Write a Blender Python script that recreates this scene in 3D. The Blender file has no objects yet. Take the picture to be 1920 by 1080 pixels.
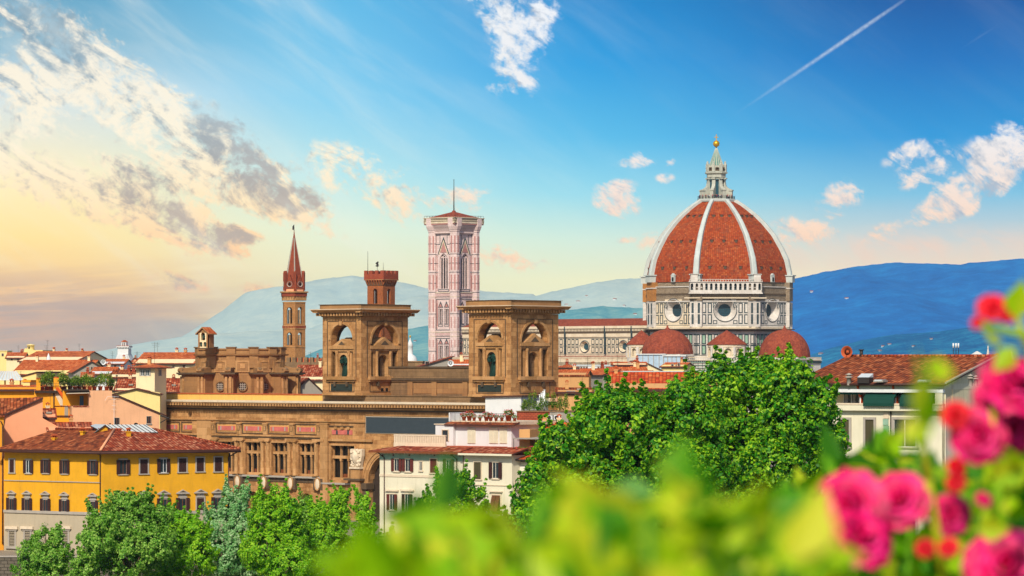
import bpy, math, random
import numpy as np
from mathutils import Vector, Matrix

S = bpy.context.scene
C = S.collection
R = math.radians
CAM_Z, FOC = 25.0, 6500.0        # eye height above the street; focal length in 1/1920 of the frame width

# ---------------------------------------------------------------- camera
cd = bpy.data.cameras.new('camera')
cam = bpy.data.objects.new('camera', cd); C.objects.link(cam)
cam.location = (0, 0, CAM_Z); cam.rotation_euler = (R(90), 0, 0)
cd.sensor_width = 36; cd.lens = 36 * FOC / 1920; cd.shift_y = 140 / 1920
cd.clip_start = 0.1; cd.clip_end = 60000
cd.dof.use_dof = True; cd.dof.focus_distance = 600; cd.dof.aperture_fstop = 10.0
S.camera = cam
S.view_settings.view_transform = 'Standard'; S.view_settings.look = 'None'
S.view_settings.exposure = 0.12; S.view_settings.gamma = 1.0
S.render.engine = 'CYCLES'
S.cycles.use_denoising = True
S.cycles.max_bounces = 5; S.cycles.diffuse_bounces = 2; S.cycles.glossy_bounces = 2
S.cycles.transmission_bounces = 3; S.cycles.volume_bounces = 0; S.cycles.transparent_max_bounces = 6
S.cycles.caustics_reflective = False; S.cycles.caustics_refractive = False

def lin(h):
    if isinstance(h, str):
        h = h.lstrip('#'); v = [int(h[i:i+2], 16) / 255 for i in (0, 2, 4)]
        return tuple((x / 12.92 if x <= .04045 else ((x + .055) / 1.055) ** 2.4) for x in v) + (1,)
    return tuple(h) + ((1,) if len(h) == 3 else ())

class NT:
    """small node-tree writer"""
    def __init__(s, tree): s.t = tree; s.n = tree.nodes; s.l = tree.links; s.n.clear()
    def set(s, sock, v):
        if isinstance(v, bpy.types.NodeSocket): s.l.new(v, sock)
        elif v is not None: sock.default_value = v
    def new(s, typ, ins=None, **kw):
        nd = s.n.new(typ)
        for k, v in kw.items(): setattr(nd, k, v)
        for k, v in (ins or {}).items(): s.set(nd.inputs[k], v)
        return nd
    def math(s, op, a, b=None, c=None, clamp=False):
        nd = s.n.new('ShaderNodeMath'); nd.operation = op; nd.use_clamp = clamp
        for i, v in enumerate((a, b, c)):
            if v is not None: s.set(nd.inputs[i], v)
        return nd.outputs[0]
    def mix(s, f, a, b, blend='MIX'):
        nd = s.n.new('ShaderNodeMix'); nd.data_type = 'RGBA'; nd.blend_type = blend
        s.set(nd.inputs[0], f); s.set(nd.inputs[6], a); s.set(nd.inputs[7], b)
        return nd.outputs[2]
    def smooth(s, v, a, b):
        nd = s.n.new('ShaderNodeMapRange'); nd.interpolation_type = 'SMOOTHSTEP'
        s.set(nd.inputs[0], v); nd.inputs[1].default_value = a; nd.inputs[2].default_value = b
        return nd.outputs[0]
    def ramp(s, f, stops, interp='LINEAR'):
        nd = s.n.new('ShaderNodeValToRGB'); nd.color_ramp.interpolation = interp
        e = nd.color_ramp.elements
        while len(e) < len(stops): e.new(0.5)
        for i, (p, c) in enumerate(sorted(stops, key=lambda q: q[0])):
            e[i].position = p; e[i].color = lin(c)
        s.set(nd.inputs[0], f); return nd.outputs[0]
    def noise(s, vec, scale, detail=3, rough=.55, dist=0):
        nd = s.new('ShaderNodeTexNoise', {'Vector': vec, 'Scale': scale, 'Detail': detail, 'Roughness': rough, 'Distortion': dist})
        return nd.outputs[0]

# ---------------------------------------------------------------- sky
SUN_PHI, SUN_ELEV = -14.0, 40.0     # bearing of the sun off the direction back to the viewer, height
world = bpy.data.worlds.new('World'); S.world = world; world.use_nodes = True
g = NT(world.node_tree)
tc = g.new('ShaderNodeTexCoord').outputs['Generated']
sx = g.new('ShaderNodeSeparateXYZ', {0: tc})
X_, Y_, Z_ = sx.outputs
az = g.math('ARCTAN2', X_, Y_)                                   # bearing from north, radians
el = g.math('ARCSINE', Z_)                                       # elevation, radians
U = g.math('MULTIPLY', az, 6.5)                                  # bearing and elevation in units of 1000 / 6500 radian
V = g.math('MULTIPLY', el, 6.5)
uu = g.math('MULTIPLY_ADD', U, 1 / 1.92, .5, clamp=True)         # 0 west .. 1 east over the seventeen degrees of city
vv = g.math('MULTIPLY', V, 1 / .7, clamp=True)
rL = g.ramp(vv, [(0, '#a4a2a4'), (.06, '#c4a48c'), (.12, '#ecb478'), (.2, '#fccb78'), (.33, '#ffe290'), (.5, '#fff0c0'), (.72, '#cfe0e6'), (.86, '#86b4ca'), (1, '#5a9fc2')])
rM1 = g.ramp(vv, [(0, '#8fb2b4'), (.12, '#cfd2ae'), (.25, '#ecebc2'), (.36, '#dff0d8'), (.5, '#b8e6ec'), (.7, '#84d0f0'), (1, '#5cb8e6')])
rM2 = g.ramp(vv, [(0, '#e2e2c4'), (.22, '#ecefc4'), (.33, '#cdeadc'), (.45, '#92d8ec'), (.6, '#56bcea'), (.8, '#229ee0'), (1, '#0a86cc')])
rR = g.ramp(vv, [(0, '#f4dfc0'), (.24, '#f0dcc0'), (.33, '#c4cfd2'), (.45, '#78bde0'), (.6, '#1c94d8'), (.8, '#0070be'), (1, '#004e9a')])
col = g.mix(g.smooth(uu, .02, .36), rL, rM1)
col = g.mix(g.smooth(uu, .28, .60), col, rM2)
col = g.mix(g.smooth(uu, .52, .92), col, rR)
P3 = g.new('ShaderNodeCombineXYZ', {0: U, 1: V}).outputs[0]
def blob(acc, px, py, rx, ry, ang, k=1.0):
    """soft elliptical patch of cloud cover around a bearing and elevation"""
    mp = g.new('ShaderNodeMapping', {'Vector': P3, 'Location': ((px - 960) / 1000, (680 - py) / 1000, 0),
               'Rotation': (0, 0, R(-ang)), 'Scale': (rx / 1000, ry / 1000, 1)}, vector_type='TEXTURE')
    gr = g.new('ShaderNodeTexGradient', {0: mp.outputs[0]}, gradient_type='SPHERICAL')
    return g.math('MULTIPLY_ADD', gr.outputs[1], k, acc)
cover = 0.0
for b in [(90, 70, 230, 110, 28, .85), (200, 150, 250, 80, 36, 1.25), (330, 245, 230, 95, 34, 1.45), (430, 300, 190, 95, 33, 1.25), (460, 352, 250, 58, 25, 1.35),
          (565, 385, 75, 34, 5, 1.5), (60, 185, 220, 70, 24, 1.2), (20, 270, 130, 60, 20, .7), (90, 345, 250, 62, 22, 1.35), (300, 400, 230, 66, 26, 1.5), (370, 432, 130, 46, 16, 1.3),
          (455, 440, 60, 24, 5, 1.2), (250, 322, 110, 34, 22, 1.2), (370, 350, 90, 40, 30, 1.1), (650, 318, 150, 70, 8, .88), (745, 378, 80, 56, 25, 1.25), (20, 545, 90, 20, 0, .7),
          (330, 526, 90, 24, 14, 1.2), (500, 552, 90, 30, 22, .8), (866, 370, 84, 36, 0, 1.1), (820, 415, 60, 30, 0, .7), (945, 25, 130, 52, 34, 1.15), (958, 105, 95, 52, 62, 1.15),
          (1018, 45, 44, 80, 8, .95), (935, 160, 34, 30, 0, .9), (990, 160, 40, 30, 0, .8), (1185, 300, 60, 20, 0, 1.15), (1152, 378, 64, 40, 12, 1.5), (1165, 348, 40, 18, 0, .9), (1257, 306, 22, 12, 0, 1.0),
          (1247, 335, 26, 14, 0, .8), (1225, 450, 45, 26, -10, .8), (955, 483, 110, 34, 12, .85), (1170, 450, 26, 10, 0, .8), (1510, 432, 105, 42, -10, 1.4), (1572, 372, 60, 40, -20, 1.15), (1650, 440, 60, 26, -20, .8),
          (1708, 288, 74, 28, -22, 1.1), (1835, 335, 180, 58, -32, 1.2), (1885, 280, 110, 60, -20, 1.15), (1790, 378, 130, 44, -25, 1.4), (1765, 300, 50, 28, -20, .9), (1715, 332, 62, 30, -20, 1.0), (1570, 310, 26, 14, 0, .0)]:
    cover = blob(cover, *b)
# large soft billows with finer curdled texture on top, drawn out along the wind on the western side
mpw = g.new('ShaderNodeMapping', {'Vector': P3, 'Rotation': (0, 0, R(-30)), 'Scale': (1.7, .8, 1)}, vector_type='TEXTURE').outputs[0]
n1 = g.noise(mpw, 15, 9, .66, .45)
n2 = g.noise(P3, 48, 5, .6, .3)
cov = g.math('MULTIPLY', g.math('MINIMUM', cover, 1.05), .93)
fld = g.math('MULTIPLY_ADD', g.math('SUBTRACT', n1, .5), 3.3, g.math('MULTIPLY_ADD', g.math('SUBTRACT', n2, .5), 1.9, cov))
dens = g.math('MULTIPLY', g.smooth(fld, .20, 1.12), g.smooth(cover, .04, .45))
# the same field a little further from the light tells which side of a billow is in shade
mps = g.new('ShaderNodeMapping', {'Vector': mpw, 'Location': (.010, .012, 0)}).outputs[0]
n1s = g.noise(mps, 15, 9, .66, .45)
grey = 0.0
for b in [(40, 20, 260, 100, 25, 1.5), (120, 110, 110, 40, 30, .6), (470, 300, 160, 90, 40, 1.9), (420, 250, 120, 50, 40, 1.0), (572, 378, 80, 34, 5, 1.6), (300, 390, 110, 44, 28, 1.4), (390, 440, 120, 36, 14, 1.5), (275, 332, 90, 26, 25, 1.4),
          (200, 355, 90, 30, 25, .7), (458, 440, 60, 22, 5, 1.1), (345, 528, 66, 20, 8, 1.3), (520, 552, 60, 20, 10, .7), (1860, 360, 110, 44, -30, .8), (1840, 290, 80, 44, -20, .5)]:
    grey = blob(grey, *b)
sh = g.math('MULTIPLY_ADD', g.math('SUBTRACT', n1s, n1), 4.5, g.math('MULTIPLY_ADD', g.math('SUBTRACT', n2, .5), 1.6, g.math('MULTIPLY', g.math('MINIMUM', grey, 1.3), .8)))
sh = g.smooth(sh, -.15, 1.1)
warm = g.ramp(vv, [(0, '#efb488'), (.3, '#ffcf95'), (.42, '#ffe6b8'), (.6, '#fff4da'), (1, '#fff3e0')])
cool = g.ramp(vv, [(0, '#f3c9a0'), (.3, '#ffd5ae'), (.42, '#f6dccb'), (.6, '#f4efee'), (1, '#f2f5fa')])
lit = g.mix(g.smooth(uu, .3, .55), warm, cool)
shd = g.mix(g.smooth(uu, .3, .55), g.ramp(vv, [(0, '#b09a90'), (.4, '#b7a597'), (.7, '#8fa4b2'), (1, '#6d95ad')]), lin('#a9b6c8'))
ccol = g.mix(sh, lit, shd)
col = g.mix(g.math('MULTIPLY', dens, .96), col, ccol)
# thin high veils and two vapour trails
veil = g.noise(g.new('ShaderNodeMapping', {'Vector': P3, 'Rotation': (0, 0, R(-35)), 'Scale': (2.2, .45, 1)}, vector_type='TEXTURE').outputs[0], 5, 5, .6, .3)
col = g.mix(g.math('MULTIPLY', g.smooth(veil, .42, .8), g.math('MULTIPLY_ADD', g.smooth(uu, .7, .2), .32, .04)), col, lin('#f2f3ea'))
band = blob(blob(0.0, 1700, 468, 420, 52, -2, .9), 1460, 455, 200, 26, 0, .3)
col = g.mix(g.math('MULTIPLY', band, g.smooth(n1, .3, .7)), col, lin('#efcdb8'))
lo = blob(blob(0.0, 120, 622, 420, 48, 2, .9), 420, 640, 330, 50, 4, .9)
col = g.mix(g.math('MULTIPLY', g.smooth(lo, .05, .7), g.math('MULTIPLY_ADD', n1, .9, .15)), col, g.ramp(uu, [(0, '#d0a488'), (.10, '#a69c9c'), (.25, '#7d9cb0')]))
ban = g.noise(g.new('ShaderNodeMapping', {'Vector': P3, 'Rotation': (0, 0, R(4)), 'Scale': (5.5, .55, 1)}, vector_type='TEXTURE').outputs[0], 9, 6, .6, .2)
low = g.math('MULTIPLY', g.smooth(uu, .36, .05), g.math('MULTIPLY', g.smooth(V, .22, .10), g.smooth(V, -.03, .02)))
col = g.mix(g.math('MULTIPLY', low, g.smooth(ban, .40, .62)), col, g.ramp(vv, [(0, '#86989f'), (.12, '#b09c94'), (.3, '#e0b488')]))
tr = blob(blob(0.0, 1545, 105, 260, 6.5, -33.5, .8), 1832, 76, 80, 6, -32, .3)
tr = blob(tr, 1630, 47, 130, 6, -34, .35)
trn = g.noise(P3, 130, 3, .6)
col = g.mix(g.math('MULTIPLY', g.smooth(tr, .1, .95), g.math('MULTIPLY_ADD', trn, .9, .1)), col, lin('#c9d8ea'))
# physical sky overhead, behind the viewer and wherever the low bands above end
sky = g.new('ShaderNodeTexSky', sky_type='NISHITA'); sky.sun_disc = False
sky.sun_elevation = R(SUN_ELEV); sky.sun_rotation = R(180 - SUN_PHI)
sky.air_density = 1.0; sky.dust_density = 1.6; sky.ozone_density = 1.0
nsk = g.mix(1.0, sky.outputs[0], (.105, .105, .105, 1), 'MULTIPLY')
up = g.smooth(el, .11, .42)
col = g.mix(up, col, nsk)
glow = g.mix(g.smooth(el, .09, 0.0), (1, 1, 1, 1), (1.30, 1.20, 1.08, 1))
bg = g.new('ShaderNodeBackground', {'Color': g.mix(1.0, col, glow, 'MULTIPLY'), 'Strength': 1.0})
out = g.new('ShaderNodeOutputWorld', {'Surface': bg.outputs[0]})

sd = bpy.data.lights.new('sun', 'SUN'); sd.energy = 3.9; sd.angle = R(2.0); sd.color = (1, .90, .74)
sun = bpy.data.objects.new('sun', sd); C.objects.link(sun)
_d = Vector((math.sin(R(SUN_PHI)) * math.cos(R(SUN_ELEV)), -math.cos(R(SUN_PHI)) * math.cos(R(SUN_ELEV)), math.sin(R(SUN_ELEV))))
sun.rotation_euler = _d.to_track_quat('Z', 'Y').to_euler(); sun.location = _d * 300

# ---------------------------------------------------------------- materials
MATS = {}
def _base(name):
    m = bpy.data.materials.new(name); m.use_nodes = True; MATS[name] = m
    return m, NT(m.node_tree)
def _fin(k, color, rough=.85, spec=.25, bump=None, bstr=.4, bdist=.05, metal=0, trans=None, sheen=0):
    b = k.new('ShaderNodeBsdfPrincipled', {'Base Color': color, 'Roughness': rough, 'Specular IOR Level': spec, 'Metallic': metal})
    if bump is not None:
        bn = k.new('ShaderNodeBump', {'Height': bump, 'Strength': bstr, 'Distance': bdist}); k.l.new(bn.outputs[0], b.inputs['Normal'])
    sh = b.outputs[0]
    if trans is not None:
        tb = k.new('ShaderNodeBsdfTranslucent', {'Color': trans[0]})
        mx = k.new('ShaderNodeMixShader', {0: trans[1]}); k.l.new(sh, mx.inputs[1]); k.l.new(tb.outputs[0], mx.inputs[2]); sh = mx.outputs[0]
    k.new('ShaderNodeOutputMaterial', {0: sh})
def mul(c, f): c = lin(c); return tuple(min(1, x * f) for x in c[:3]) + (1,)

def plain(name, c, rough=.8, var=.12, scale=1.5, spec=.25, metal=0, bump=0, streak=0.0, dirt=None):
    """paint, plaster, metal: mottled, with rain streaks and stains"""
    m, k = _base(name); co = k.new('ShaderNodeTexCoord'); ob = co.outputs['Object']; uv = co.outputs['UV']
    n = k.noise(ob, scale, 5, .6)
    col = k.mix(n, mul(c, 1 - var * 1.6), mul(c, 1 + var * 1.6))
    n2 = k.noise(ob, scale * 7, 3, .6)
    col = k.mix(k.math('MULTIPLY', k.smooth(n2, .5, .8), var * 2), col, mul(c, .72))
    if streak:
        st = k.noise(k.new('ShaderNodeMapping', {'Vector': uv, 'Scale': (1.3, .16, 1)}).outputs[0], 1.6, 5, .7)
        col = k.mix(k.math('MULTIPLY', k.smooth(st, .48, .78), streak), col, lin(dirt) if dirt else mul(c, .45))
    _fin(k, col, rough, spec, n2 if bump else None, bump, .04, metal); return m

def bricks(name, c1, c2, mortar, w, h, ms=.02, offs=.5, streak=.3, bump=.3, var=.25, patch=None, dirt=None, scale=.35):
    """coursed stone or brick, laid out in metres"""
    m, k = _base(name); co = k.new('ShaderNodeTexCoord'); uv = co.outputs['UV']; ob = co.outputs['Object']
    br = k.new('ShaderNodeTexBrick', {'Vector': uv, 'Color1': lin(c1), 'Color2': lin(c2), 'Mortar': lin(mortar), 'Scale': 1.0, 'Mortar Size': ms,
               'Mortar Smooth': .2, 'Bias': -.1, 'Brick Width': w, 'Row Height': h}, offset=offs)
    n = k.noise(ob, scale, 6, .62)
    col = k.mix(k.math('MULTIPLY', k.smooth(n, .35, .7), var), br.outputs[0], mul(c2, .55))
    n3 = k.noise(ob, 2.4, 5, .7)
    col = k.mix(k.math('MULTIPLY', k.smooth(n3, .45, .75), var), col, mul(c1, 1.25))
    if patch: col = k.mix(k.smooth(n, .58, .66), col, lin(patch))
    if streak:
        st = k.noise(k.new('ShaderNodeMapping', {'Vector': uv, 'Scale': (1.0, .10, 1)}).outputs[0], 1.8, 5, .72)
        col = k.mix(k.math('MULTIPLY', k.smooth(st, .5, .8), streak), col, lin(dirt) if dirt else mul(c2, .3))
    h_ = k.math('SUBTRACT', n3, br.outputs[1])
    _fin(k, col, .85, .2, h_, bump, .03); return m

def tiles(name, cols, w=.33, h=.42, dark=.5, moss=None, bump=.9):
    """clay pantiles: every tile its own tone, rolls running down the slope"""
    m, k = _base(name); co = k.new('ShaderNodeTexCoord'); uv = co.outputs['UV']; ob = co.outputs['Object']
    jit = k.noise(uv, .5, 2, .5)
    s = k.new('ShaderNodeSeparateXYZ', {0: uv})
    u = k.math('MULTIPLY_ADD', jit, .12, k.math('DIVIDE', s.outputs[0], w)); v = k.math('MULTIPLY_ADD', jit, .35, k.math('DIVIDE', s.outputs[1], h))
    cell = k.new('ShaderNodeCombineXYZ', {0: k.math('FLOOR', u), 1: k.math('FLOOR', v)}).outputs[0]
    wn = k.new('ShaderNodeTexWhiteNoise', {'Vector': cell}, noise_dimensions='2D').outputs[0]
    st = [(i / (len(cols) - 1) if len(cols) > 1 else 0, c) for i, c in enumerate(cols)]
    col = k.ramp(wn, st)
    fu = k.math('FRACT', u); fv = k.math('FRACT', v)
    roll = k.math('SINE', k.math('MULTIPLY', fu, math.pi))
    gap = k.smooth(k.math('ABSOLUTE', k.math('SUBTRACT', fu, .5)), .34, .5)
    lip = k.smooth(fv, .16, 0.0)
    seam = k.math('MAXIMUM', gap, k.math('MULTIPLY', lip, .8))
    col = k.mix(k.math('MULTIPLY', seam, dark), col, mul(cols[0], .25))
    n = k.noise(ob, .45, 5, .6)
    col = k.mix(k.math('MULTIPLY', k.smooth(n, .45, .75), .45), col, lin(moss) if moss else mul(cols[0], .5))
    hgt = k.math('SUBTRACT', roll, k.math('MULTIPLY', fv, .4))
    _fin(k, col, .9, .15, hgt, bump, .06); return m

def leafy(name, c1, c2, c3, tr=.35, trc=None, scale=.35):
    m, k = _base(name); ge = k.new('ShaderNodeNewGeometry'); ob = k.new('ShaderNodeTexCoord').outputs['Object']
    rnd = ge.outputs['Random Per Island']
    n = k.noise(ob, scale, 3, .6)
    f = k.math('ADD', k.math('MULTIPLY', rnd, .68), k.math('MULTIPLY', k.math('SUBTRACT', n, .28), .95))
    col = k.ramp(f, [(0.05, c1), (.45, c2), (.95, c3)])
    _fin(k, col, .5, .35, trans=(k.mix(1.0, col, lin(trc or '#e8f080'), 'MULTIPLY'), tr)); return m

STONE = bricks('sandstone', '#cb9a64', '#97683c', '#7d5833', 1.5, .62, .014, streak=.6, dirt='#4a3828', var=.5)
STONE_T = bricks('carved_sandstone', '#c89a68', '#a07444', '#84603a', 2.4, 1.2, .015, streak=.38, dirt='#54432f', var=.35)
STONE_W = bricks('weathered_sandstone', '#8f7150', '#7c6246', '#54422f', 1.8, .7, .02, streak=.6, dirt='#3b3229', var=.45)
STONE_D = plain('dark_stone', '#5d4c3a', var=.25, streak=.4)  # dark stone tone for recesses, thin frames and bands under ledges
STONE_R = bricks('brown_tribune_stone', '#a97f52', '#9a7149', '#7a5a3c', 2.2, .9, .012, streak=.5, dirt='#564638', var=.3)
LEDGE = plain('yellow_ochre_coping', '#e3b25c', var=.12, streak=.35, dirt='#8a6a3c')
PALE = plain('pale_limestone_coping', '#d9c8ae', var=.15, streak=.3)
PINK = plain('red_marble_panel', '#c56a60', var=.28, scale=1.2)
BOARD = plain('dark_slate_board', '#39434a', var=.10, rough=.6)
GREENPL = plain('verdigris_plaque', '#2a322d', var=.3, scale=3)
DARK = plain('dark_interior', '#1c1714', var=.2)
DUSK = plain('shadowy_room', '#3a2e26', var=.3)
GLASS, k = _base('window_glass')
_fin(k, k.mix(k.noise(k.new('ShaderNodeTexCoord').outputs['Object'], .9, 2), lin('#10151a'), lin('#33424a')), .12, .6)
GLASSB, k = _base('blue_lead_glass')
_fin(k, k.mix(k.noise(k.new('ShaderNodeTexCoord').outputs['Object'], 2.5, 3), lin('#14303f'), lin('#2c5c68')), .25, .5)
BRONZE = plain('green_bronze', '#1c3a30', var=.45, scale=3, rough=.5, metal=.3)
MARBLE = bricks('white_marble', '#d9d3cb', '#c8c0b6', '#a39b91', 2.0, 1.0, .02, streak=.45, dirt='#77736c', var=.2, bump=.1)
MARBLE_P = bricks('rosy_white_marble', '#e2ccc8', '#d2bab5', '#a8938f', 1.5, .9, .03, streak=.3, dirt='#8d7a78', var=.2, bump=.1)
MARBLE_C = bricks('cream_marble', '#e3d4ba', '#d6c4a6', '#a3937b', 2.0, 1.0, .02, streak=.35, dirt='#857b6c', var=.2, bump=.1)
GREENM = plain('green_serpentine', '#39464a', var=.35, scale=.8)
PINKM = plain('pink_marble', '#b47f78', var=.2, scale=.8)
ROUGHW = bricks('unfinished_masonry', '#a08f78', '#84715b', '#5c4c3c', .9, .45, .05, streak=.55, dirt='#4a3c31', var=.55, scale=.12)
OCHREW = bricks('ochre_masonry', '#c98b48', '#ad7338', '#6d4a2c', .9, .45, .05, streak=.4, var=.4)
RIB = plain('white_marble_rib', '#bcc4c0', var=.15, scale=.4, streak=.35, dirt='#7d8a82')
DOMET = tiles('dome_tiles', ['#8a3514', '#9a3f19', '#a84a20', '#913a17', '#b25c2e', '#7c2f12'], .8, .75, .6, moss='#6b4a38', bump=.5)
DOMET2 = tiles('small_dome_tiles', ['#7e3626', '#96462e', '#a35438', '#8a3d2a'], .6, .5, .5, bump=.5)
BRICKT = bricks('tower_brick', '#b5693c', '#a0562c', '#6b4227', .5, .22, .04, streak=.35, var=.4, scale=.3)
BRICKR = bricks('red_brick', '#b05438', '#9c4630', '#6f3a28', .5, .22, .04, streak=.3, var=.35)
BRICKO = bricks('orange_brick', '#c08a52', '#aa7440', '#7a5838', .5, .22, .04, streak=.35, var=.4)
SPIRET = bricks('spire_brick', '#9c4a2e', '#8a3f28', '#6a3422', .7, .3, .04, streak=.35, var=.35)
T_RED = tiles('weathered_roof_tiles', ['#6a2818', '#a04428', '#8c3a24', '#d08a66', '#963c24', '#bd6440'], .40, .5, .9)
T_BROWN = tiles('brown_roof_tiles', ['#5c2c1c', '#8e4526', '#a8562e', '#6f3620', '#c07044', '#7d3c22'], .42, .52, .95)
T_OR = tiles('orange_roof_tiles', ['#a44a26', '#c05e30', '#cc7040', '#b2552c', '#d98552'], .40, .5, .5)
T_FAR = tiles('distant_roof_tiles', ['#a4502e', '#bb6238', '#c87444', '#ae5830'], .7, .8, .35)
T_BRT = tiles('bright_roof_tiles', ['#b2371c', '#cf5228', '#d86b34', '#a83018', '#e08a50'], .42, .55, .8)
def stucco(n, c, st=.22, dirt=None, var=.07): return plain(n, c, var=var, scale=.5, streak=st, dirt=dirt, bump=.08, rough=.9)
YEL = stucco('yellow_ochre_plaster', '#dda220', .42, '#a87a2c', .14); YEL2 = stucco('orange_yellow_plaster', '#e9a02a', .25, '#a06c24')
PEACH = stucco('peach_plaster', '#e4ae84', .3, '#b08062', .10); PEACH2 = stucco('salmon_plaster', '#efa67c', .15, '#b87a58')
CREAM = stucco('cream_plaster', '#dcd6bd', .3, '#a89d78'); WHITE = stucco('white_plaster', '#d8dada', .22, '#9a938a')
GREIGE = stucco('greige_plaster', '#b3a68e', .25); TAN = stucco('tan_plaster', '#cf9d66', .3, '#86623e'); GREY = stucco('grey_plaster', '#9c958a', .4)
CREAMY = stucco('pale_yellow_plaster', '#ecd48c', .25, '#a58c50'); GABLEW = stucco('stained_gable_plaster', '#d8d0b0', .55, '#6f7360', var=.18)
CREAMW = stucco('warm_cream_plaster', '#ecd8ac', .25, '#a38f66')
GREYSTONE = plain('grey_pietra_serena', '#a8a095', var=.12, streak=.25)
SHUT = plain('dark_brown_shutter', '#3c221f', rough=.7); SHUTR = plain('reddish_brown_shutter', '#5f2c26', rough=.7); SHUTG = plain('olive_shutter', '#4c4630', rough=.7)
SHUTW = plain('cream_louvred_shutter', '#ddd8c0', rough=.7); WFRAME = plain('white_window_frame', '#dcd8cc', rough=.5); BLUED = plain('blue_door_paint', '#5f7f93')
ORF = plain('varnished_wood_frame', '#7a4426', rough=.6)
ZINC = plain('pale_zinc_sheet', '#c3ccd0', rough=.45, var=.06); METAL = plain('dark_metal', '#35302e', rough=.5); PIPE = plain('brown_drainpipe', '#4a2d26', rough=.5)
WMETAL = plain('white_metal', '#dfe3e4', rough=.5); POT = plain('terracotta', '#b4552f'); TERRA = plain('terracotta_floor', '#b5502c')
AWN = plain('dark_green_awning', '#0c3f34', rough=.8); ORPAINT = plain('orange_painted_screen', '#d2581e'); GOLD = plain('gilded_copper', '#d8a828', rough=.35, metal=.6, var=.1)
LANT = plain('lantern_marble', '#b4b5a8', var=.2, scale=.6, streak=.5, dirt='#6c7a70'); COPPER = plain('verdigris_cone', '#5f8a80', var=.3, scale=.8, streak=.5, dirt='#c9c8b6')
GREENNET = plain('green_netting', '#8fb09a', var=.2); BARK = plain('bark', '#5a4a38', var=.35, scale=4, bump=.4)
EMB = bricks('embankment_stone', '#6f675a', '#5d564b', '#3c372f', .8, .4, .05, streak=.4, var=.5)
LEAF_P = leafy('plane_tree_leaves', '#0e3e04', '#3c980e', '#b8e424', .42); LEAF_L = leafy('lime_tree_leaves', '#2c6414', '#72b430', '#c8ec74', .48)
LEAF_Y = leafy('bright_spring_leaves', '#3a8a08', '#84cc14', '#c8f03c', .48); LEAF_B = leafy('bluish_green_leaves', '#3c8444', '#84c474', '#cce4b4', .42)
LEAF_D = leafy('shrub_leaves', '#274c10', '#54801c', '#a8b838', .35, scale=1.2)
LEAF_R = leafy('rose_leaves', '#62b004', '#b8e80c', '#f4f03c', .55, '#f4f060', 3.0)
LEAF_K = leafy('dark_rose_leaves', '#1f5408', '#4a960c', '#86c414', .45, '#d8f060', 3.0)
PETAL = leafy('magenta_petals', '#8c0044', '#ec0064', '#ff2c90', .2, '#ff2090', 40); PETALR = leafy('crimson_petals', '#b00008', '#f00424', '#ff2440', .3, '#ff3030', 30)
PETALG = leafy('geranium_petals', '#a81418', '#d83030', '#f07080', .2, '#ff9090', 3)

# ---------------------------------------------------------------- geometry helpers
class Fr:
    """a facade's own axes: x along it to the right, y inward, z up; built from a bearing, a distance and the way it faces"""
    def __init__(s, px, D, phi, O=None):
        s.phi = phi; a = R(phi)
        s.O = O if O is not None else Vector(((px - 960) / FOC * D, D, 0))
        s.x = Vector((math.cos(a), math.sin(a), 0)); s.n = Vector((math.sin(a), -math.cos(a), 0))
    def at(s, px, py, d=0):
        dr = Vector(((px - 960) / FOC, 1, (680 - py) / FOC)); t = (s.O.dot(s.n) - d) / dr.dot(s.n); P = dr * t
        return (P - s.O).dot(s.x), P.z + CAM_Z
    def X(s, px, d=0): return s.at(px, 680, d)[0]
    def Z(s, py, px, d=0): return s.at(px, py, d)[1]
    def w(s, x, y, z): return s.O + s.x * x - s.n * y + Vector((0, 0, z))
    def sub(s, x, y, dphi=0): return Fr(0, 0, s.phi + dphi, s.w(x, y, 0))
WF = Fr(960, 0, 0)
ROOT = {}
def thing(name, label, cat, loc=(0, 0, 0), group=None):
    o = bpy.data.objects.new(name, None); C.objects.link(o); o.location = loc; o.empty_display_size = 1
    o['label'] = label; o['category'] = cat
    if group: o['group'] = group
    return o
def tag(o, label, cat, group=None):
    o['label'] = label; o['category'] = cat
    if group: o['group'] = group
    return o
def wloc(o):
    v = Vector((0, 0, 0))
    while o is not None: v += o.location; o = o.parent
    return v
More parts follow.
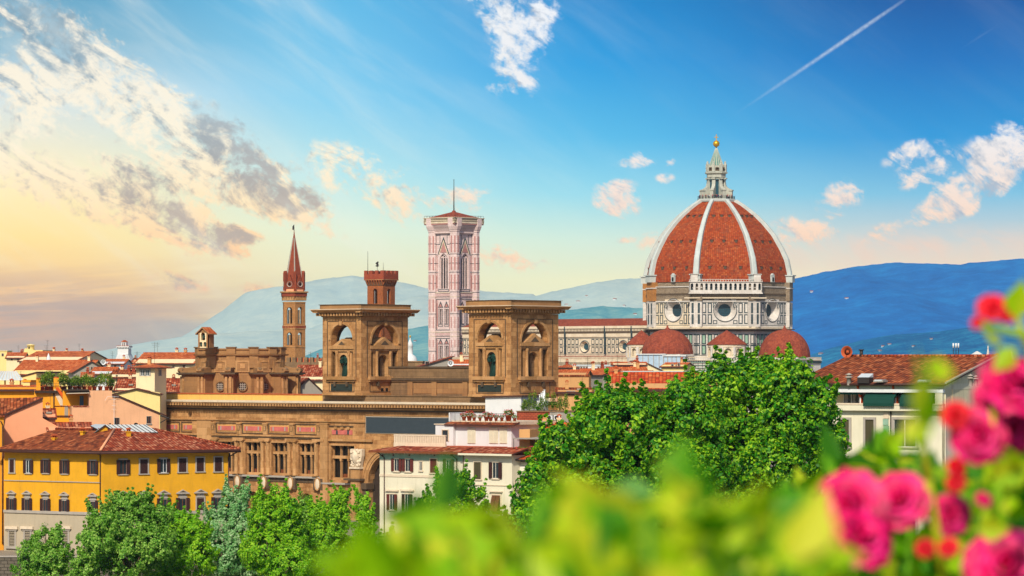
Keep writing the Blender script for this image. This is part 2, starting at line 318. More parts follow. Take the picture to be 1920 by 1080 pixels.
class MB:
    def __init__(s, fr=WF): s.f = fr; s.V = []; s.F = []; s.M = []; s.ms = []; s.sm = []
    def mi(s, m):
        if m not in s.ms: s.ms.append(m)
        return s.ms.index(m)
    def raw(s, vs, fs, m, smooth=False):
        b = len(s.V); k = s.mi(m); s.V += [tuple(v) for v in vs]
        for f in fs: s.F.append([b + i for i in f]); s.M.append(k); s.sm.append(smooth)
    def P(s, pts, m, smooth=False):                       # polygon in the frame's axes
        s.raw([s.f.w(*p) for p in pts], [list(range(len(pts)))], m, smooth); return s
    def box(s, x0, x1, y0, y1, z0, z1, m):
        if x1 < x0: x0, x1 = x1, x0
        if y1 < y0: y0, y1 = y1, y0
        if z1 < z0: z0, z1 = z1, z0
        vs = [s.f.w(x, y, z) for z in (z0, z1) for x, y in ((x0, y0), (x1, y0), (x1, y1), (x0, y1))]
        s.raw(vs, [[3, 2, 1, 0], [4, 5, 6, 7], [0, 1, 5, 4], [1, 2, 6, 5], [2, 3, 7, 6], [3, 0, 4, 7]], m); return s
    def prism(s, prof, a, b, axis, m, smooth=False):
        """closed outline extruded along an axis: 'x' outline is (y,z); 'y' outline is (x,z); 'z' outline is (x,y)"""
        f = {'x': lambda q, t: s.f.w(t, q[0], q[1]), 'y': lambda q, t: s.f.w(q[0], t, q[1]), 'z': lambda q, t: s.f.w(q[0], q[1], t)}[axis]
        n = len(prof); vs = [f(q, a) for q in prof] + [f(q, b) for q in prof]
        s.raw(vs, [list(range(n))[::-1], list(range(n, 2 * n))], m)
        s.raw(vs, [[i, (i + 1) % n, n + (i + 1) % n, n + i] for i in range(n)], m, smooth); return s
    def slab(s, pts, th, m, m2=None):
        """roof sheet: top polygon with a thickness below it"""
        top = [s.f.w(*p) for p in pts]; bot = [p - Vector((0, 0, th)) for p in top]; n = len(top)
        s.raw(top, [list(range(n))], m)
        s.raw(top + bot, [list(range(n, 2 * n))[::-1]] + [[i, (i + 1) % n, n + (i + 1) % n, n + i] for i in range(n)], m2 or m); return s
    def lathe(s, x, y, prof, n, m, phase=0, smooth=True, a0=0, a1=360, sy=1.0):
        full = a1 - a0 >= 360; k = n if full else n + 1
        vs = [s.f.w(x + r * math.cos(R(a0 + phase + (a1 - a0) * i / n)), y + sy * r * math.sin(R(a0 + phase + (a1 - a0) * i / n)), z) for r, z in prof for i in range(k)]
        fs = []
        for j in range(len(prof) - 1):
            for i in range(n): i2 = (i + 1) % k; fs.append([j * k + i, j * k + i2, (j + 1) * k + i2, (j + 1) * k + i])
        s.raw(vs, fs, m, smooth); return s
    def tube(s, p, q, r0, r1, m, n=6):
        a, b = s.f.w(*p), s.f.w(*q); d = (b - a)
        if d.length < 1e-6: return s
        d.normalize(); u = d.orthogonal().normalized(); v = d.cross(u)
        vs = [c + (u * math.cos(6.2832 * i / n) + v * math.sin(6.2832 * i / n)) * r for c, r in ((a, r0), (b, r1)) for i in range(n)]
        s.raw(vs, [[i, (i + 1) % n, n + (i + 1) % n, n + i] for i in range(n)] + [list(range(n))[::-1], list(range(n, 2 * n))], m, n > 5); return s
    def ring(s, cx, cz, rx, rz, ix, iz, y0, y1, m, n=28, m2=None, y2=None):
        """round window surround standing on a wall: splayed ring from outer edge at y0 to inner edge at y1"""
        vs = []
        for (a, b, y) in ((rx, rz, y2 if y2 is not None else y0), (rx * .9 + ix * .1, rz * .9 + iz * .1, y0), (ix, iz, y1)):
            vs += [s.f.w(cx + a * math.cos(6.2832 * i / n), y, cz + b * math.sin(6.2832 * i / n)) for i in range(n)]
        s.raw(vs, [[j * n + i, j * n + (i + 1) % n, (j + 1) * n + (i + 1) % n, (j + 1) * n + i] for j in (0, 1) for i in range(n)], m, False); return s
    def disc(s, cx, cz, rx, rz, y, m, n=28):
        s.P([(cx + rx * math.cos(6.2832 * i / n), y, cz + rz * math.sin(6.2832 * i / n)) for i in range(n)], m); return s
    def wall(s, x0, x1, z0, z1, holes, m, y=0, rev=.3, mr=None):
        """wall with real openings: holes (x0,x1,z0,z1[, 'arch' | 'point' | 'round']) each with its reveals"""
        mr = mr or m; xs = sorted({x0, x1, *[h[0] for h in holes], *[h[1] for h in holes]}); zs = sorted({z0, z1, *[h[2] for h in holes], *[h[3] for h in holes]})
        xs = [v for v in xs if x0 <= v <= x1]; zs = [v for v in zs if z0 <= v <= z1]
        for i in range(len(xs) - 1):
            j = 0
            while j < len(zs) - 1:
                def solid(jj): return not any(h[0] - 1e-6 <= xs[i] and xs[i+1] <= h[1] + 1e-6 and h[2] - 1e-6 <= zs[jj] and zs[jj+1] <= h[3] + 1e-6 for h in holes)
                if solid(j):
                    e = j
                    while e + 1 < len(zs) - 1 and solid(e + 1): e += 1
                    s.P([(xs[i], y, zs[j]), (xs[i+1], y, zs[j]), (xs[i+1], y, zs[e+1]), (xs[i], y, zs[e+1])], m); j = e + 1
                else: j += 1
        for h in holes:
            a, b, c, d = h[:4]; kind = h[4] if len(h) > 4 else ''
            if not kind: out = [(a, c), (b, c), (b, d), (a, d)]
            else:
                cx = (a + b) / 2; r = (b - a) / 2; N = 10
                if kind == 'arch': arc = [(cx + r * math.cos(math.pi * i / N), d - r + r * math.sin(math.pi * i / N)) for i in range(N + 1)]; out = [(a, c), (b, c)] + arc
                elif kind == 'point': arc = [(cx + r * (1 - (i / 5) ** 2.1) if i <= 5 else cx - r * (1 - ((10 - i) / 5) ** 2.1), d - r * 1.5 + 1.5 * r * (1 - abs(i - 5) / 5) ** .8) for i in range(11)]; out = [(a, c), (b, c)] + arc
                else:
                    rz = (d - c) / 2; arc = [(cx + r * math.cos(6.2832 * i / 20), (c + d) / 2 + rz * math.sin(6.2832 * i / 20)) for i in range(20)]; out = arc
                if kind in ('arch', 'point'):
                    hf = len(arc) // 2
                    for i in range(hf): s.P([(b, y, d), (arc[i][0], y, arc[i][1]), (arc[i+1][0], y, arc[i+1][1])][::-1], m)
                    for i in range(hf, len(arc) - 1): s.P([(a, y, d), (arc[i][0], y, arc[i][1]), (arc[i+1][0], y, arc[i+1][1])][::-1], m)
                else:
                    for q, (ex, ez) in enumerate(((b, d), (a, d), (a, c), (b, c))):
                        for i in range(5):
                            i0 = q * 5 + i; s.P([(ex, y, ez), (arc[i0][0], y, arc[i0][1]), (arc[(i0+1) % 20][0], y, arc[(i0+1) % 20][1])][::-1], m)
            n = len(out)
            for i in range(n):
                p, q = out[i], out[(i + 1) % n]; s.P([(p[0], y, p[1]), (q[0], y, q[1]), (q[0], y + rev, q[1]), (p[0], y + rev, p[1])], mr)
        return s
    def build(s, name, parent=None, label=None):
        me = bpy.data.meshes.new(name); o = bpy.data.objects.new(name, me); C.objects.link(o)
        off = wloc(parent)
        if parent is not None: o.parent = parent
        me.from_pydata([tuple(Vector(v) - off) for v in s.V], [], s.F)
        for m in s.ms: me.materials.append(m)
        me.polygons.foreach_set('material_index', s.M); me.polygons.foreach_set('use_smooth', s.sm)
        nl = len(me.loops); co = np.array(s.V, dtype=float).reshape(-1, 3)
        vi = np.empty(nl, dtype=np.int32); me.loops.foreach_get('vertex_index', vi)
        nf = len(me.polygons); nr = np.empty(nf * 3); me.polygons.foreach_get('normal', nr); nr = nr.reshape(-1, 3)
        tot = np.empty(nf, dtype=np.int32); me.polygons.foreach_get('loop_total', tot)
        ln = np.repeat(nr, tot, axis=0); p = co[vi]
        ud = np.stack([-ln[:, 1], ln[:, 0], np.zeros(nl)], 1); L = np.linalg.norm(ud, axis=1); flat = L < .12
        ud[flat] = (1, 0, 0); L[flat] = 1; ud /= L[:, None]; sg = np.where(ln[:, 2] < -.02, -1.0, 1.0)
        vd = np.cross(ln, ud); vd[flat] = (0, 1, 0); vd = vd * np.where(vd[:, 2] < -1e-3, -1.0, 1.0)[:, None]
        uv = np.stack([(p * ud).sum(1) + 500, (p * vd).sum(1) + 500], 1)
        me.uv_layers.new(name='uv').data.foreach_set('uv', uv.ravel())
        me.update()
        if label: o['label'] = label
        return o
def quads(name, V, n4, mat, parent=None, smooth=False):
    """leaf-sized quads from an (n,4,3) array"""
    me = bpy.data.meshes.new(name); o = bpy.data.objects.new(name, me); C.objects.link(o)
    if parent is not None: o.parent = parent; V = V - np.array(wloc(parent))
    n = V.shape[0]; k = V.shape[1]
    me.vertices.add(n * k); me.vertices.foreach_set('co', V.reshape(-1).astype(np.float32))
    me.loops.add(n * k); me.loops.foreach_set('vertex_index', np.arange(n * k, dtype=np.int32))
    me.polygons.add(n); me.polygons.foreach_set('loop_start', np.arange(0, n * k, k, dtype=np.int32))
    me.update(calc_edges=True); me.materials.append(mat); me.validate(); return o
def dup(root, loc, label=None):
    """a copy of a thing with copies of its parts and sub-parts"""
    def cp(o, par):
        c = o.copy(); C.objects.link(c)
        if par is not None: c.parent = par
        for ch in list(o.children): cp(ch, c)
        return c
    r = cp(root, None); r.location = loc
    if label: r['label'] = label
    return r

# ---------------------------------------------------------------- ground, river, hills
def struct(o, kind='structure'): o['kind'] = kind; return o
GRD = plain('street_ground', '#8d8474', var=.2); GRASS = plain('grass_slope', '#3f5a1c', var=.3)
WATER, k = _base('river_water')
_fin(k, lin('#3c4a2e'), .12, .5, k.noise(k.new('ShaderNodeTexCoord').outputs['Object'], .8, 3), .3, .1)
mb = MB(); prof = [(-400, 23.3), (7, 23.3), (70, 2), (110, 0), (258, 0), (260, -8), (300, -8), (301, -3), (423.6, -3), (424, 1.2), (4500, 1.2), (50000, 1.2)]
for (y0, z0), (y1, z1) in zip(prof, prof[1:]): mb.P([(-30000, y0, z0), (30000, y0, z0), (30000, y1, z1), (-30000, y1, z1)], GRD if y0 > 110 else GRASS)
struct(mb.build('ground'))
struct(MB().P([(-3000, 259, -7), (3000, 259, -7), (3000, 300.6, -7), (-3000, 300.6, -7)], WATER).build('river'))
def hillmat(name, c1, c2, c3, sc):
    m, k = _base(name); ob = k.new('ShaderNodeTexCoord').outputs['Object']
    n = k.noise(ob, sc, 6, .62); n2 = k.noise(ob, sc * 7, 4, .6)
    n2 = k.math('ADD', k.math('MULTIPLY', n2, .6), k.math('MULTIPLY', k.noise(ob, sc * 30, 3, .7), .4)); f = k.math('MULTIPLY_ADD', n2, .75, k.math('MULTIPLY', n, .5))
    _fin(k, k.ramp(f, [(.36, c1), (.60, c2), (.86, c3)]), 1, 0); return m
def ridge(name, D, pts, back, mat, zfoot=1.0, nx=140, rough=.012, seed=3):
    """a range of hills: skyline heights given along bearings, falling away to both sides"""
    rnd = random.Random(seed); xs = [p[0] for p in pts]; ys = [p[1] for p in pts]
    cols = []; ph = [rnd.uniform(0, 6.28) for _ in range(12)]
    for i in range(nx + 1):
        px = xs[0] + (xs[-1] - xs[0]) * i / nx; py = float(np.interp(px, xs, ys)); X = (px - 960) / FOC * D
        H = (680 - py) / FOC * D + CAM_Z; nse = sum(math.sin(i * (.35 + .41 * j) + ph[j]) / (j + 2) for j in range(12)) * rough
        cols.append((X, max(H * (1 + nse * .5), 2)))
    V = []; F = []; rows = [(-back, 0), (-back * .8, .10), (-back * .62, .26), (-back * .45, .45), (-back * .3, .64), (-back * .16, .84), (-back * .06, .96), (0, 1), (back * .2, .8), (back * .6, .3), (back, 0)]
    for j, (dy, fr) in enumerate(rows):
        for i, (X, H) in enumerate(cols):
            und = 1 + .10 * math.sin(i * .21 + j * 1.3 + ph[0]) * math.sin(i * .067 + j * .7 + ph[1]) * (0 if fr in (0, 1) else 1)
            z = zfoot + (H - zfoot) * min(.985 if fr < 1 else 1, fr * und); V.append((X * (1 + dy / D * .5), D + dy, z))
    n = nx + 1
    for j in range(len(rows) - 1):
        for i in range(nx): F.append((j * n + i, j * n + i + 1, (j + 1) * n + i + 1, (j + 1) * n + i))
    me = bpy.data.meshes.new(name); me.from_pydata(V, [], F); o = bpy.data.objects.new(name, me); C.objects.link(o); me.materials.append(mat)
    for p in me.polygons: p.use_smooth = True
    return struct(o)
HB = hillmat('far_forest_haze_blue', '#03478c', '#0764ae', '#1a8ccc', .0035)  # blue of the distant haze is painted into the forest colour
HN = hillmat('near_forest_haze_blue', '#053a6a', '#0b5c90', '#3296b4', .008)  # nearer forest, its base colour also shifted to haze blue
HN2 = hillmat('haze_tinted_woods', '#3a7488', '#5a96a0', '#94b8ac', .006)  # woods colour with haze mixed into the base tone
HM = hillmat('haze_tinted_fields', '#98b2b6', '#acc0bc', '#c8d2c4', .004)  # haze paleness painted into the fields, close to the sky tone
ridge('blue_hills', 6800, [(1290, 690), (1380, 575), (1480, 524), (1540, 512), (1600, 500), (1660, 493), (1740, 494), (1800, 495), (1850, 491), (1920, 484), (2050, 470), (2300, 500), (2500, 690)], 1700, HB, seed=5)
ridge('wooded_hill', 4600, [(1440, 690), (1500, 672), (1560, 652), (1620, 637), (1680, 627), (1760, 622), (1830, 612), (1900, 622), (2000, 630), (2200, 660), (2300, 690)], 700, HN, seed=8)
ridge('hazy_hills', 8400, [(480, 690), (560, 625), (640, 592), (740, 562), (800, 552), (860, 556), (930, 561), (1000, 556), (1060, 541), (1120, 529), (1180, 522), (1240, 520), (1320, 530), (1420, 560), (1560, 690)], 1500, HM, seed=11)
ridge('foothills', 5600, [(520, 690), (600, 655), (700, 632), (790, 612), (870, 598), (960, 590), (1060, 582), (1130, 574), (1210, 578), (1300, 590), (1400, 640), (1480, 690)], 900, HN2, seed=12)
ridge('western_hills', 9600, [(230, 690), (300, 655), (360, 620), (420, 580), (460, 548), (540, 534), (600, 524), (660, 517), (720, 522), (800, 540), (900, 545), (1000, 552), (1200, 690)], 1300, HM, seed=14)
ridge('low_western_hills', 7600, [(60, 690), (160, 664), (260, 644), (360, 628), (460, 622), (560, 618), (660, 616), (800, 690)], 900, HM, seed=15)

bpy.context.view_layer.update()
rnd = random.Random(9); nv = 0
for px, py in ((1655, 650), (1668, 646), (1650, 658), (1746, 636), (1540, 664), (1712, 650), (1522, 548), (1588, 560), (1100, 556), (1152, 562), (1170, 574), (1085, 566), (760, 612), (778, 640), (1062, 572), (1192, 590)):
    d = Vector(((px - 960) / FOC, 1, (680 - py) / FOC)).normalized()
    for nm in ('wooded_hill', 'blue_hills', 'foothills', 'hazy_hills'):
        ok, p, n_, ix = bpy.data.objects[nm].ray_cast(Vector((0, 0, CAM_Z)), d)
        if ok:
            s_ = p.y / FOC; w_ = rnd.uniform(3, 6) * s_; h_ = rnd.uniform(1.4, 2.2) * s_; b = MB(Fr(0, 0, rnd.uniform(-25, 25), Vector((p.x, p.y - .1, 0)))); b.box(-w_ / 2, w_ / 2, -2, 8, p.z - 6, p.z + h_, WHITE); b.prism([(-3, p.z + h_), (9, p.z + h_), (3, p.z + h_ * 1.6)], -w_ / 2 - .4, w_ / 2 + .4, 'x', T_FAR)
            tag(b.build('villa'), 'tiny pale villa seen as a speck on the wooded blue hillside', 'villa', 'villas on the hillsides'); break

# ---------------------------------------------------------------- cathedral
# the octagon's centre; its faces look 45 degrees apart, the nave runs away to the left
DD = 1413.0
CX = (1345 - 960) / FOC * DD
def zc(py, D=DD): return CAM_Z + (680 - py) / FOC * D
def oct_frames(R_, phis=(3,)): pass
def face_frame(ap, phi):          # facade frame whose origin is the middle of an octagon face with apothem ap
    a = R(phi); return Fr(0, 0, phi, Vector((CX + ap * math.sin(a), DD - ap * math.cos(a), 0)))
CATH = thing('cathedral', 'marble cathedral with a huge red tiled octagonal dome ribbed in white', 'cathedral', (CX, DD, 1.2))
c8 = math.cos(R(22.5)); FP = [3 + 45 * i for i in range(-4, 4)]; ROTX = 3
def octagon(mb, prof, m, ph=3.0, smooth=False, cx=None, cy=None, n=8):
    """octagonal solid of revolution: prof gives corner radius and height"""
    vs = []; cx = CX if cx is None else cx; cy = DD if cy is None else cy
    for r, z in prof:
        for i in range(n):
            a = R(ph - 180 / n + 360 / n * i); vs.append(Vector((cx + r * math.sin(a), cy - r * math.cos(a), z)))
    k = len(prof); mb.raw(vs, [[j * n + i, j * n + (i + 1) % n, (j + 1) * n + (i + 1) % n, (j + 1) * n + i] for j in range(k - 1) for i in range(n)], m, smooth)
mb = MB(); zd0 = zc(531)
DP = [(378, 33), (385, 45.5), (395, 59), (407, 74), (421, 88.5), (443, 107.5), (469, 122.8), (490, 132.8), (514, 138.2), (531, 139.5)]
ss = DD / FOC; prof = []
ys = [p[0] for p in DP]; rs = [p[1] for p in DP]
for i in range(37):
    y = 531 - (531 - 378) * i / 36; prof.append((float(np.interp(y, ys, rs)) * ss, zc(y)))
octagon(mb, prof, DOMET); dome = mb.build('dome', CATH)
def domeR(y): return float(np.interp(y, ys, rs)) * ss
# ribs along the eight corners
for i in range(8):
    a = R(3 - 22.5 + 45 * i); r_ = MB(); ux, uy = math.sin(a), -math.cos(a); tx, ty = math.cos(a), math.sin(a); vs = []
    for j in range(31):
        y = 524 - (524 - 377) * j / 30; r = domeR(y); w = 1.15 - .4 * j / 30; z = zc(y)
        for (dr, t) in ((-.8, -w), (1.0, -w), (1.25, -w * .55), (1.25, w * .55), (1.0, w), (-.8, w)):
            vs.append(Vector((CX + ux * (r + dr) + tx * t, DD + uy * (r + dr) + ty * t, z + .35 * dr)))
    r_.raw(vs, [[j * 6 + q, j * 6 + q + 1, (j + 1) * 6 + q + 1, (j + 1) * 6 + q] for j in range(30) for q in range(5)], RIB)
    r_.f = Fr(0, 0, 3 - 22.5 + 45 * i, Vector((CX + ux * domeR(526), DD + uy * domeR(526), 0)))
    r_.box(-2.0, 2.0, -1.8, 1.5, zc(531), zc(519), RIB); r_.box(-2.4, 2.4, -2.2, 1.5, zc(519), zc(517), RIB); r_.build('rib', dome)
# little round vents in the tiles
for i in range(8):
    phi = 3 + 45 * i
    for y, off in ((408, 3.2), (456, 4.9), (505, 6.2)):
        for q in (-1, 0, 1):
            r = domeR(y) * c8 + .05; f = face_frame(r, phi); vt = MB(f); z = zc(y)
            vt.box(q * off - .5, q * off + .5, -.35, .9, z - .5, z + .55, STONE_D); vt.box(q * off - .75, q * off + .75, -.5, 1.2, z + .55, z + .8, DOMET2)
            vt.box(q * off - .13, q * off + .13, -.06 + .0, .3, z - 2.6, z - .5, STONE_D); vt.build('roof_vent', dome)
for phi in (-42, 48, 3):
    f = face_frame(domeR(529) * c8, phi); d_ = MB(f); z = zc(531)
    d_.box(-.9, .9, -.7, 1.2, z, z + 2.6, RIB); d_.box(-.5, .5, -.75, 0, z + .2, z + 1.9, DARK); d_.prism([(-1.1, z + 2.6), (1.1, z + 2.6), (0, z + 3.5)], -.8, 1.6, 'y', RIB)
    if phi != 3: d_.build('dormer', dome)
# upper drum in rough masonry, corner piers in ochre brick
mb = MB(); r0 = 139.5 * ss
octagon(mb, [(r0 + .2, zc(566)), (r0 + .2, zc(541)), (r0 - .4, zc(541)), (r0 - .4, zc(531))], ROUGHW)
for phi in FP:
    mb.f = face_frame(r0 * c8 + .1, phi); h = r0 * math.sin(R(22.5))
    mb.box(-h, h, -.45, 0, zc(540.5), zc(539), MARBLE)
    for i in range(30):
        x = -h + 3 + (2 * h - 6) * i / 29; mb.box(x - .16, x + .16, -.35, .2, zc(555), zc(552), STONE_D)
    mb.box(-h + 2.5, h - 2.5, -.2, 0, zc(556.5), zc(555.8), ROUGHW)
for i in range(8):
    a = R(3 - 22.5 + 45 * i); f = Fr(0, 0, 3 - 22.5 + 45 * i, Vector((CX + math.sin(a) * r0, DD - math.cos(a) * r0, 0))); mb.f = f
    mb.box(-2.6, 2.6, -.75, 2, zc(566), zc(531), OCHREW if i in (7, 6, 5) else ROUGHW); mb.box(-2.8, 2.8, -1.1, 2, zc(543), zc(541), MARBLE)
mb.build('upper_drum', CATH)
# marble gallery on one side only
gf = face_frame(r0 * c8 + .2, 3); h = r0 * math.sin(R(22.5)) + 2.9
mb = MB(gf); z0, z1 = zc(551), zc(527)
holes = []; nA = 15; wA = 2 * h / nA
for i in range(nA): holes.append((-h + wA * i + wA * .24, -h + wA * (i + 1) - wA * .24, z0 + .9, zc(534.5), 'arch'))
mb.wall(-h, h, z0 - .1, zc(532), holes, MARBLE, y=-2.2, rev=.5)
mb.box(-h - .3, h + .3, -2.5, .4, zc(553.5), z0 - .1, MARBLE); mb.box(-h - .3, h + .3, -2.6, .4, zc(532), zc(531), MARBLE)
mb.box(-h, h, -.3, 0, z0, zc(532), GREENM)
for i in range(nA):
    x = -h + wA * (i + .5); mb.box(x - wA * .24, x + wA * .24, -2.15, -2.05, z0, z0 + .95, RIB)
for i in range(29):
    x = -h + 2 * h * i / 28; mb.box(x - .1, x + .1, -2.3, -2.1, zc(531), zc(527.6), MARBLE)
mb.box(-h, h, -2.4, -2.0, zc(527.6), zc(526.8), MARBLE); mb.box(-h, -h + .3, -2.2, .3, z0, zc(532), MARBLE); mb.box(h - .3, h, -2.2, .3, z0, zc(532), MARBLE)
for x in (-h + 1.9, h - 1.9): mb.box(x - 1.4, x + 1.4, -2.5, .2, zc(532), zc(518), MARBLE); mb.box(x - 1.7, x + 1.7, -2.8, .2, zc(518), zc(517), MARBLE)
mb.box(-h + 1, h - 1, -1.0, 0, zc(560), zc(553.5), ROUGHW); mb.box(-h - 2, h + 2, -1.2, 0, zc(562), zc(560), MARBLE_C)
mb.build('gallery', CATH)
# marble drum with round windows
rm = 140.5 * ss; hm = rm * math.sin(R(22.5)); ap = rm * c8
mb = MB(); octagon(mb, [(rm + .3, zc(568)), (rm + .3, zc(566)), (rm - .5, zc(566))], MARBLE)
inl = MB()
for phi in FP:
    f = face_frame(ap, phi); mb.f = f; inl.f = f
    zt, zb = zc(568), zc(614); zm = zc(583.5); ro = 20.5 * ss
    mb.wall(-hm, hm, zb, zt, [(-ro, ro, zm - ro, zm + ro, 'round')], MARBLE if phi != -42 else MARBLE_C, rev=.2)
    if -100 < phi < 100:
        def fr4(x0, x1, a, b, t=.42, m=GREENM):
            inl.box(x0, x1, -.06, 0, a, a + t, m); inl.box(x0, x1, -.06, 0, b - t, b, m); inl.box(x0, x0 + t, -.058, 0, a + t, b - t, m); inl.box(x1 - t, x1, -.058, 0, a + t, b - t, m)
        ya, yb, yc_, yd = zc(570), zc(589), zc(591), zc(609)
        for sgn in (-1, 1):
            for q in (0, 1):
                xo = 9.35 - q * 2.3 - (0); x0, x1 = xo - 1.75, xo
                for a, b in ((yb, ya), (yd, yc_)): fr4(*(sorted((sgn * x0, sgn * x1))), a, b)
            # narrow panel beside the round window, cut by its rim
            for a, b in ((yb + 2.2, ya), (yd, yc_ - 2.4)): fr4(*(sorted((sgn * 3.2, sgn * 4.9))), a, b, .3)
        inl.box(-hm + 2.4, hm - 2.4, -.05, 0, zc(569.3), zc(568.5), GREENM); inl.box(-hm + 2.4, hm - 2.4, -.05, 0, zc(611.5), zc(610.7), GREENM)
    mb.box(-hm - .3, hm + .3, -.9, .2, zc(617.5), zb, MARBLE_C); mb.box(-hm - .8, hm + .8, -1.9, .2, zc(619), zc(617.5), STONE_D); mb.box(-hm, hm, -.6, .2, zc(622), zc(619), STONE_D)
for i in range(8):
    a = R(3 - 22.5 + 45 * i); f = Fr(0, 0, 3 - 22.5 + 45 * i, Vector((CX + math.sin(a) * rm, DD - math.cos(a) * rm, 0))); mb.f = f; inl.f = f
    mb.box(-2.5, 2.5, -.45, 2, zc(614), zc(568), MARBLE)
    if i in (2, 3, 4, 5, 6, 7, 0, 1):
        for sgn in (-1, 1):
            for a_, b_ in ((589, 570), (609, 591)): inl.box(sgn * 1.3 - .45, sgn * 1.3 + .45, -.52, -.45, zc(a_), zc(b_), GREENM)
drum = mb.build('drum', CATH); inl.build('green_inlay', drum)
for phi in (-87, -42, 3, 48, 93):
    f = face_frame(ap, phi); w = MB(f); zm = zc(583.5); ro = 20.5 * ss
    w.ring(0, zm, ro + .15, ro + .15, 11.6 * ss, 11.6 * ss, -.25, 2.6, MARBLE, 36, y2=.05); w.ring(0, zm, ro + .35, ro + .35, ro + .1, ro + .1, -.1, -.08, GREENM, 36)
    rw = w.build('round_window', CATH); g_ = MB(f); g_.disc(0, zm, 11.8 * ss, 11.8 * ss, 2.55, GLASSB)
    for t in range(-3, 4): g_.box(t * .66 - .04, t * .66 + .04, 2.45, 2.55, zm - 2.3, zm + 2.3, METAL); g_.box(-2.3, 2.3, 2.44, 2.54, zm + t * .66 - .04, zm + t * .66 + .04, METAL)
    g_.build('pane', rw)
# body below the drum
rb = 138 * ss; hb = rb * math.sin(R(22.5)); apb = rb * c8
mb = MB(); octagon(mb, [(rb, 1.2), (rb, zc(619))], MARBLE); inl = MB()
for phi in (-42, 3, 48):
    f = face_frame(apb, phi); inl.f = f
    for (a_, b_) in ((665, 648), (646, 628)):
        for x in [-11 + 2.45 * q for q in range(10)]:
            inl.box(x - .9, x + .9, -.1, 0, zc(a_), zc(b_), GREENM); inl.box(x - .5, x + .5, -.16, -.1, zc(a_ - 1.8), zc(b_ + 1.8), MARBLE if int(x) % 2 else GREENNET)
    for y in (627, 647, 666): inl.box(-hb, hb, -.12, 0, zc(y + .8), zc(y), GREENM)
body = mb.build('body', CATH); inl.build('green_inlay', body)
mb = MB()
for phi in (-42, 3, 48):            # terrace and its blind arcade round the foot
    a = R(phi); f = face_frame(apb + (9 if phi == 3 else 20), phi); mb.f = f; hh = hb * (1.5 if phi == 3 else .55)
    mb.box(-hh, hh, 0, 14, 1.2, zc(676), MARBLE); mb.box(-hh - .4, hh + .4, -.5, 13.8, zc(676), zc(675), MARBLE_C)
    for i in range(46):
        x = -hh + 2 * hh * (i + .5) / 46; mb.box(x - .12, x + .12, -.4, -.1, zc(675), zc(670.8), MARBLE)
        mb.box(x - .2, x + .2, -.5, 0, zc(681), zc(677), GREENM)
    mb.box(-hh, hh, -.45, -.05, zc(670.8), zc(669.8), MARBLE_C)
mb.build('terrace', CATH)
def half_dome(px, Dc, rad, ytop, yeave, body_m=MARBLE):
    cx = (px - 960) / FOC * Dc; m_ = MB(); z0, z1 = zc(yeave, Dc), zc(ytop, Dc); pr = []
    for i in range(15):
        t = i / 14 * math.pi / 2; pr.append((rad * math.cos(t) ** .92, z0 + (z1 - z0) * math.sin(t)))
    octagon(m_, pr, DOMET2, cx=cx, cy=Dc, smooth=False, n=16)
    m_.lathe(cx, Dc, [(1.1, z1 - .5), (1.2, z1 + .2), (.5, z1 + .6), (.35, z1 + 1.3), (.05, z1 + 1.7)], 8, DOMET2)
    o = m_.build('small_dome', CATH); b_ = MB(); octagon(b_, [(rad - .6, 1.2), (rad - .6, z0 - 1.2), (rad + .6, z0 - .9), (rad + .6, z0 - .1), (rad, z0)], MARBLE, cx=cx, cy=Dc); b_.build('wall', o)
half_dome(1251.5, 1381, 48.5 * 1381 / FOC, 617.5, 664); half_dome(1471, 1381, 48.5 * 1381 / FOC, 618, 670)
def exedra(px, Dc, rad, yapex, yeave, ybot):
    cx = (px - 960) / FOC * Dc; m_ = MB(); z0, z1 = zc(yeave, Dc), zc(yapex, Dc)
    m_.lathe(cx, Dc, [(rad + .7, z0 - .3), (rad + .7, z0), (rad * .55, z0 + (z1 - z0) * .56), (.1, z1)], 24, DOMET2, smooth=False); o = m_.build('exedra_roof', CATH)
    b_ = MB(); zb = zc(ybot, Dc)
    b_.lathe(cx, Dc, [(rad - 1.0, 1.2), (rad - 1.0, z0 - .8)], 24, MARBLE_C, smooth=False); b_.lathe(cx, Dc, [(rad + .35, z0 - 1.2), (rad + .35, z0 - .3), (rad - 1, z0 - .3)], 24, MARBLE_C, smooth=False)
    b_.lathe(cx, Dc, [(rad - .9, z0 - 1.2), (rad + .35, z0 - 1.2)], 24, MARBLE_C, smooth=False); b_.lathe(cx, Dc, [(rad + .4, 1.2), (rad + .4, zb), (rad - 1, zb)], 24, MARBLE, smooth=False)
    for i in range(5):
        ph = -72 + 36 * i; f = Fr(0, 0, ph, Vector((cx + rad * math.sin(R(ph)), Dc - rad * math.cos(R(ph)), 0))); w = rad * math.sin(R(18)) ; b_.f = f
        b_.wall(-w, w, zb, z0 - 1.2, [(-w * .58, w * .58, zb + .4, z0 - 1.7, 'arch')], MARBLE_C, y=-.0, rev=.8); b_.box(-w - .28, -w + .28, -.5, .1, zb, z0 - 1.2, MARBLE); b_.box(w - .28, w + .28, -.49, .11, zb, z0 - 1.2, MARBLE)
    b_.build('arcaded_wall', o)
exedra(1363, 1380, 34.5 * 1380 / FOC, 619, 645, 670); exedra(1203, 1395, 25.5 * 1395 / FOC, 619, 645, 670)
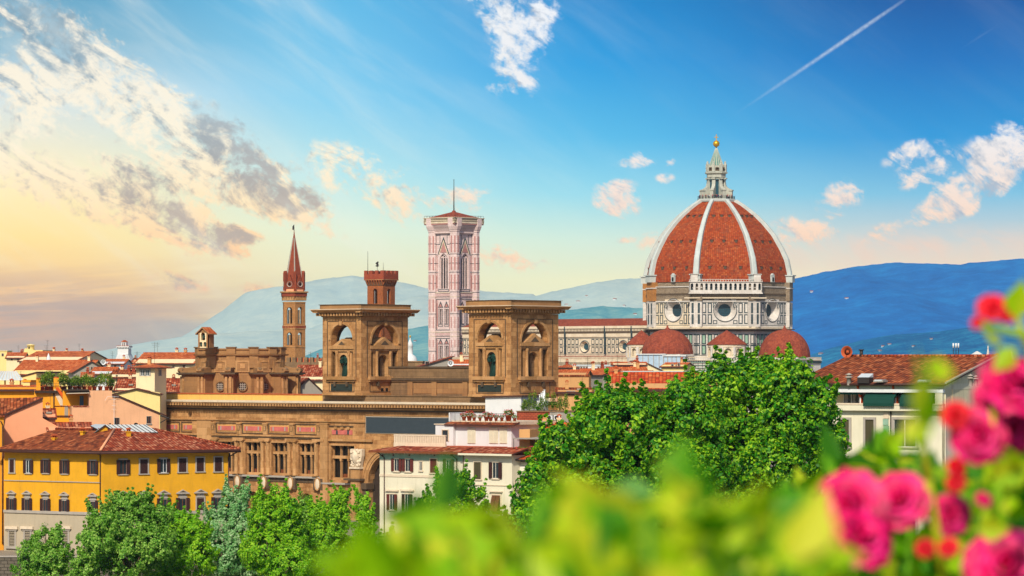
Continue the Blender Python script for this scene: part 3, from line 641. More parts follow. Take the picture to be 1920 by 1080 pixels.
# nave, its clerestory wall seen in strong perspective
NV = Fr(1203, 1412, -42)
L = lambda px: NV.X(px); zn = lambda y, px=1100: NV.Z(y, px)
x0, x1 = L(868), L(1215)
mb = MB(NV); zr, ze = zn(597), zn(611)
mb.slab([(x0, -.3, ze), (x1, -.3, ze), (x1, 11, zr), (x0, 11, zr)], .4, DOMET2); mb.slab([(x0, 22, ze), (x1, 22, ze), (x1, 11, zr), (x0, 11, zr)], .4, DOMET2)
nroof = mb.build('nave_roof', CATH)
mb = MB(NV); oc = [(NV.X(1169), zn(650), 1), (NV.X(1096.5), zn(650), 1), (NV.X(1022), zn(650), 1), (NV.X(946), zn(650), 1)]
ry = 9.7 * 1440 / FOC
mb.wall(x0, x1, zn(672), zn(632), [(c - 2.2, c + 2.2, z - ry, z + ry, 'round') for c, z, _ in oc], MARBLE_C, rev=.2)
mb.box(x0, x1, 1.6, 22, 1.2, ze, MARBLE_C); mb.box(x0, x1, 0, 1.6, zn(632), ze, MARBLE_C); mb.box(x0, x1, -.9, .3, zn(616), zn(611.4), MARBLE_C); mb.box(x0, x1, -.5, .3, zn(625), zn(617.2), STONE_D)
for i in range(130):
    x = x0 + (x1 - x0) * i / 130; mb.box(x, x + .35, -.75, -.5, zn(621.5), zn(617.2), MARBLE_C)
mb.box(x0, x1, -.35, .3, zn(632), zn(625), MARBLE_C); mb.box(x0, x1, -.8, .3, zn(617.2), zn(616), STONE_D)
nav = mb.build('nave_wall', CATH)
inl = MB(NV); bays = [NV.X(p) for p in (1186, 1135.8, 1061, 985, 908)]
for x in bays: inl.box(x - .28, x + .28, -.95, .0, zn(664), zn(612), GREENM)
for y in (634, 648.2, 663.5, 667): inl.box(x0, x1, -.07, 0, zn(y + .8), zn(y), GREENM)
pw = 1.62; nx_ = int((x1 - x0) / 2.15)
for i in range(nx_):
    x = x0 + (x1 - x0) * (i + .5) / nx_
    if min(abs(x - c) for c, _, _ in oc) < 3.2 or min(abs(x - b) for b in bays) < 1.1: continue
    for (a, b) in ((647, 635.5), (662.3, 650)):
        inl.box(x - pw / 2, x + pw / 2, -.05, 0, zn(a), zn(b), GREENM); inl.box(x - pw / 2 + .38, x + pw / 2 - .38, -.1, -.05, zn(a) + .42, zn(b) - .42, MARBLE_C)
inl.build('green_inlay', nav)
for c, z, _ in oc:
    w = MB(NV); w.ring(c, z, 2.35, ry + .15, 1.45, ry * .66, -.3, 1.2, PINKM if False else MARBLE_C, 28, y2=.05); w.ring(c, z, 2.7, ry + .5, 2.3, ry + .1, -.12, -.1, GREENM, 28)
    ob = w.build('round_window', nav); g_ = MB(NV); g_.disc(c, z, 1.5, ry * .68, 1.15, GLASSB); g_.build('pane', ob)
# aisle with its balustrade
mb = MB(NV); za = zn(675); mb.box(x0, x1, -12, .2, 1.2, za, MARBLE_C); mb.box(x0, x1, -12.8, -12, zn(690), zn(674), MARBLE_C); mb.box(x0, x1, -12.6, -12.3, zn(670), zn(669), MARBLE_C)
for i in range(150):
    x = x0 + (x1 - x0) * i / 150; mb.box(x, x + .3, -12.6, -12.3, zn(674), zn(670), MARBLE_C); mb.box(x, x + .3, -12.95, -12.8, zn(685), zn(679), STONE_D)
mb.slab([(x0, -11.6, za + .1), (x1, -11.6, za + .1), (x1, .2, zn(667)), (x0, .2, zn(667))], .3, DOMET2)
mb.build('aisle', CATH)
# lantern
LX = CX - 2 * ss; lt = MB()
def lz(y): return zc(y)
octagon(lt, [(36 * ss, lz(379)), (37 * ss, lz(376)), (37 * ss, lz(373.5)), (16 * ss, lz(373.5))], RIB, cx=LX)
octagon(lt, [(16.2 * ss, lz(373.5)), (16.2 * ss, lz(334)), (18.5 * ss, lz(333)), (18.5 * ss, lz(327)), (21.8 * ss, lz(325.5)), (22.2 * ss, lz(323)), (18 * ss, lz(322.5)), (18 * ss, lz(311)), (15 * ss, lz(311))], LANT, cx=LX)
lan = lt.build('lantern', CATH)
cn = MB(); cn.lathe(LX, DD, [(13.8 * ss, lz(313)), (12.6 * ss, lz(309)), (7.6 * ss, lz(294)), (1.6 * ss, lz(277.5))], 16, COPPER, smooth=False)
for i in range(16):
    a = i * 22.5; cn.tube((LX + 13.2 * ss * math.cos(R(a)), DD + 13.2 * ss * math.sin(R(a)), lz(311)), (LX + 1.7 * ss * math.cos(R(a)), DD + 1.7 * ss * math.sin(R(a)), lz(278)), .22, .1, LANT, 4)
cn.build('cone', lan)
bb = MB(); bb.lathe(LX, DD, [(.05, lz(277.5)), (1.0 * ss, lz(277.4)), (1.4 * ss, lz(276)), (3.5 * ss, lz(274.5))] + [(6.2 * ss * math.cos(R(t)), lz(269.5) + 6.2 * ss * math.sin(R(t))) for t in range(-50, 91, 14)], 20, GOLD)
bb.box(LX - .16, LX + .16, DD - .16, DD + .16, lz(264), lz(252), GOLD); bb.box(LX - .85, LX + .85, DD - .15, DD + .15, lz(258), lz(256.6), GOLD); bb.build('gilded_ball_and_cross', lan)
for i in range(8):
    ph = 3 - 22.5 + 45 * i; a = R(ph); f = Fr(0, 0, ph, Vector((LX, DD, 0))); b_ = MB(f); o = 16 * ss
    b_.prism([(-o + .6, lz(373.5)), (-31.5 * ss, lz(373.5)), (-31.5 * ss, lz(357)), (-28 * ss, lz(355)), (-24 * ss, lz(353.5)), (-20 * ss, lz(350)), (-18.5 * ss, lz(346)), (-17 * ss, lz(334)), (-o + .6, lz(334))], -.7, .7, 'x', LANT)
    b_.box(-1.0, 1.0, -32.6 * ss, -26 * ss, lz(358.5), lz(356.5), LANT); b_.box(-.8, .8, -20.5 * ss, -15 * ss, lz(336), lz(334), LANT)
    b_.box(-.55, .55, -19.8 * ss, -16 * ss, lz(322.5), lz(309), LANT); b_.lathe(0, -18 * ss, [(.6, lz(309)), (.2, lz(306)), (.3, lz(304.5)), (.02, lz(302))], 6, LANT)
    b_.build('buttress', lan)
    f2 = Fr(0, 0, 3 + 45 * i, Vector((LX, DD, 0))); w_ = MB(f2); d0 = -(16.2 * ss * c8) - .06
    w_.box(-.95, .95, d0, d0 + .3, lz(371), lz(338), GLASSB if i != 1 else DARK); w_.lathe(0, d0, [(.95, lz(338)), (.7, lz(337)), (.01, lz(336))], 8, GLASSB); w_.build('window', lan)
    n_ = MB(f2); n_.box(-.8, .8, -(18 * ss * c8) - .08, -(18 * ss * c8) + .2, lz(321), lz(316), STONE_D); n_.lathe(0, -(18 * ss * c8), [(.8, lz(316)), (.6, lz(314.5)), (.01, lz(314))], 8, STONE_D); n_.build('shell_niche', lan)
rl = MB(); rr = 34.6 * ss
for i in range(64):
    a = R(i * 5.625); a2 = R((i + 1) * 5.625); p = (LX + rr * math.sin(a), DD - rr * math.cos(a)); q = (LX + rr * math.sin(a2), DD - rr * math.cos(a2))
    rl.tube((*p, lz(373.5)), (*p, lz(373.5) + 1.15), .05, .05, METAL, 4)
    for h_ in (.6, 1.15): rl.tube((*p, lz(373.5) + h_), (*q, lz(373.5) + h_), .04, .04, METAL, 4)
rl.build('railing', lan)
# visitors round the foot of the lantern
def person_mesh(seed, h):
    rnd = random.Random(seed); bm_ = MB(); wd = h * .13
    shirt = plain('shirt_%s' % ['red', 'navy', 'white', 'grey', 'rose', 'black'][seed % 6], ['#9c2a30', '#26345c', '#d8d4cc', '#6a6a70', '#b06a72', '#201f24'][seed % 6]) if seed < 6 else MATS['shirt_%s' % ['red', 'navy', 'white', 'grey', 'rose', 'black'][seed % 6]]
    tr_ = MATS.get('dark_trousers') or plain('dark_trousers', '#2a2c38'); sk = MATS.get('skin') or plain('skin', '#c08a68'); n = 8
    prof = [(.05, .06, 0), (.10, .09, .02), (.11, .09, .25), (.145, .105, .48), (.15, .11, .53), (.13, .10, .60), (.155, .11, .70), (.19, .11, .80), (.16, .09, .835), (.055, .055, .85), (.05, .055, .87), (.075, .09, .90), (.08, .095, .94), (.06, .075, .985), (.01, .01, 1.0)]
    vs = [Vector((a * h * .56 * math.cos(6.2832 * i / n) * 1.7, b * h * .56 * math.sin(6.2832 * i / n) * 1.7, z * h)) for a, b, z in prof for i in range(n)]
    for j in range(len(prof) - 1):
        m = tr_ if prof[j][2] < .5 else shirt if prof[j][2] < .84 else sk
        bm_.raw(vs, [[j * n + i, j * n + (i + 1) % n, (j + 1) * n + (i + 1) % n, (j + 1) * n + i] for i in range(n)], m, True)
    return bm_
PM = []
for s_ in range(6):
    b_ = person_mesh(s_, 1.72 + .03 * (s_ % 3)); o = b_.build('person'); PM.append(o)
COLN = ['red', 'navy', 'white', 'grey', 'rose', 'black']
rnd = random.Random(4)
for i in range(26):
    ph = -80 + 160 * i / 25 + rnd.uniform(-2, 2); a = R(ph); rr_ = rr - rnd.uniform(.45, 1.4); o = PM[i % 6] if i < 6 else PM[i % 6].copy()
    if i >= 6: C.objects.link(o)
    o.location = (LX + rr_ * math.sin(a), DD - rr_ * math.cos(a), lz(373.5)); o.rotation_euler[2] = rnd.uniform(0, 6)
    tag(o, 'visitor in a %s top standing at the railing below the dome lantern' % COLN[i % 6], 'person', 'visitors on the lantern terrace')

# ---------------------------------------------------------------- marble bell tower
DC_ = 1490.0; CT = Fr(850, DC_ - 1.0, 3, None)
tcx = (850.5 - 960) / FOC * DC_; ctr = Vector((tcx, DC_ + 8, 0))
def zt(py): return CAM_Z + (680 - py) / FOC * DC_
CAMP = thing('bell_tower', 'square pink and white marble bell tower with a low red roof and flagpole', 'bell tower', (ctr.x, ctr.y, 1.2))
A = 13.0; H2 = A / 2
def tface(phi, d): a = R(phi); return Fr(0, 0, phi, ctr + Vector((math.sin(a), -math.cos(a), 0)) * d)
sh_ = MB(); dt = MB()
st2 = []
for phi in (-42, 48, 138, 228):
    f = tface(phi, H2); sh_.f = f; dt.f = f
    sh_.wall(-H2, H2, zt(548), zt(434), [(-2.35, 2.35, zt(541), zt(474), 'point')], MARBLE_P, rev=1.2)
    for a, b, c, d in ((622, 556, 607, 572), (690, 630, 672, 641), (760, 700, 745, 712)):
        sh_.wall(-H2, H2, zt(a), zt(b), [(s - .95, s + .95, zt(c), zt(d), 'point') for s in (-1.75, 1.75)], MARBLE_P, rev=.9)
    sh_.box(-H2, H2, 0, 1, 1.2, zt(760), MARBLE_P)
    # bands between the storeys
    for a, b in ((556, 548), (630, 622), (700, 690)):
        sh_.box(-H2 - .25, H2 + .25, -.35, .5, zt(a), zt(b), MARBLE_P); dt.box(-H2 - 1.6, H2 + 1.6, -.6, .3, zt(b + 1.2), zt(b), MARBLE_C); dt.box(-H2 - .3, H2 + .3, -.42, 0, zt(a - 1.2), zt(b + 2.6), PINKM)
        for i in range(24):
            x = -H2 + A * (i + .5) / 24; dt.box(x - .15, x + .15, -.48, -.4, zt(a - 1.4), zt(b + 2.9), MARBLE_P)
    if phi in (-42, 48):
        def frame(x0, x1, a, b, t, m, y=-.12): dt.box(x0, x1, y, 0, a, a + t, m); dt.box(x0, x1, y, 0, b - t, b, m); dt.box(x0, x0 + t, y + .002, 0, a + t, b - t, m); dt.box(x1 - t, x1, y + .002, 0, a + t, b - t, m)
        for top, bot, wt, wb, gt in ((560, 619, 577, 607, 565), (634, 688, 646, 672, 635), (703, 757, 715, 745, 704)):
            frame(-4.3, 4.3, zt(bot), zt(top), .24, GREENM)
            for sx_ in (-1, 1):
                frame(*sorted((sx_ * 3.35, sx_ * 4.05)), zt(bot - 3), zt(top + 3), .12, PINKM); dt.box(*sorted((sx_ * 3.62, sx_ * 3.8)), -.14, 0, zt(bot - 8), zt(top + 8), PINKM)
                x = sx_ * 1.75; zt_ = zt(gt)
                for e in (-1, 1):    # gable over each light
                    dt.prism([(x, zt_), (x + e * 1.5, zt(wt)), (x + e * 1.25, zt(wt)), (x, zt_ - .7)], -.16, 0, 'y', GREENM)
                dt.prism([(x, zt_ - .9), (x + .9, zt(wt - 2)), (x - .9, zt(wt - 2))], -.14, 0, 'y', PINKM)
                frame(x - 1.35, x + 1.35, zt(wb + 5), zt(wb + 1), .16, GREENM)
                frame(x - 1.3, x + 1.3, zt(wb), zt(wt + 2), .13, GREENM, -.08)
        # top storey: tall traceried window under a steep gable
        for e in (-1, 1):
            dt.prism([(0, zt(444)), (e * 3.3, zt(476)), (e * 2.95, zt(476)), (0, zt(448))], -.22, 0, 'y', GREENM); dt.prism([(0, zt(449)), (e * 2.8, zt(476)), (e * 2.3, zt(476)), (0, zt(453))], -.18, 0, 'y', MARBLE_C)
            frame(*sorted((e * 3.5, e * 4.5)), zt(545), zt(512), .14, PINKM); frame(*sorted((e * 3.5, e * 4.5)), zt(508), zt(480), .14, PINKM); frame(*sorted((e * 2.0, e * 4.4)), zt(458), zt(440), .2, GREENM)
            dt.box(*sorted((e * 3.85, e * 4.15)), -.1, 0, zt(540), zt(516), PINKM)
        dt.prism([(0, zt(455)), (1.8, zt(473)), (-1.8, zt(473))], -.14, 0, 'y', PINKM)
        frame(-3.1, 3.1, zt(546.5), zt(542), .2, GREENM)
        for y in (477, 493, 510): dt.box(-4.6, -3.2, -.1, 0, zt(y + .8), zt(y), GREENM); dt.box(3.2, 4.6, -.1, 0, zt(y + .8), zt(y), GREENM)
    # heavy crowning arcade
    sh_.box(-H2 - 1.0, H2 + 1.0, -1.0, .5, zt(437), zt(434), MARBLE_P)
    for i in range(22):
        x = -H2 - .8 + (A + 1.6) * (i + .5) / 22
        dt.prism([(-.9, zt(434)), (-1.5, zt(428)), (-2.3, zt(423)), (-2.3, zt(421)), (-.5, zt(421)), (-.5, zt(434))], x - .2, x + .2, 'x', MARBLE_P)
    sh_.box(-H2 - 2.0, H2 + 2.0, -.7, .5, zt(434), zt(421), STONE_D); sh_.box(-H2 - 2.6, H2 + 2.6, -2.6, .5, zt(421), zt(418.6), PINKM)
    sh_.box(-H2 - 2.7, H2 + 2.7, -2.7, -2.1, zt(418.6), zt(408.6), MARBLE_C); sh_.box(-H2 - 3, H2 + 3, -3, -2, zt(408.6), zt(407.4), MARBLE_C)
    for i in range(26):
        x = -H2 - 2.2 + (A + 4.4) * (i + .5) / 26; dt.box(x - .22, x + .22, -2.76, -2.7, zt(412.5), zt(410), STONE_D)
    sh_.box(-H2 - 2.72, H2 + 2.72, -2.78, -2.1, zt(415.2), zt(414.2), STONE_D)
    for i in range(12):   # railing above the parapet
        x = -H2 - 2.5 + (A + 5) * i / 11; dt.tube((x, -2.6, zt(407.4)), (x, -2.6, zt(404)), .06, .06, METAL, 4)
    dt.tube((-H2 - 2.5, -2.6, zt(404)), (H2 + 2.5, -2.6, zt(404)), .05, .05, METAL, 4)
shaft = sh_.build('shaft', CAMP); dt.build('coloured_inlay', shaft)
for phi in (-87, 3, 93, 183):     # octagonal corner buttresses
    a = R(phi); cc = ctr + Vector((math.sin(a), -math.cos(a), 0)) * (H2 * 1.414 - .2); b_ = MB()
    octagon(b_, [(2.15, 1.2), (2.15, zt(434)), (2.4, zt(434)), (2.4, zt(431))], MARBLE_P, ph=3, cx=cc.x, cy=cc.y)
    octagon(b_, [(2.6, zt(431)), (3.2, zt(424)), (3.3, zt(408)), (2.5, zt(408))], MARBLE_P, ph=3, cx=cc.x, cy=cc.y)
    for i in range(8):
        ph = 3 + 45 * i; f = Fr(0, 0, ph, Vector((cc.x + 2.0 * math.sin(R(ph)), cc.y - 2.0 * math.cos(R(ph)), 0))); b_.f = f
        for y0, y1 in ((475, 440), (508, 480), (545, 513), (586, 559), (619, 590), (655, 633), (688, 660), (756, 703)):
            if y1 > 560: b_.box(-.18, .18, -.1, .1, zt(y0 - 4), zt(y1 + 4), PINKM)
            else: b_.box(-.3, .3, -.1, .1, zt(y0 - 2), zt(y1 + 2), PINKM)
    b_.f = WF
    for y in (456, 476, 493, 510, 530, 547, 556, 588, 622, 630, 658, 690): octagon(b_, [(2.17, zt(y + .9)), (2.27, zt(y + .8)), (2.27, zt(y)), (2.17, zt(y))], GREENM if y not in (556, 622, 630, 690) else MARBLE_C, ph=3, cx=cc.x, cy=cc.y)
    b_.build('corner_buttress', CAMP)
for phi in (-42, 48):
    f = tface(phi, H2)
    w = MB(f); zb_, zh = zt(541), zt(490); w.box(-2.4, 2.4, 1.15, 1.3, zb_, zt(470), DARK)
    for x in (-2.25, -.78, .78, 2.25): w.box(x - .2, x + .2, .5, .9, zb_, zh, MARBLE_P)
    w.wall(-2.4, 2.4, zh, zt(474), [(x - .5, x + .5, zh, zh + 1.6, 'arch') for x in (-1.5, 0, 1.5)], MARBLE_P, y=.55, rev=.3)
    for x, z in ((-.9, zh + 2.7), (.9, zh + 2.7), (0, zh + 2.2)): w.disc(x, z, .38, .38, .5, DARK, 12)
    w.ring(0, zt(541), 0.01, .01, .01, .01, 0, 0, MARBLE_C, 4); w.build('tall_window', CAMP)
    for c_, d_ in ((607, 572), (672, 641), (745, 712)):
        for s in (-1.75, 1.75):
            w = MB(f); zb_, zh = zt(c_), zt(d_ + 11); w.box(s - 1, s + 1, .85, .95, zb_, zt(d_), DARK)
            w.box(s - .13, s + .13, .35, .6, zb_, zh, MARBLE_P); w.wall(s - .98, s + .98, zh, zt(d_ - 1), [(s - .8, s - .14, zh, zh + .9, 'arch'), (s + .14, s + .8, zh, zh + .9, 'arch')], MARBLE_P, y=.35, rev=.2); w.build('window', CAMP)
rf = MB(); rr2 = H2 + 2.3
pts = [ctr + Vector((math.sin(R(p)), -math.cos(R(p)), 0)) * rr2 * 1.414 for p in (-87, 3, 93, 183)]
rf.raw([Vector((p.x, p.y, zt(408.5))) for p in pts] + [Vector((ctr.x, ctr.y, zt(395)))], [[0, 1, 4], [1, 2, 4], [2, 3, 4], [3, 0, 4]], DOMET2)
rf.lathe(ctr.x, ctr.y, [(.9, zt(399)), (.8, zt(394)), (.3, zt(393))], 8, DOMET2); rf.build('roof', CAMP)
fp = MB(); fp.tube((ctr.x, ctr.y, zt(394)), (ctr.x, ctr.y, zt(336)), .28, .12, METAL, 6); fp.lathe(ctr.x, ctr.y, [(.05, zt(336.5)), (.3, zt(335.6)), (.05, zt(334.8))], 8, METAL); fp.build('flagpole', CAMP)

# ---------------------------------------------------------------- hexagonal brick steeple
DB = 1000.0; bx = (551.5 - 960) / FOC * DB
def zb(py): return CAM_Z + (680 - py) / FOC * DB
BAD = thing('steeple', 'slender six sided brick steeple ending in a tall red pointed spire', 'steeple', (bx, DB, 1.2))
kb = DB / FOC; rB = 23.2 * kb; mb = MB(); PHB = 8.0
def hexf(r, i): ph = PHB - 30 + 60 * i; a = R(ph); return Fr(0, 0, ph, Vector((bx + r * math.sin(a), DB - r * math.cos(a), 0)))
apB = rB * math.cos(R(30)); hB = rB / 2
for i in range(6):
    mb.f = hexf(apB, i)
    for (y0, y1, a, b) in ((612, 566, 607, 576), (655, 612, 647, 623)):
        mb.wall(-hB, hB, zb(y0), zb(y1), [(-.85, .85, zb(a), zb(b), 'arch')], BRICKO, rev=.6)
        mb.box(-.12, .12, .2, .45, zb(a), zb(b + 5), STONE_T)
    mb.box(-hB, hB, 0, .8, 1.2, zb(655), BRICKO)
    for y in (567, 610, 616, 650): mb.box(-hB - .08, hB + .08, -.16, .1, zb(y + 1), zb(y), STONE_T)
    for j in range(7):
        x = -hB + 2 * hB * (j + .5) / 7; mb.box(x - .16, x + .16, -.35, .1, zb(563), zb(556), STONE_T); mb.box(x - .1, x + .1, -.2, .1, zb(615.5), zb(611), BRICKR)
    mb.box(-hB - .2, hB + .2, -.5, .1, zb(556), zb(549), SPIRET); mb.box(-hB - .45, hB + .45, -.85, .1, zb(549), zb(546.6), STONE_T); mb.box(-hB - .1, hB + .1, -.3, .1, zb(563.5), zb(562.5), STONE_T)
mb.f = WF; octagon(mb, [(rB + .5, zb(547)), (.5, zb(546.9))], STONE_D, ph=PHB - 30, cx=bx, cy=DB, n=6)
mb.build('shaft', BAD)
mb = MB(); r1 = 20.5 * kb
octagon(mb, [(r1, zb(547)), (r1, zb(541)), (r1 - .1, zb(541))], PEACH2, ph=PHB - 30, cx=bx, cy=DB, n=6)
octagon(mb, [(r1 - .2, zb(541)), (15.6 * kb, zb(514)), (2.4 * kb, zb(446)), (1.3 * kb, zb(440)), (.35 * kb, zb(431))], SPIRET, ph=PHB - 30, cx=bx, cy=DB, n=6)
for i in range(6):
    ph = PHB - 60 + 60 * i; a = R(ph); mb.tube((bx + r1 * .86 * math.sin(a), DB - r1 * .86 * math.cos(a), zb(528)), (bx + 2.2 * kb * math.sin(a), DB - 2.2 * kb * math.cos(a), zb(446)), .22, .12, GREYSTONE, 5)
    mb.f = Fr(0, 0, ph, Vector((bx + r1 * .97 * math.sin(a), DB - r1 * .97 * math.cos(a), 0))); mb.box(-.35, .35, -.3, .5, zb(545), zb(512), SPIRET); mb.prism([(-.35, zb(512)), (.35, zb(512)), (0, zb(508))], -.3, .5, 'y', SPIRET); mb.f = WF
spire = mb.build('spire', BAD)
for i in range(6):
    f = hexf(r1 * math.cos(R(30)) + .1, i); g_ = MB(f); hw = 1.55
    g_.prism([(-hw, zb(541)), (hw, zb(541)), (0, zb(516))], -.15, 1.6, 'y', SPIRET); g_.ring(0, zb(533), .85, .85, .6, .6, -.3, -.1, GREYSTONE, 16, y2=-.1); g_.disc(-.22, zb(533), .24, .24, -.25, DARK, 8); g_.disc(.22, zb(533), .24, .24, -.25, DARK, 8); g_.disc(0, zb(534.6), .24, .24, -.26, DARK, 8); g_.disc(0, zb(531.4), .24, .24, -.26, DARK, 8)
    g_.build('gable', spire)
vn = MB(); vn.tube((bx, DB, zb(434)), (bx, DB, zb(421)), .1, .05, METAL, 5); vn.box(bx - .5, bx - .05, DB - .06, DB + .06, zb(431), zb(424), METAL); vn.box(bx - .3, bx, DB - .06, DB + .06, zb(424), zb(422), METAL); vn.build('weather_vane', BAD)

# ---------------------------------------------------------------- crenellated red brick tower
DK = 900.0; f1 = Fr(686 + 31, DK, -42); zk = lambda y: CAM_Z + (680 - y) / FOC * DK
kx = (716 - 960) / FOC * DK; aK = 26 * DK / FOC * 1.02; ctrK = Vector((kx - 0.3, DK + aK * .9, 0)); hk = aK * .70
BAR = thing('crenellated_tower', 'square red brick tower with forked battlements rising behind a stone belvedere', 'tower', (ctrK.x, ctrK.y, 1.2))
mb = MB()
for j, phi in enumerate((-35, 55, 145, 235)):
    a = R(phi); f = Fr(0, 0, phi, ctrK + Vector((math.sin(a), -math.cos(a), 0)) * hk); mb.f = f
    mb.wall(-hk, hk, zk(575), zk(535), [(-.7, .7, zk(569), zk(541), 'arch')], BRICKT, rev=.7); mb.box(-hk, hk, 0, .7, 1.2, zk(575), BRICKT)
    for i in range(7):
        x = -hk - .3 + (2 * hk + .6) * (i + .5) / 7; mb.prism([(-.05, zk(535)), (-.62, zk(527)), (-.62, zk(525.5)), (.1, zk(525.5)), (.1, zk(535))], x - .2, x + .2, 'x', BRICKT)
    mb.box(-hk - .1, hk + .1, -.1, .4, zk(535), zk(525.5), STONE_D); mb.box(-hk - .62, hk + .62, -.64, .0, zk(525.5), zk(513.5), BRICKR); mb.box(-hk - .7, hk + .7, -.7, 0, zk(524.6), zk(523.8), STONE_T)
    for i in range(4):
        x = -hk - .62 + (2 * hk + 1.24) * i / 3.6; mb.box(x, x + 1.0, -.63, -.15, zk(513.5), zk(507), BRICKR)
mb.f = WF; mb.build('shaft', BAR)
pl = MB(); x = (688.5 - 960) / FOC * DK; pl.tube((x, DK + 4, zk(520)), (x, DK + 4, zk(470)), .09, .04, METAL, 5); pl.build('mast', BAR)
pl = MB(); x = (717 - 960) / FOC * DK; pl.tube((x, DK + 6, zk(513)), (x, DK + 6, zk(491)), .08, .03, METAL, 5); pl.build('mast', BAR)
pl = MB(); x = (706 - 960) / FOC * DK; pl.tube((x, DK + 5, zk(513)), (x, DK + 5, zk(499)), .06, .05, METAL, 5)
for (dx, y, w_, h_) in ((0, 497.5, .55, .3), (.1, 495, .3, .35), (-.1, 493, .4, .4), (.15, 491, .25, .35)): pl.lathe(x + dx, DK + 5, [(.02, zk(y) - h_), (w_, zk(y)), (.02, zk(y) + h_)], 8, METAL)
pl.build('lion_weather_vane', BAR)

# ---------------------------------------------------------------- sandstone library with its two belvedere towers
LB = Fr(677, 523, -42)
LX_ = lambda px, d=0: LB.X(px, d)
def zl(y, px=577, d=0): return LB.Z(y, px, d)
LIB = thing('library', 'long ochre sandstone library with tall mullioned windows, deep cornice and twin belvedere towers', 'library', (LB.w(0, 10, 0).x, LB.w(0, 10, 0).y, 1.2))
FD = 0.0
xa, xs_, xc, xe = LX_(236), LX_(360), LX_(604), LX_(967)
mb = MB(LB)
zC0, zC1 = zl(769), zl(757); ztop = zl(752)
zW0 = 1.2
# bays: glazed recesses between columns
bayc = [LX_(p) for p in (574.5, 524, 474.5, 425.5)]
bw = bayc[0] - bayc[1]
holes = [(c - 1.75, c + 1.75, zl(893), zl(829)) for c in bayc]
cB = LX_(643); wB = (LX_(665) - LX_(621)) / 2
holes.append((cB - wB, cB + wB, zl(898), zl(832)))
ax0, ax1 = LX_(690), LX_(770)
holes.append((ax0, ax1, zW0, zl(851, 700), 'arch'))
lows = [(c - 1.2, c + 1.2, zl(1000), zl(925), 'arch') for c in bayc]
mb.wall(xs_, xe, zW0, zC0, holes + lows, STONE, rev=1.3)
mb.wall(xa, xs_, zW0, zC0, [(LX_(302) , LX_(330), zl(893), zl(829))], STONE, y=.7, rev=1); mb.box(xs_, xs_ + .01, 0, .7, zW0, zC0, STONE)
mb.box(xa, xe, 2.4, 26, zW0, ztop - .4, STONE); mb.box(xe - .6, xe, 0, 2.4, zW0, ztop - .4, STONE)
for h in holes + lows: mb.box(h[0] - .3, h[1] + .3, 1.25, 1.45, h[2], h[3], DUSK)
mb.build('wall', LIB)
# great cornice
mb = MB(LB)
for (x0, x1, dy) in ((xa - .5, xs_ - .3, .7), (xs_ - .5, xe + 1.4, 0)):
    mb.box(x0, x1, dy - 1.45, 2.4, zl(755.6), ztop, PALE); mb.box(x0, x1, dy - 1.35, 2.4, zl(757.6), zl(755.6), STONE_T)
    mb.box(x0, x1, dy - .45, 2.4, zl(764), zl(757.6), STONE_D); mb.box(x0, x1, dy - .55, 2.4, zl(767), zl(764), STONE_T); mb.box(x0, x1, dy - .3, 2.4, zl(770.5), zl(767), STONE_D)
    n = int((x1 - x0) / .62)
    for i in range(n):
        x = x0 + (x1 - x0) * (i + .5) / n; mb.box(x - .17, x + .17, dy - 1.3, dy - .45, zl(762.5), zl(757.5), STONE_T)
mb.build('cornice', LIB)
mb = MB(LB)
mb.box(LX_(247), LX_(606), 2.2, 2.8, ztop - .4, zl(740.5), LEDGE); mb.box(LX_(246), LX_(606), 2.05, 2.95, zl(740.5), zl(739), TERRA)
mb.box(LX_(596), xe, 1.0, 2.6, ztop - .4, zl(742.5, 700), STONE_W); mb.box(LX_(596), xe, .85, 2.7, zl(742.5, 700), zl(741.2, 700), STONE_W)
mb.build('roof_parapet', LIB)
mb = MB(LB); mb.P([(xa, 2.4, ztop - .1), (xe, 2.4, ztop - .1), (xe, 26, ztop - .1), (xa, 26, ztop - .1)], TERRA); mb.build('roof_terrace', LIB)
# frieze mouldings, pink marble panels, order of paired columns
mb = MB(LB)
mb.box(xs_, LX_(686), -.22, 0, zl(790.8), zl(788.6), STONE_T); mb.box(xs_, LX_(604), -.35, 0, zl(820), zl(817), STONE_T); mb.box(xs_, LX_(604), -.2, 0, zl(823), zl(820), STONE_D); mb.box(xa, xs_, .45, .7, zl(790.8), zl(788.6), STONE_T); mb.box(xa, xs_, .35, .7, zl(820), zl(817), STONE_T)
mb.box(xs_, LX_(604), -.55, 0, zl(896.8), zl(893.4), GREYSTONE); mb.box(xs_, LX_(604), -.12, 0, zl(905), zl(896.8), STONE_D)
mb.box(LX_(604), LX_(617.5), -.45, 0, zW0, zl(792), STONE_T); mb.box(LX_(604) - .1, LX_(617.5) + .1, -.5, 0, zl(794.5), zl(792), STONE_T)
mb.box(LX_(373), LX_(399), -.45, 0, zW0, zl(792), STONE_T)
mb.box(LX_(617.5), LX_(700), -.35, 0, zl(826), zl(821.5), STONE_T); mb.box(LX_(602), LX_(663), -.5, 0, zl(906.5), zl(903.3), GREYSTONE)
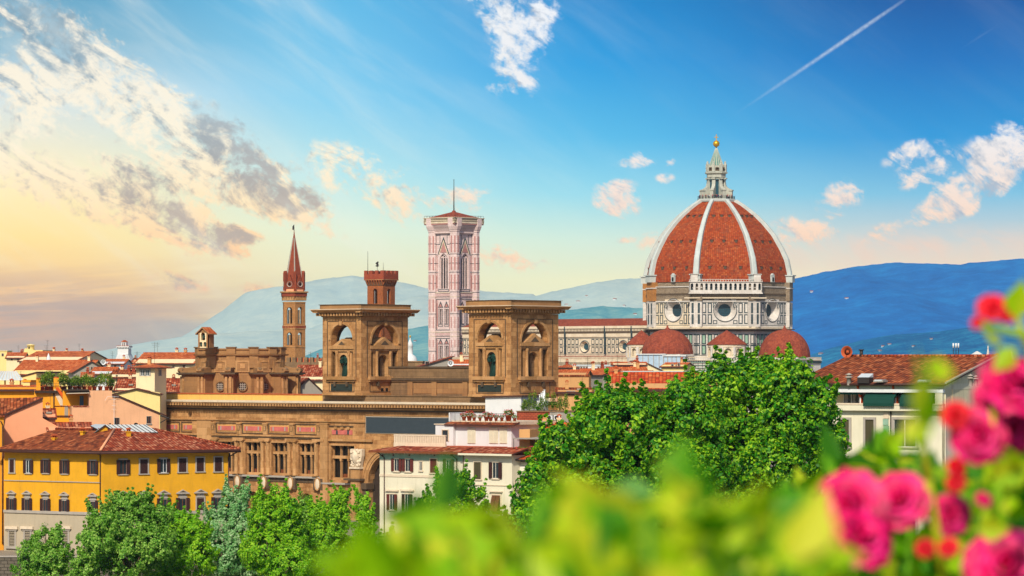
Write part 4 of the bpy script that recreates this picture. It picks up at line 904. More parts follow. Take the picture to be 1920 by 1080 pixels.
# frames of the attic panels
edges = [c - bw / 2 for c in bayc] + [bayc[0] + bw / 2]; edges = sorted(edges)
for c in bayc + [LX_(354), LX_(312)]:
    d = 0 if c > xs_ else .7; h = bw * .5 - .55
    mb.box(c - h, c + h, d - .12, d, zl(796), zl(794.6), STONE_D); mb.box(c - h, c + h, d - .12, d, zl(815), zl(813.6), STONE_D); mb.box(c - h, c - h + .12, d - .11, d, zl(813.6), zl(796), STONE_D); mb.box(c + h - .12, c + h, d - .11, d, zl(813.6), zl(796), STONE_D)
for x in edges:
    mb.box(x - .42, x + .42, -.3, 0, zl(816.5), zl(796.5), STONE_T); mb.box(x - .5, x + .5, -.4, 0, zl(797.5), zl(794.5), STONE_T); mb.box(x - .24, x + .24, -.34, -.3, zl(809.5), zl(800), STONE_D); mb.box(x - .17, x + .17, -.36, -.34, zl(808.8), zl(800.8), STONE_T)
mb.box(LX_(686), xe, -.14, 0, zl(779.6, 700), zl(777.8, 700), STONE_T); mb.box(LX_(684.3), LX_(685), -.02, .0, zW0, zl(776), STONE_D)
mb.build('mouldings', LIB)
for c in bayc + [LX_(354), LX_(312)]:
    d = 0 if c > xs_ else .7; h = bw * .5 - 1.0; p = MB(LB); p.box(c - h - .1, c + h + .1, d - .05, d, zl(810.6), zl(799.8), LEDGE); p.box(c - h, c + h, d - .08, d - .05, zl(809.8), zl(800.8), PINK)
    for s in (-.33, .33): p.box(c + s * h * 2 - .12, c + s * h * 2 + .12, d - .12, d - .08, zl(809), zl(801.5), GREYSTONE)
    p.build('red_marble_panel', LIB)
p = MB(LB); p.box(LX_(623), LX_(661), -.08, 0, zl(813.5), zl(805), PINK); p.box(LX_(618), LX_(663), -.2, 0, zl(798.6), zl(797), STONE_D)
for q in (628, 640, 652): p.box(LX_(q), LX_(q + 5), -.25, 0, zl(804), zl(799), STONE_T)
p.box(LX_(631), LX_(634), -.12, -.08, zl(813), zl(806), GREENM); p.box(LX_(652), LX_(655), -.12, -.08, zl(813), zl(806), GREENM); p.build('red_marble_panel', LIB)
for i, x in enumerate(edges):
    for s in (-.62, .62):
        c = MB(LB)
        c.lathe(x + s, -.18, [(.40, zl(892.5)), (.44, zl(891.5)), (.36, zl(890.5)), (.36, zl(866)), (.33, zl(838)), (.36, zl(836.5)), (.34, zl(835)), (.46, zl(829.5))], 12, STONE_T)
        c.box(x + s - .5, x + s + .5, -.68, 0, zl(829.5), zl(827.5), STONE_T); c.box(x + s - .48, x + s + .48, -.66, 0, zl(894), zl(892.5), STONE_D)
        if not (i == len(edges) - 1 and s > 0): c.build('column', LIB)
    b = MB(LB); b.box(x - 1.25, x + 1.25, -.55, 0, zl(827.5), zl(823), STONE_T); b.build('architrave_block', LIB); b = MB(LB); b.box(x - 1.0, x + 1.0, -.5, 0, zl(918), zl(896.8), STONE_D); b.build('pedestal', LIB)
    m_ = MB(LB); zc_ = zl(906.5)
    for r_, y_, mt in ((.62, -.72, GREYSTONE), (.44, -.86, PALE)): m_.lathe(x, -.5, [(.01, zc_)], 3, mt)
    m_.ring(x, zc_, .62, 1.05, .42, .8, -.66, -.6, STONE_T, 18, y2=-.5)
    m_.f = LB; pts = []; n = 14
    vs = [LB.w(x, -.78, zc_)] + [LB.w(x + .45 * math.cos(6.2832 * i_ / n), -.6, zc_ + .82 * math.sin(6.2832 * i_ / n)) for i_ in range(n)]
    m_.raw(vs, [[0, 1 + i_, 1 + (i_ + 1) % n] for i_ in range(n)], PALE, True); m_.build('medallion', LIB)
DARKG = plain('dark_pane', '#191613', rough=.3, spec=.5, var=.3)
def mull(c, h, zb_, zt_, zmid, narrow=.32):
    w = MB(LB); zb2 = zb_
    w.box(c - h, c + h, .9, 1.0, zb_, zt_, DARKG)
    for s in (-1, 1):
        w.box(c + s * h * narrow - .1, c + s * h * narrow + .1, .35, .7, zb_, zt_, STONE_T); w.box(c + s * h * .99 - .07, c + s * h * .99 + .07, .5, .72, zb_, zt_, STONE_T)
        w.box(c + s * h * narrow - .19, c + s * h * narrow + .19, .3, .72, zmid - .55, zmid - .2, STONE_T); w.box(c + s * h * narrow - .19, c + s * h * narrow + .19, .3, .72, zt_ - .5, zt_ - .2, STONE_T)
    w.box(c - h, c + h, .3, .74, zmid - .2, zmid + .25, STONE_T); w.box(c - h, c + h, .3, .74, zb_, zb_ + .35, STONE_T); w.box(c - h - .12, c + h + .12, -.15, .75, zt_ - .2, zt_ + .02, STONE_T)
    for s in (-1, 1): w.box(c + s * (h + .18) - .14, c + s * (h + .18) + .14, -.14, .1, zb_, zt_, STONE_T)
    w.box(c - h * .28, c + h * .28, .8, .9, zb_ + .3, zb_ + .9, ORF); w.box(c - .04, c + .04, .8, .9, zb_ + .3, zmid - .3, METAL)
    w.build('window', LIB)
for c in bayc: mull(c, 1.75, zl(893), zl(829), zl(850.5), .38)
mull(cB, wB, zl(898), zl(832), zl(856))
# dark inscription board
b = MB(LB); b.box(LX_(686.5), LX_(945), -.1, 0, zl(812.5, 700), zl(780.8, 700), PALE); b.box(LX_(687.5), LX_(944), -.16, -.1, zl(811.5, 700), zl(781.8, 700), BOARD); b.build('dark_board', LIB)
# entrance arch
a_ = MB(LB); rA = (ax1 - ax0) / 2; cA = (ax0 + ax1) / 2; zs = zl(851, 700) - rA; vs = []; n = 24
for (r, y) in ((rA + 1.15, -.02), (rA + 1.15, -.35), (rA + .75, -.35), (rA + .7, -.22), (rA + .25, -.22), (rA + .2, -.1), (rA - .02, -.1), (rA - .02, .4)):
    vs += [LB.w(cA + r * math.cos(math.pi * i / n), y, zs + r * math.sin(math.pi * i / n)) for i in range(n + 1)]
a_.raw(vs, [[j * (n + 1) + i, j * (n + 1) + i + 1, (j + 1) * (n + 1) + i + 1, (j + 1) * (n + 1) + i] for j in range(7) for i in range(n)], STONE_T)
a_.box(ax0 - 1.3, ax0 + .3, -.7, 1, zs - .9, zs, STONE_D); a_.box(ax0 - 1.0, ax0, -.4, 0, zW0, zs - .9, STONE_D)
a_.box(ax0 - .5, ax1 + .5, 5.0, 5.2, zW0, zs + rA, PALE); a_.box(ax0, ax0 + .1, 1, 5, zW0, zs + 2, STONE_D); a_.box(ax0 - .3, ax1, 4.6, 5, zs - 1.1, zs - .3, STONE_D)
a_.wall(ax0, ax1, zW0, zs - 1.1, [(ax0 + 1.0, ax1 - 1.0, zW0, zs - 2.0, 'arch')], STONE_D, y=4.4, rev=.5); a_.build('entrance_arch', LIB)
# carved coat of arms on its pedestal
s_ = MB(LB); cx_ = LX_(674.5); s_.box(cx_ - 1.1, cx_ + 1.1, -1.2, 0, zl(876), zl(872.5), PALE); s_.box(cx_ - .95, cx_ + .95, -1.0, 0, zW0, zl(876), STONE_T); s_.box(LX_(655), cx_ + 1.3, -1.3, 0, zl(897.5), zl(894), STONE_D)
s_.build('pedestal', LIB)
s_ = MB(LB); rnd = random.Random(7)
s_.prism([(cx_ - 1.25, zl(840)), (cx_ - .9, zl(839)), (cx_, zl(841)), (cx_ + .9, zl(839)), (cx_ + 1.25, zl(840)), (cx_ + 1.2, zl(852)), (cx_ + .95, zl(864)), (cx_ + .8, zl(872.5)), (cx_ - .8, zl(872.5)), (cx_ - .95, zl(864)), (cx_ - 1.2, zl(852))], -.8, -.2, 'y', PALE)
for i in range(46):
    x = cx_ + rnd.uniform(-1.05, 1.05); z = rnd.uniform(zl(871), zl(842)); r = rnd.uniform(.14, .34); s_.lathe(x, -.85, [(.01, z - r), (r * .8, z - r * .5), (r, z), (r * .7, z + r * .6), (.01, z + r)], 6, PALE)
s_.lathe(cx_, -.9, [(.01, zl(869)), (.5, zl(862)), (.62, zl(852)), (.3, zl(845)), (.01, zl(843.5))], 8, PALE); s_.build('carved_coat_of_arms', LIB)

def statue(fr, x, y, z0, h, label):
    """robed standing figure in green bronze on a small base"""
    b = MB(fr); n = 12; prof = [(.27, .22, 0), (.30, .24, .06), (.25, .20, .25), (.24, .19, .42), (.22, .17, .55), (.20, .15, .63), (.25, .17, .75), (.27, .16, .80), (.16, .12, .835), (.075, .08, .85), (.07, .08, .87), (.095, .11, .90), (.105, .12, .935), (.085, .10, .975), (.02, .03, 1.0)]
    vs = []
    for j, (a, d, t) in enumerate(prof):
        for i in range(n):
            th = 6.2832 * i / n; fold = 1 + (.13 * math.sin(5 * th + j) if t < .6 else 0); lean = .05 * math.sin(t * 3)
            vs.append(fr.w(x + (a * math.cos(th) * fold + lean) * h * .62, y + d * math.sin(th) * fold * h * .62, z0 + t * h))
    b.raw(vs, [[j * n + i, j * n + (i + 1) % n, (j + 1) * n + (i + 1) % n, (j + 1) * n + i] for j in range(len(prof) - 1) for i in range(n)], BRONZE, True)
    for pts in ([(-.15, 0, .79), (-.24, -.05, .66), (-.10, -.16, .58), (.02, -.18, .62)], [(.15, 0, .79), (.22, -.08, .64), (.10, -.17, .52)]):
        for p, q in zip(pts, pts[1:]): b.tube((x + p[0] * h, y + p[1] * h, z0 + p[2] * h), (x + q[0] * h, y + q[1] * h, z0 + q[2] * h), .055 * h, .042 * h, BRONZE, 8)
    b.box(x - .1 * h, x + .06 * h, y - .24 * h, y - .17 * h, z0 + .56 * h, z0 + .68 * h, BRONZE)
    o = b.build('statue'); tag(o, label, 'statue'); return o

def tower(pl, pc, pr, y, name_py, stat, plaque_right=False):
    """belvedere: open arches on four sides, little temples within them; y holds the picture heights of its levels"""
    xl, xr = LX_(pl), LX_(pc); fs = LB.sub(xr, 0, 90); dep = fs.X(pr); wd = xr - xl
    Z = lambda yy: LB.Z(yy, pc)
    T = MB(LB)
    faces = [(LB.sub(xl, 0), wd), (LB.sub(xr, 0, 90), dep), (LB.sub(xr, dep, 180), wd), (LB.sub(xl, dep, 270), dep)]
    zb_, zt_ = Z(y['base']), Z(y['bed']); zsill, zent, zarch = Z(y['sill']), Z(y['ent']), Z(y['arch'])
    wall = MB(LB); trims = MB(LB)
    for k_, (f, w) in enumerate(faces):
        wall.f = trims.f = f; c = w / 2; r = w * .285
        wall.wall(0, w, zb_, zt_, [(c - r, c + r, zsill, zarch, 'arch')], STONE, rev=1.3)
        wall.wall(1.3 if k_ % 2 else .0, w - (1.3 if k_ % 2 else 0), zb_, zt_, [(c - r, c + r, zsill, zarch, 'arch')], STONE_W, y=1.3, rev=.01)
        e = w * .13
        for (a, b, c0, d0) in ((e, w - e, Z(y['arch'] - 5.5), Z(y['arch'] - 6.6)), ): trims.box(a, b, -.06, 0, c0, d0, STONE_D)
        trims.box(e - .08, e + .05, -.055, 0, Z(y['sill'] + 2), Z(y['arch'] - 5.5), STONE_D); trims.box(w - e - .05, w - e + .08, -.055, 0, Z(y['sill'] + 2), Z(y['arch'] - 5.5), STONE_D)
        n = 18; vs = []; zs_ = zarch - r
        for (rr_, yy) in ((r + .42, -.02), (r + .42, -.14), (r + .06, -.14), (r - .02, .1)): vs += [f.w(c + rr_ * math.cos(math.pi * i / n), yy, zs_ + rr_ * math.sin(math.pi * i / n)) for i in range(n + 1)]
        trims.raw(vs, [[j * (n + 1) + i, j * (n + 1) + i + 1, (j + 1) * (n + 1) + i + 1, (j + 1) * (n + 1) + i] for j in range(3) for i in range(n)], STONE_T)
        trims.prism([(c - .22, zarch - .15), (c + .22, zarch - .15), (c + .34, Z(y['arch'] - 6)), (c - .34, Z(y['arch'] - 6))], -.32, 0, 'y', STONE_T)
        # sill, brackets, lower panel
        trims.box(c - r - .75, c + r + .75, -.55, .3, zsill - .5, zsill, GREYSTONE if k_ == 9 else STONE_T); trims.box(c - r - .6, c + r + .6, -.3, 0, zsill - .8, zsill - .5, STONE_T)
        for s in (-.55, .55): trims.box(c + s * r - .16, c + s * r + .16, -.35, 0, zsill - 1.5, zsill - .8, STONE_D)
        trims.box(0, w, -.18, 0, zb_, zb_ + .35, STONE_T); trims.box(c - r - .35, c - r - .25, -.06, 0, zb_ + .5, zsill - .8, STONE_D); trims.box(c + r + .25, c + r + .35, -.06, 0, zb_ + .5, zsill - .8, STONE_D); trims.box(c - r - .25, c + r + .25, -.06, 0, zb_ + .5, zb_ + .6, STONE_D)
        # cornice
        trims.box(-.15, w + .15, -.15, .2, Z(y['dent'] + 8), Z(y['dent'] + 6), STONE_T); trims.box(-.35, w + .35, -.35, .2, Z(y['dent'] + 6), Z(y['dent']), STONE_D)
        nd = int(w / .55)
        for i in range(nd + 2):
            x = -.5 + (w + 1.0) * i / (nd + 1); trims.box(x - .15, x + .15, -.8, -.35, Z(y['dent'] + 6), Z(y['dent'] + .4), STONE_T)
        trims.prism([(-.85, Z(y['dent'])), (-1.25, Z(y['dent'] - 3)), (-1.45, Z(y['dent'] - 5.2)), (-1.45, Z(y['dent'] - 6)), (0, Z(y['dent'] - 6)), (0, Z(y['dent']))], -1.2 + .002 * k_, w + 1.2 - .002 * k_, 'x', STONE_T)
        trims.box(-1.42, w + 1.42, -1.46, .2, Z(y['dent'] - 6) - .002, Z(y['dent'] - 7), PALE)
    wall.f = LB; trims.f = LB
    trims.box(xl - .3, xr + .3, -.3, dep + .3, Z(y['dent'] - 7), Z(y['top']), STONE_R); trims.box(xl - .45, xr + .45, -.45, dep + .45, Z(y['top'] + .9), Z(y['top']), STONE_D)
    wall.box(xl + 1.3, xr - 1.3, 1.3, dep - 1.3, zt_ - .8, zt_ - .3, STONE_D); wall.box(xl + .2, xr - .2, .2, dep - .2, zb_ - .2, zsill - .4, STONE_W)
    tw = wall.build('tower', LIB); trims.build('tower_mouldings', tw)
    for k_, (f, w) in enumerate(faces):
        c = w / 2; r = w * .285; t = MB(f); zE = zent; y0 = .35; nh = r * .36
        t.wall(c - r, c + r, zsill, zE - .85, [(c - nh, c + nh, zsill, zE - 1.35, 'arch'), (c - r, c - r * .74, zsill, zE - 1.0), (c + r * .74, c + r, zsill, zE - 1.0)], STONE_T, y=y0, rev=.9)
        for s in (-1, 1): t.box(*sorted((c + s * r * .74, c + s * r)), y0 + .7, y0 + .85, zsill, zE - .9, STONE_D)
        if k_ == 1: t.box(c - nh, c - nh * .25, y0 + .7, y0 + .85, zsill, zE - 1.0, STONE_W); t.box(c + nh * .1, c + nh, y0 + .7, y0 + .85, zsill, zE - 1.0, STONE_W)
        t.box(c - r - .3, c + r + .3, y0 - .45, y0 + 1.1, zE - .5, zE, STONE_T); t.box(c - r, c + r, y0 - .25, y0 + 1.0, zE - .85, zE - .5, STONE_T)
        hr = r * .62; t.prism([(c - hr - .5, zE), (c + hr + .5, zE), (c, zE + hr * .72)], y0 - .4, y0 + 1.5, 'y', STONE_T); t.prism([(c - hr * .5, zE + .12), (c + hr * .5, zE + .12), (c, zE + hr * .46)], y0 - .42, y0 - .38, 'y', STONE_D)
        t.build('niche_temple', tw)
        for s in (-1, 1):
            q = MB(f); x = c + s * (nh + .42); q.lathe(x, y0 - .12, [(.3, zsill), (.3, zsill + .12), (.22, zsill + .2), (.2, zE - 1.35), (.3, zE - 1.05), (.32, zE - .85)], 12, STONE_T); q.build('column', tw)
    if stat:
        f, w = faces[0]; c = w / 2; statue(f, c + .15, .25 + .45, zsill, (zent - zsill) * .78, stat)
    p = MB(faces[0][0]); c = wd / 2; r = wd * .285; p.box(c - r + .1, c + r - .1, -.1, 0, Z(y['pl'] + 13), Z(y['pl']), GREENPL); p.build('dark_plaque', tw)
    if plaque_right:
        p = MB(faces[1][0]); c = dep / 2
        for s in (-.55, .45): p.box(c + s - .25, c + s + .25, -.03, .05, Z(734), Z(728), DARK)
        p.build('small_windows', tw)
    return xl, xr, dep, Z
tL = tower(605, 677, 765, dict(top=570, dent=586, bed=592, arch=608, ent=648, sill=706, pl=720, base=741.5), 0, 'green bronze robed statue in the niche of the belvedere further left', True)
tR = tower(879, 958, 1047, dict(top=562, dent=579.5, bed=588, arch=604, ent=642, sill=706, pl=722, base=744.5), 0, 'larger green bronze statue in the niche of the belvedere beside the nave')
# parapet wall joining the two towers
mb = MB(LB); dd = tL[2] * .62; x0 = tL[1] - .5; x1 = tR[0] + .3; Zp = lambda yy: LB.Z(yy, 820, dd)
mb.box(x0, x1, dd, dd + 1.5, Zp(744), Zp(687.5), STONE_W); mb.box(x0, x1, dd - .35, dd + 1.6, Zp(713.5), Zp(709), STONE_D); mb.box(x0, x1, dd - .2, dd + 1.6, Zp(716), Zp(713.5), STONE_W); mb.box(x0, x1, dd - .15, dd + 1.6, Zp(690), Zp(687), STONE_D)
for p in (770, 815, 873): X0 = LB.X(p, dd); mb.box(X0 - .5, X0 + .5, dd - .18, dd, Zp(744), Zp(716), STONE_R)
mb.build('attic_wall', LIB)
mb = MB(LB)
for a, b in ((776, 810), (820, 868)):
    X0, X1 = LB.X(a, dd), LB.X(b, dd); mb.box(X0, X1, dd - .06, dd, Zp(738), Zp(718.5), STONE_R)
mb.build('attic_panels', LIB)

# ---------------------------------------------------------------- brown tribune with scroll buttresses and bell gable
DT = 566.0; kt = DT / FOC; TX = (444 - 960) * kt; zT = lambda y: CAM_Z + (680 - y) * kt
TRI = thing('tribune', 'brown stone church tribune with scroll buttresses, round windows and a bell gable on top', 'church', (TX, DT + 10, 1.2))
def ringpt(rx, ry, a): return (TX + rx * math.sin(R(a)), DT + 9 - ry * math.cos(R(a)))
def dr(mb_, prof, m, n=36, rx=1.0, ry=.72, smooth=False):
    vs = []
    for r, z in prof:
        for i in range(n + 1): a = -100 + 200 * i / n; p = ringpt(r * rx, r * ry, a); vs.append((p[0], p[1], z))
    mb_.raw(vs, [[j * (n + 1) + i, j * (n + 1) + i + 1, (j + 1) * (n + 1) + i + 1, (j + 1) * (n + 1) + i] for j in range(len(prof) - 1) for i in range(n)], m, smooth)
rin = 84 * kt; rout = 109 * kt
mb = MB(); dr(mb, [(rin, 1.2), (rin, zT(667)), (rin + .5, zT(666.5)), (rin + .6, zT(664)), (rin, zT(663.5)), (rin, zT(656)), (rin + .25, zT(655.5)), (rin + .25, zT(653)), (rin - 1, zT(653)), (0.1, zT(655))], STONE_R); mb.build('drum', TRI)
for a in (-82, -77, -39, -9, 21, 50, 77):
    p = ringpt(rout * .985, rout * .72 * .985, a); f = Fr(0, 0, a * .9, Vector((p[0], p[1], 0))); b = MB(f)
    b.box(-.8, .8, -.4, 3.2, 1.2, zT(704), STONE_R); b.box(-.55, -.15, -.7, -.4, 1.2, zT(706), STONE_T); b.box(.15, .55, -.7, -.4, 1.2, zT(706), STONE_T); b.box(-1.05, 1.05, -.95, 3.2, zT(704), zT(702), STONE_R); b.box(-1.25, 1.25, -1.2, 3.2, zT(702), zT(698.8), STONE_D)
    q = [(-.95, zT(698.7)), (-1.15, zT(695.5)), (-1.05, zT(691.5)), (-.5, zT(689)), (.1, zT(690)), (1.3, zT(688)), (2.6, zT(683)), (3.2, zT(676)), (3.6, zT(676)), (3.6, zT(698.7))]
    b.prism([(yy, zz) for yy, zz in q], -.5, .5, 'x', STONE_R, False); b.lathe(0, -.6, [(.01, zT(688.8)), (.25, zT(689.2)), (.62, zT(692)), (.5, zT(696)), (.01, zT(698))], 8, STONE_W); b.build('scroll_buttress', TRI)
for a in (-50, -24, 5, 34, 58):
    p = ringpt(rin + .05, rin * .72 + .05, a); f = Fr(0, 0, a * .9, Vector((p[0], p[1], 0))); b = MB(f)
    b.box(-1.15, 1.15, -.12, .1, zT(698), zT(676), STONE_T); b.box(-.9, .9, -.16, -.12, zT(695.5), zT(679), STONE_R); b.box(-.4, .4, -.26, -.16, zT(691), zT(682), STONE_T); b.prism([(-.7, zT(679)), (.7, zT(679)), (0, zT(675))], -.24, -.1, 'y', STONE_T); b.build('carved_panel', TRI)
for a in (-75, -37, -9.6, 19.5, 47.5, 70):
    p = ringpt(rin - .1, rin * .72 - .1, a); f = Fr(0, 0, a * .9, Vector((p[0], p[1], 0))); b = MB(f); b.box(-.75, .75, -.4, .4, zT(663.5), zT(652), STONE_R); b.box(-.85, .85, -.55, .4, zT(652), zT(650), STONE_W); b.box(-.75, .75, -.3, .4, zT(690), zT(667.5), STONE_R); b.build('attic_pier', TRI)
for a in (-50, -24, 5, 34, 58):
    p = ringpt(rin + .08, rin * .72 + .08, a); f = Fr(0, 0, a * .9, Vector((p[0], p[1], 0))); b = MB(f); zc_ = zT(725)
    b.ring(0, zc_, .82, .82, .62, .62, -.2, -.08, STONE_W, 20, y2=0); b.disc(0, zc_, .66, .66, -.09, DUSK, 20); o = b.build('round_window', TRI); g_ = MB(f)
    for s in (-.3, 0, .3): g_.box(s - .04, s + .04, -.15, -.1, zc_ - .55, zc_ + .55, GREYSTONE); g_.box(-.55, .55, -.145, -.105, zc_ + s - .04, zc_ + s + .04, GREYSTONE)
    g_.build('tracery', o)
f = Fr(372.5, DT + 1.5, -28); b = MB(f); Z = lambda y: f.Z(y, 385); b.wall(0, 1.75, Z(652), Z(624), [(.15, .7, Z(650), Z(641), 'arch'), (.95, 1.5, Z(650), Z(641), 'arch'), (.45, 1.25, Z(638), Z(622), 'point')], CREAMW, rev=.5)
b.box(0, 1.75, .5, 1.9, Z(652), Z(624), STONE_R); b.box(.05, 1.7, .45, .5, Z(651), Z(623), DUSK); b.prism([(0, Z(624)), (1.75, Z(624)), (.87, Z(616.5))], 0, 1.9, 'y', STONE_R); b.box(-.1, 1.85, -.1, 2.0, Z(654), Z(652), STONE_D)
for s in (0, 1): b.box(s * 1.6 - .05, s * 1.6 + .2, -.1, .02, Z(652), Z(624), STONE_R)
bg_ = b.build('bell_gable', TRI)
r_ = MB(f); r_.slab([(-.45, -.35, Z(625.5)), (-.45, 2.1, Z(625.5)), (.87, 2.1, Z(613)), (.87, -.35, Z(613))], .18, T_OR, STONE_R); r_.slab([(2.2, -.35, Z(625.5)), (2.2, 2.1, Z(625.5)), (.87, 2.1, Z(613)), (.87, -.35, Z(613))], .18, T_OR, STONE_R); r_.build('roof', bg_)
for x, y in ((.42, 645), (1.22, 645), (.85, 631)): c = MB(f); c.lathe(x, .25, [(.24, Z(y + 3)), (.19, Z(y + 1)), (.15, Z(y - 2)), (.05, Z(y - 3.2))], 10, BRONZE); c.build('bell', bg_)

# ---------------------------------------------------------------- house builder
def sash(fr, x, z, w, h, parent, shut=None, open_=True, stone=GREYSTONE, pane=GLASS, sill=True, surround=.16, rec=.12, curtain=None, d=0.0):
    """window on a facade: stone surround, sill, casement with glazing bars, louvred shutters"""
    o = MB(fr); t = surround
    if t:
        o.box(x - w/2 - t, x - w/2, d - .12, d, z, z + h, stone); o.box(x + w/2, x + w/2 + t, d - .12, d, z, z + h, stone); o.box(x - w/2 - t, x + w/2 + t, d - .125, d, z + h, z + h + t, stone)
    if sill: o.box(x - w/2 - t - .08, x + w/2 + t + .08, d - .16, d, z - .13, z, stone)
    if not (shut and not open_):
        fm = curtain or ORF; e = .05; rec = 0; o.box(x - w/2, x + w/2, d - .02, d, z, z + h, pane); d -= .04
        o.box(x - w/2, x - w/2 + e, d - .01, d + rec, z, z + h, fm); o.box(x + w/2 - e, x + w/2, d - .01, d + rec, z, z + h, fm); o.box(x - e * .6, x + e * .6, d - .01, d + rec, z, z + h, fm); o.box(x - w/2, x + w/2, d - .012, d + rec, z + h - e, z + h, fm); o.box(x - w/2, x + w/2, d - .012, d + rec, z, z + e, fm); d += .04
    ob = o.build('window', parent)
    if shut:
        if open_:
            for s in (-1, 1):
                q = MB(fr); xa_, xb_ = sorted((x + s * w / 2, x + s * (w / 2 + w * .52))); q.box(xa_, xb_, d - .19, d - .125, z, z + h, shut)
                for i in range(8): zz = z + h * (i + .5) / 8; q.box(xa_ + .05, xb_ - .05, d - .21, d - .19, zz - .02, zz + .03, shut)
                q.build('shutter', ob)
        else:
            q = MB(fr); q.box(x - w/2, x - .01, d - .05, d - .01, z, z + h, shut); q.box(x + .01, x + w/2, d - .05, d - .01, z, z + h, shut)
            for i in range(10): zz = z + h * (i + .5) / 10; q.box(x - w/2 + .05, x + w/2 - .05, d - .07, d - .05, zz - .02, zz + .03, shut)
            q.build('shutter', ob)
    return ob
def chimney(parent, fr, x, y, z, w=.6, h=1.2, m=None, pots=True):
    c = MB(fr); m = m or TAN; c.box(x - w/2, x + w/2, y - w/2, y + w/2, z - .6, z + h, m); c.box(x - w/2 - .08, x + w/2 + .08, y - w/2 - .08, y + w/2 + .08, z + h, z + h + .12, m)
    if pots:
        for s in (-1, 1): c.box(x + s * w * .3 - .05, x + s * w * .3 + .05, y - w * .4, y + w * .4, z + h + .12, z + h + .38, POT)
        c.prism([(x - w/2 - .1, z + h + .38), (x + w/2 + .1, z + h + .38), (x, z + h + .6)], y - w/2 - .1, y + w/2 + .1, 'y', POT)
    c.build('chimney', parent)
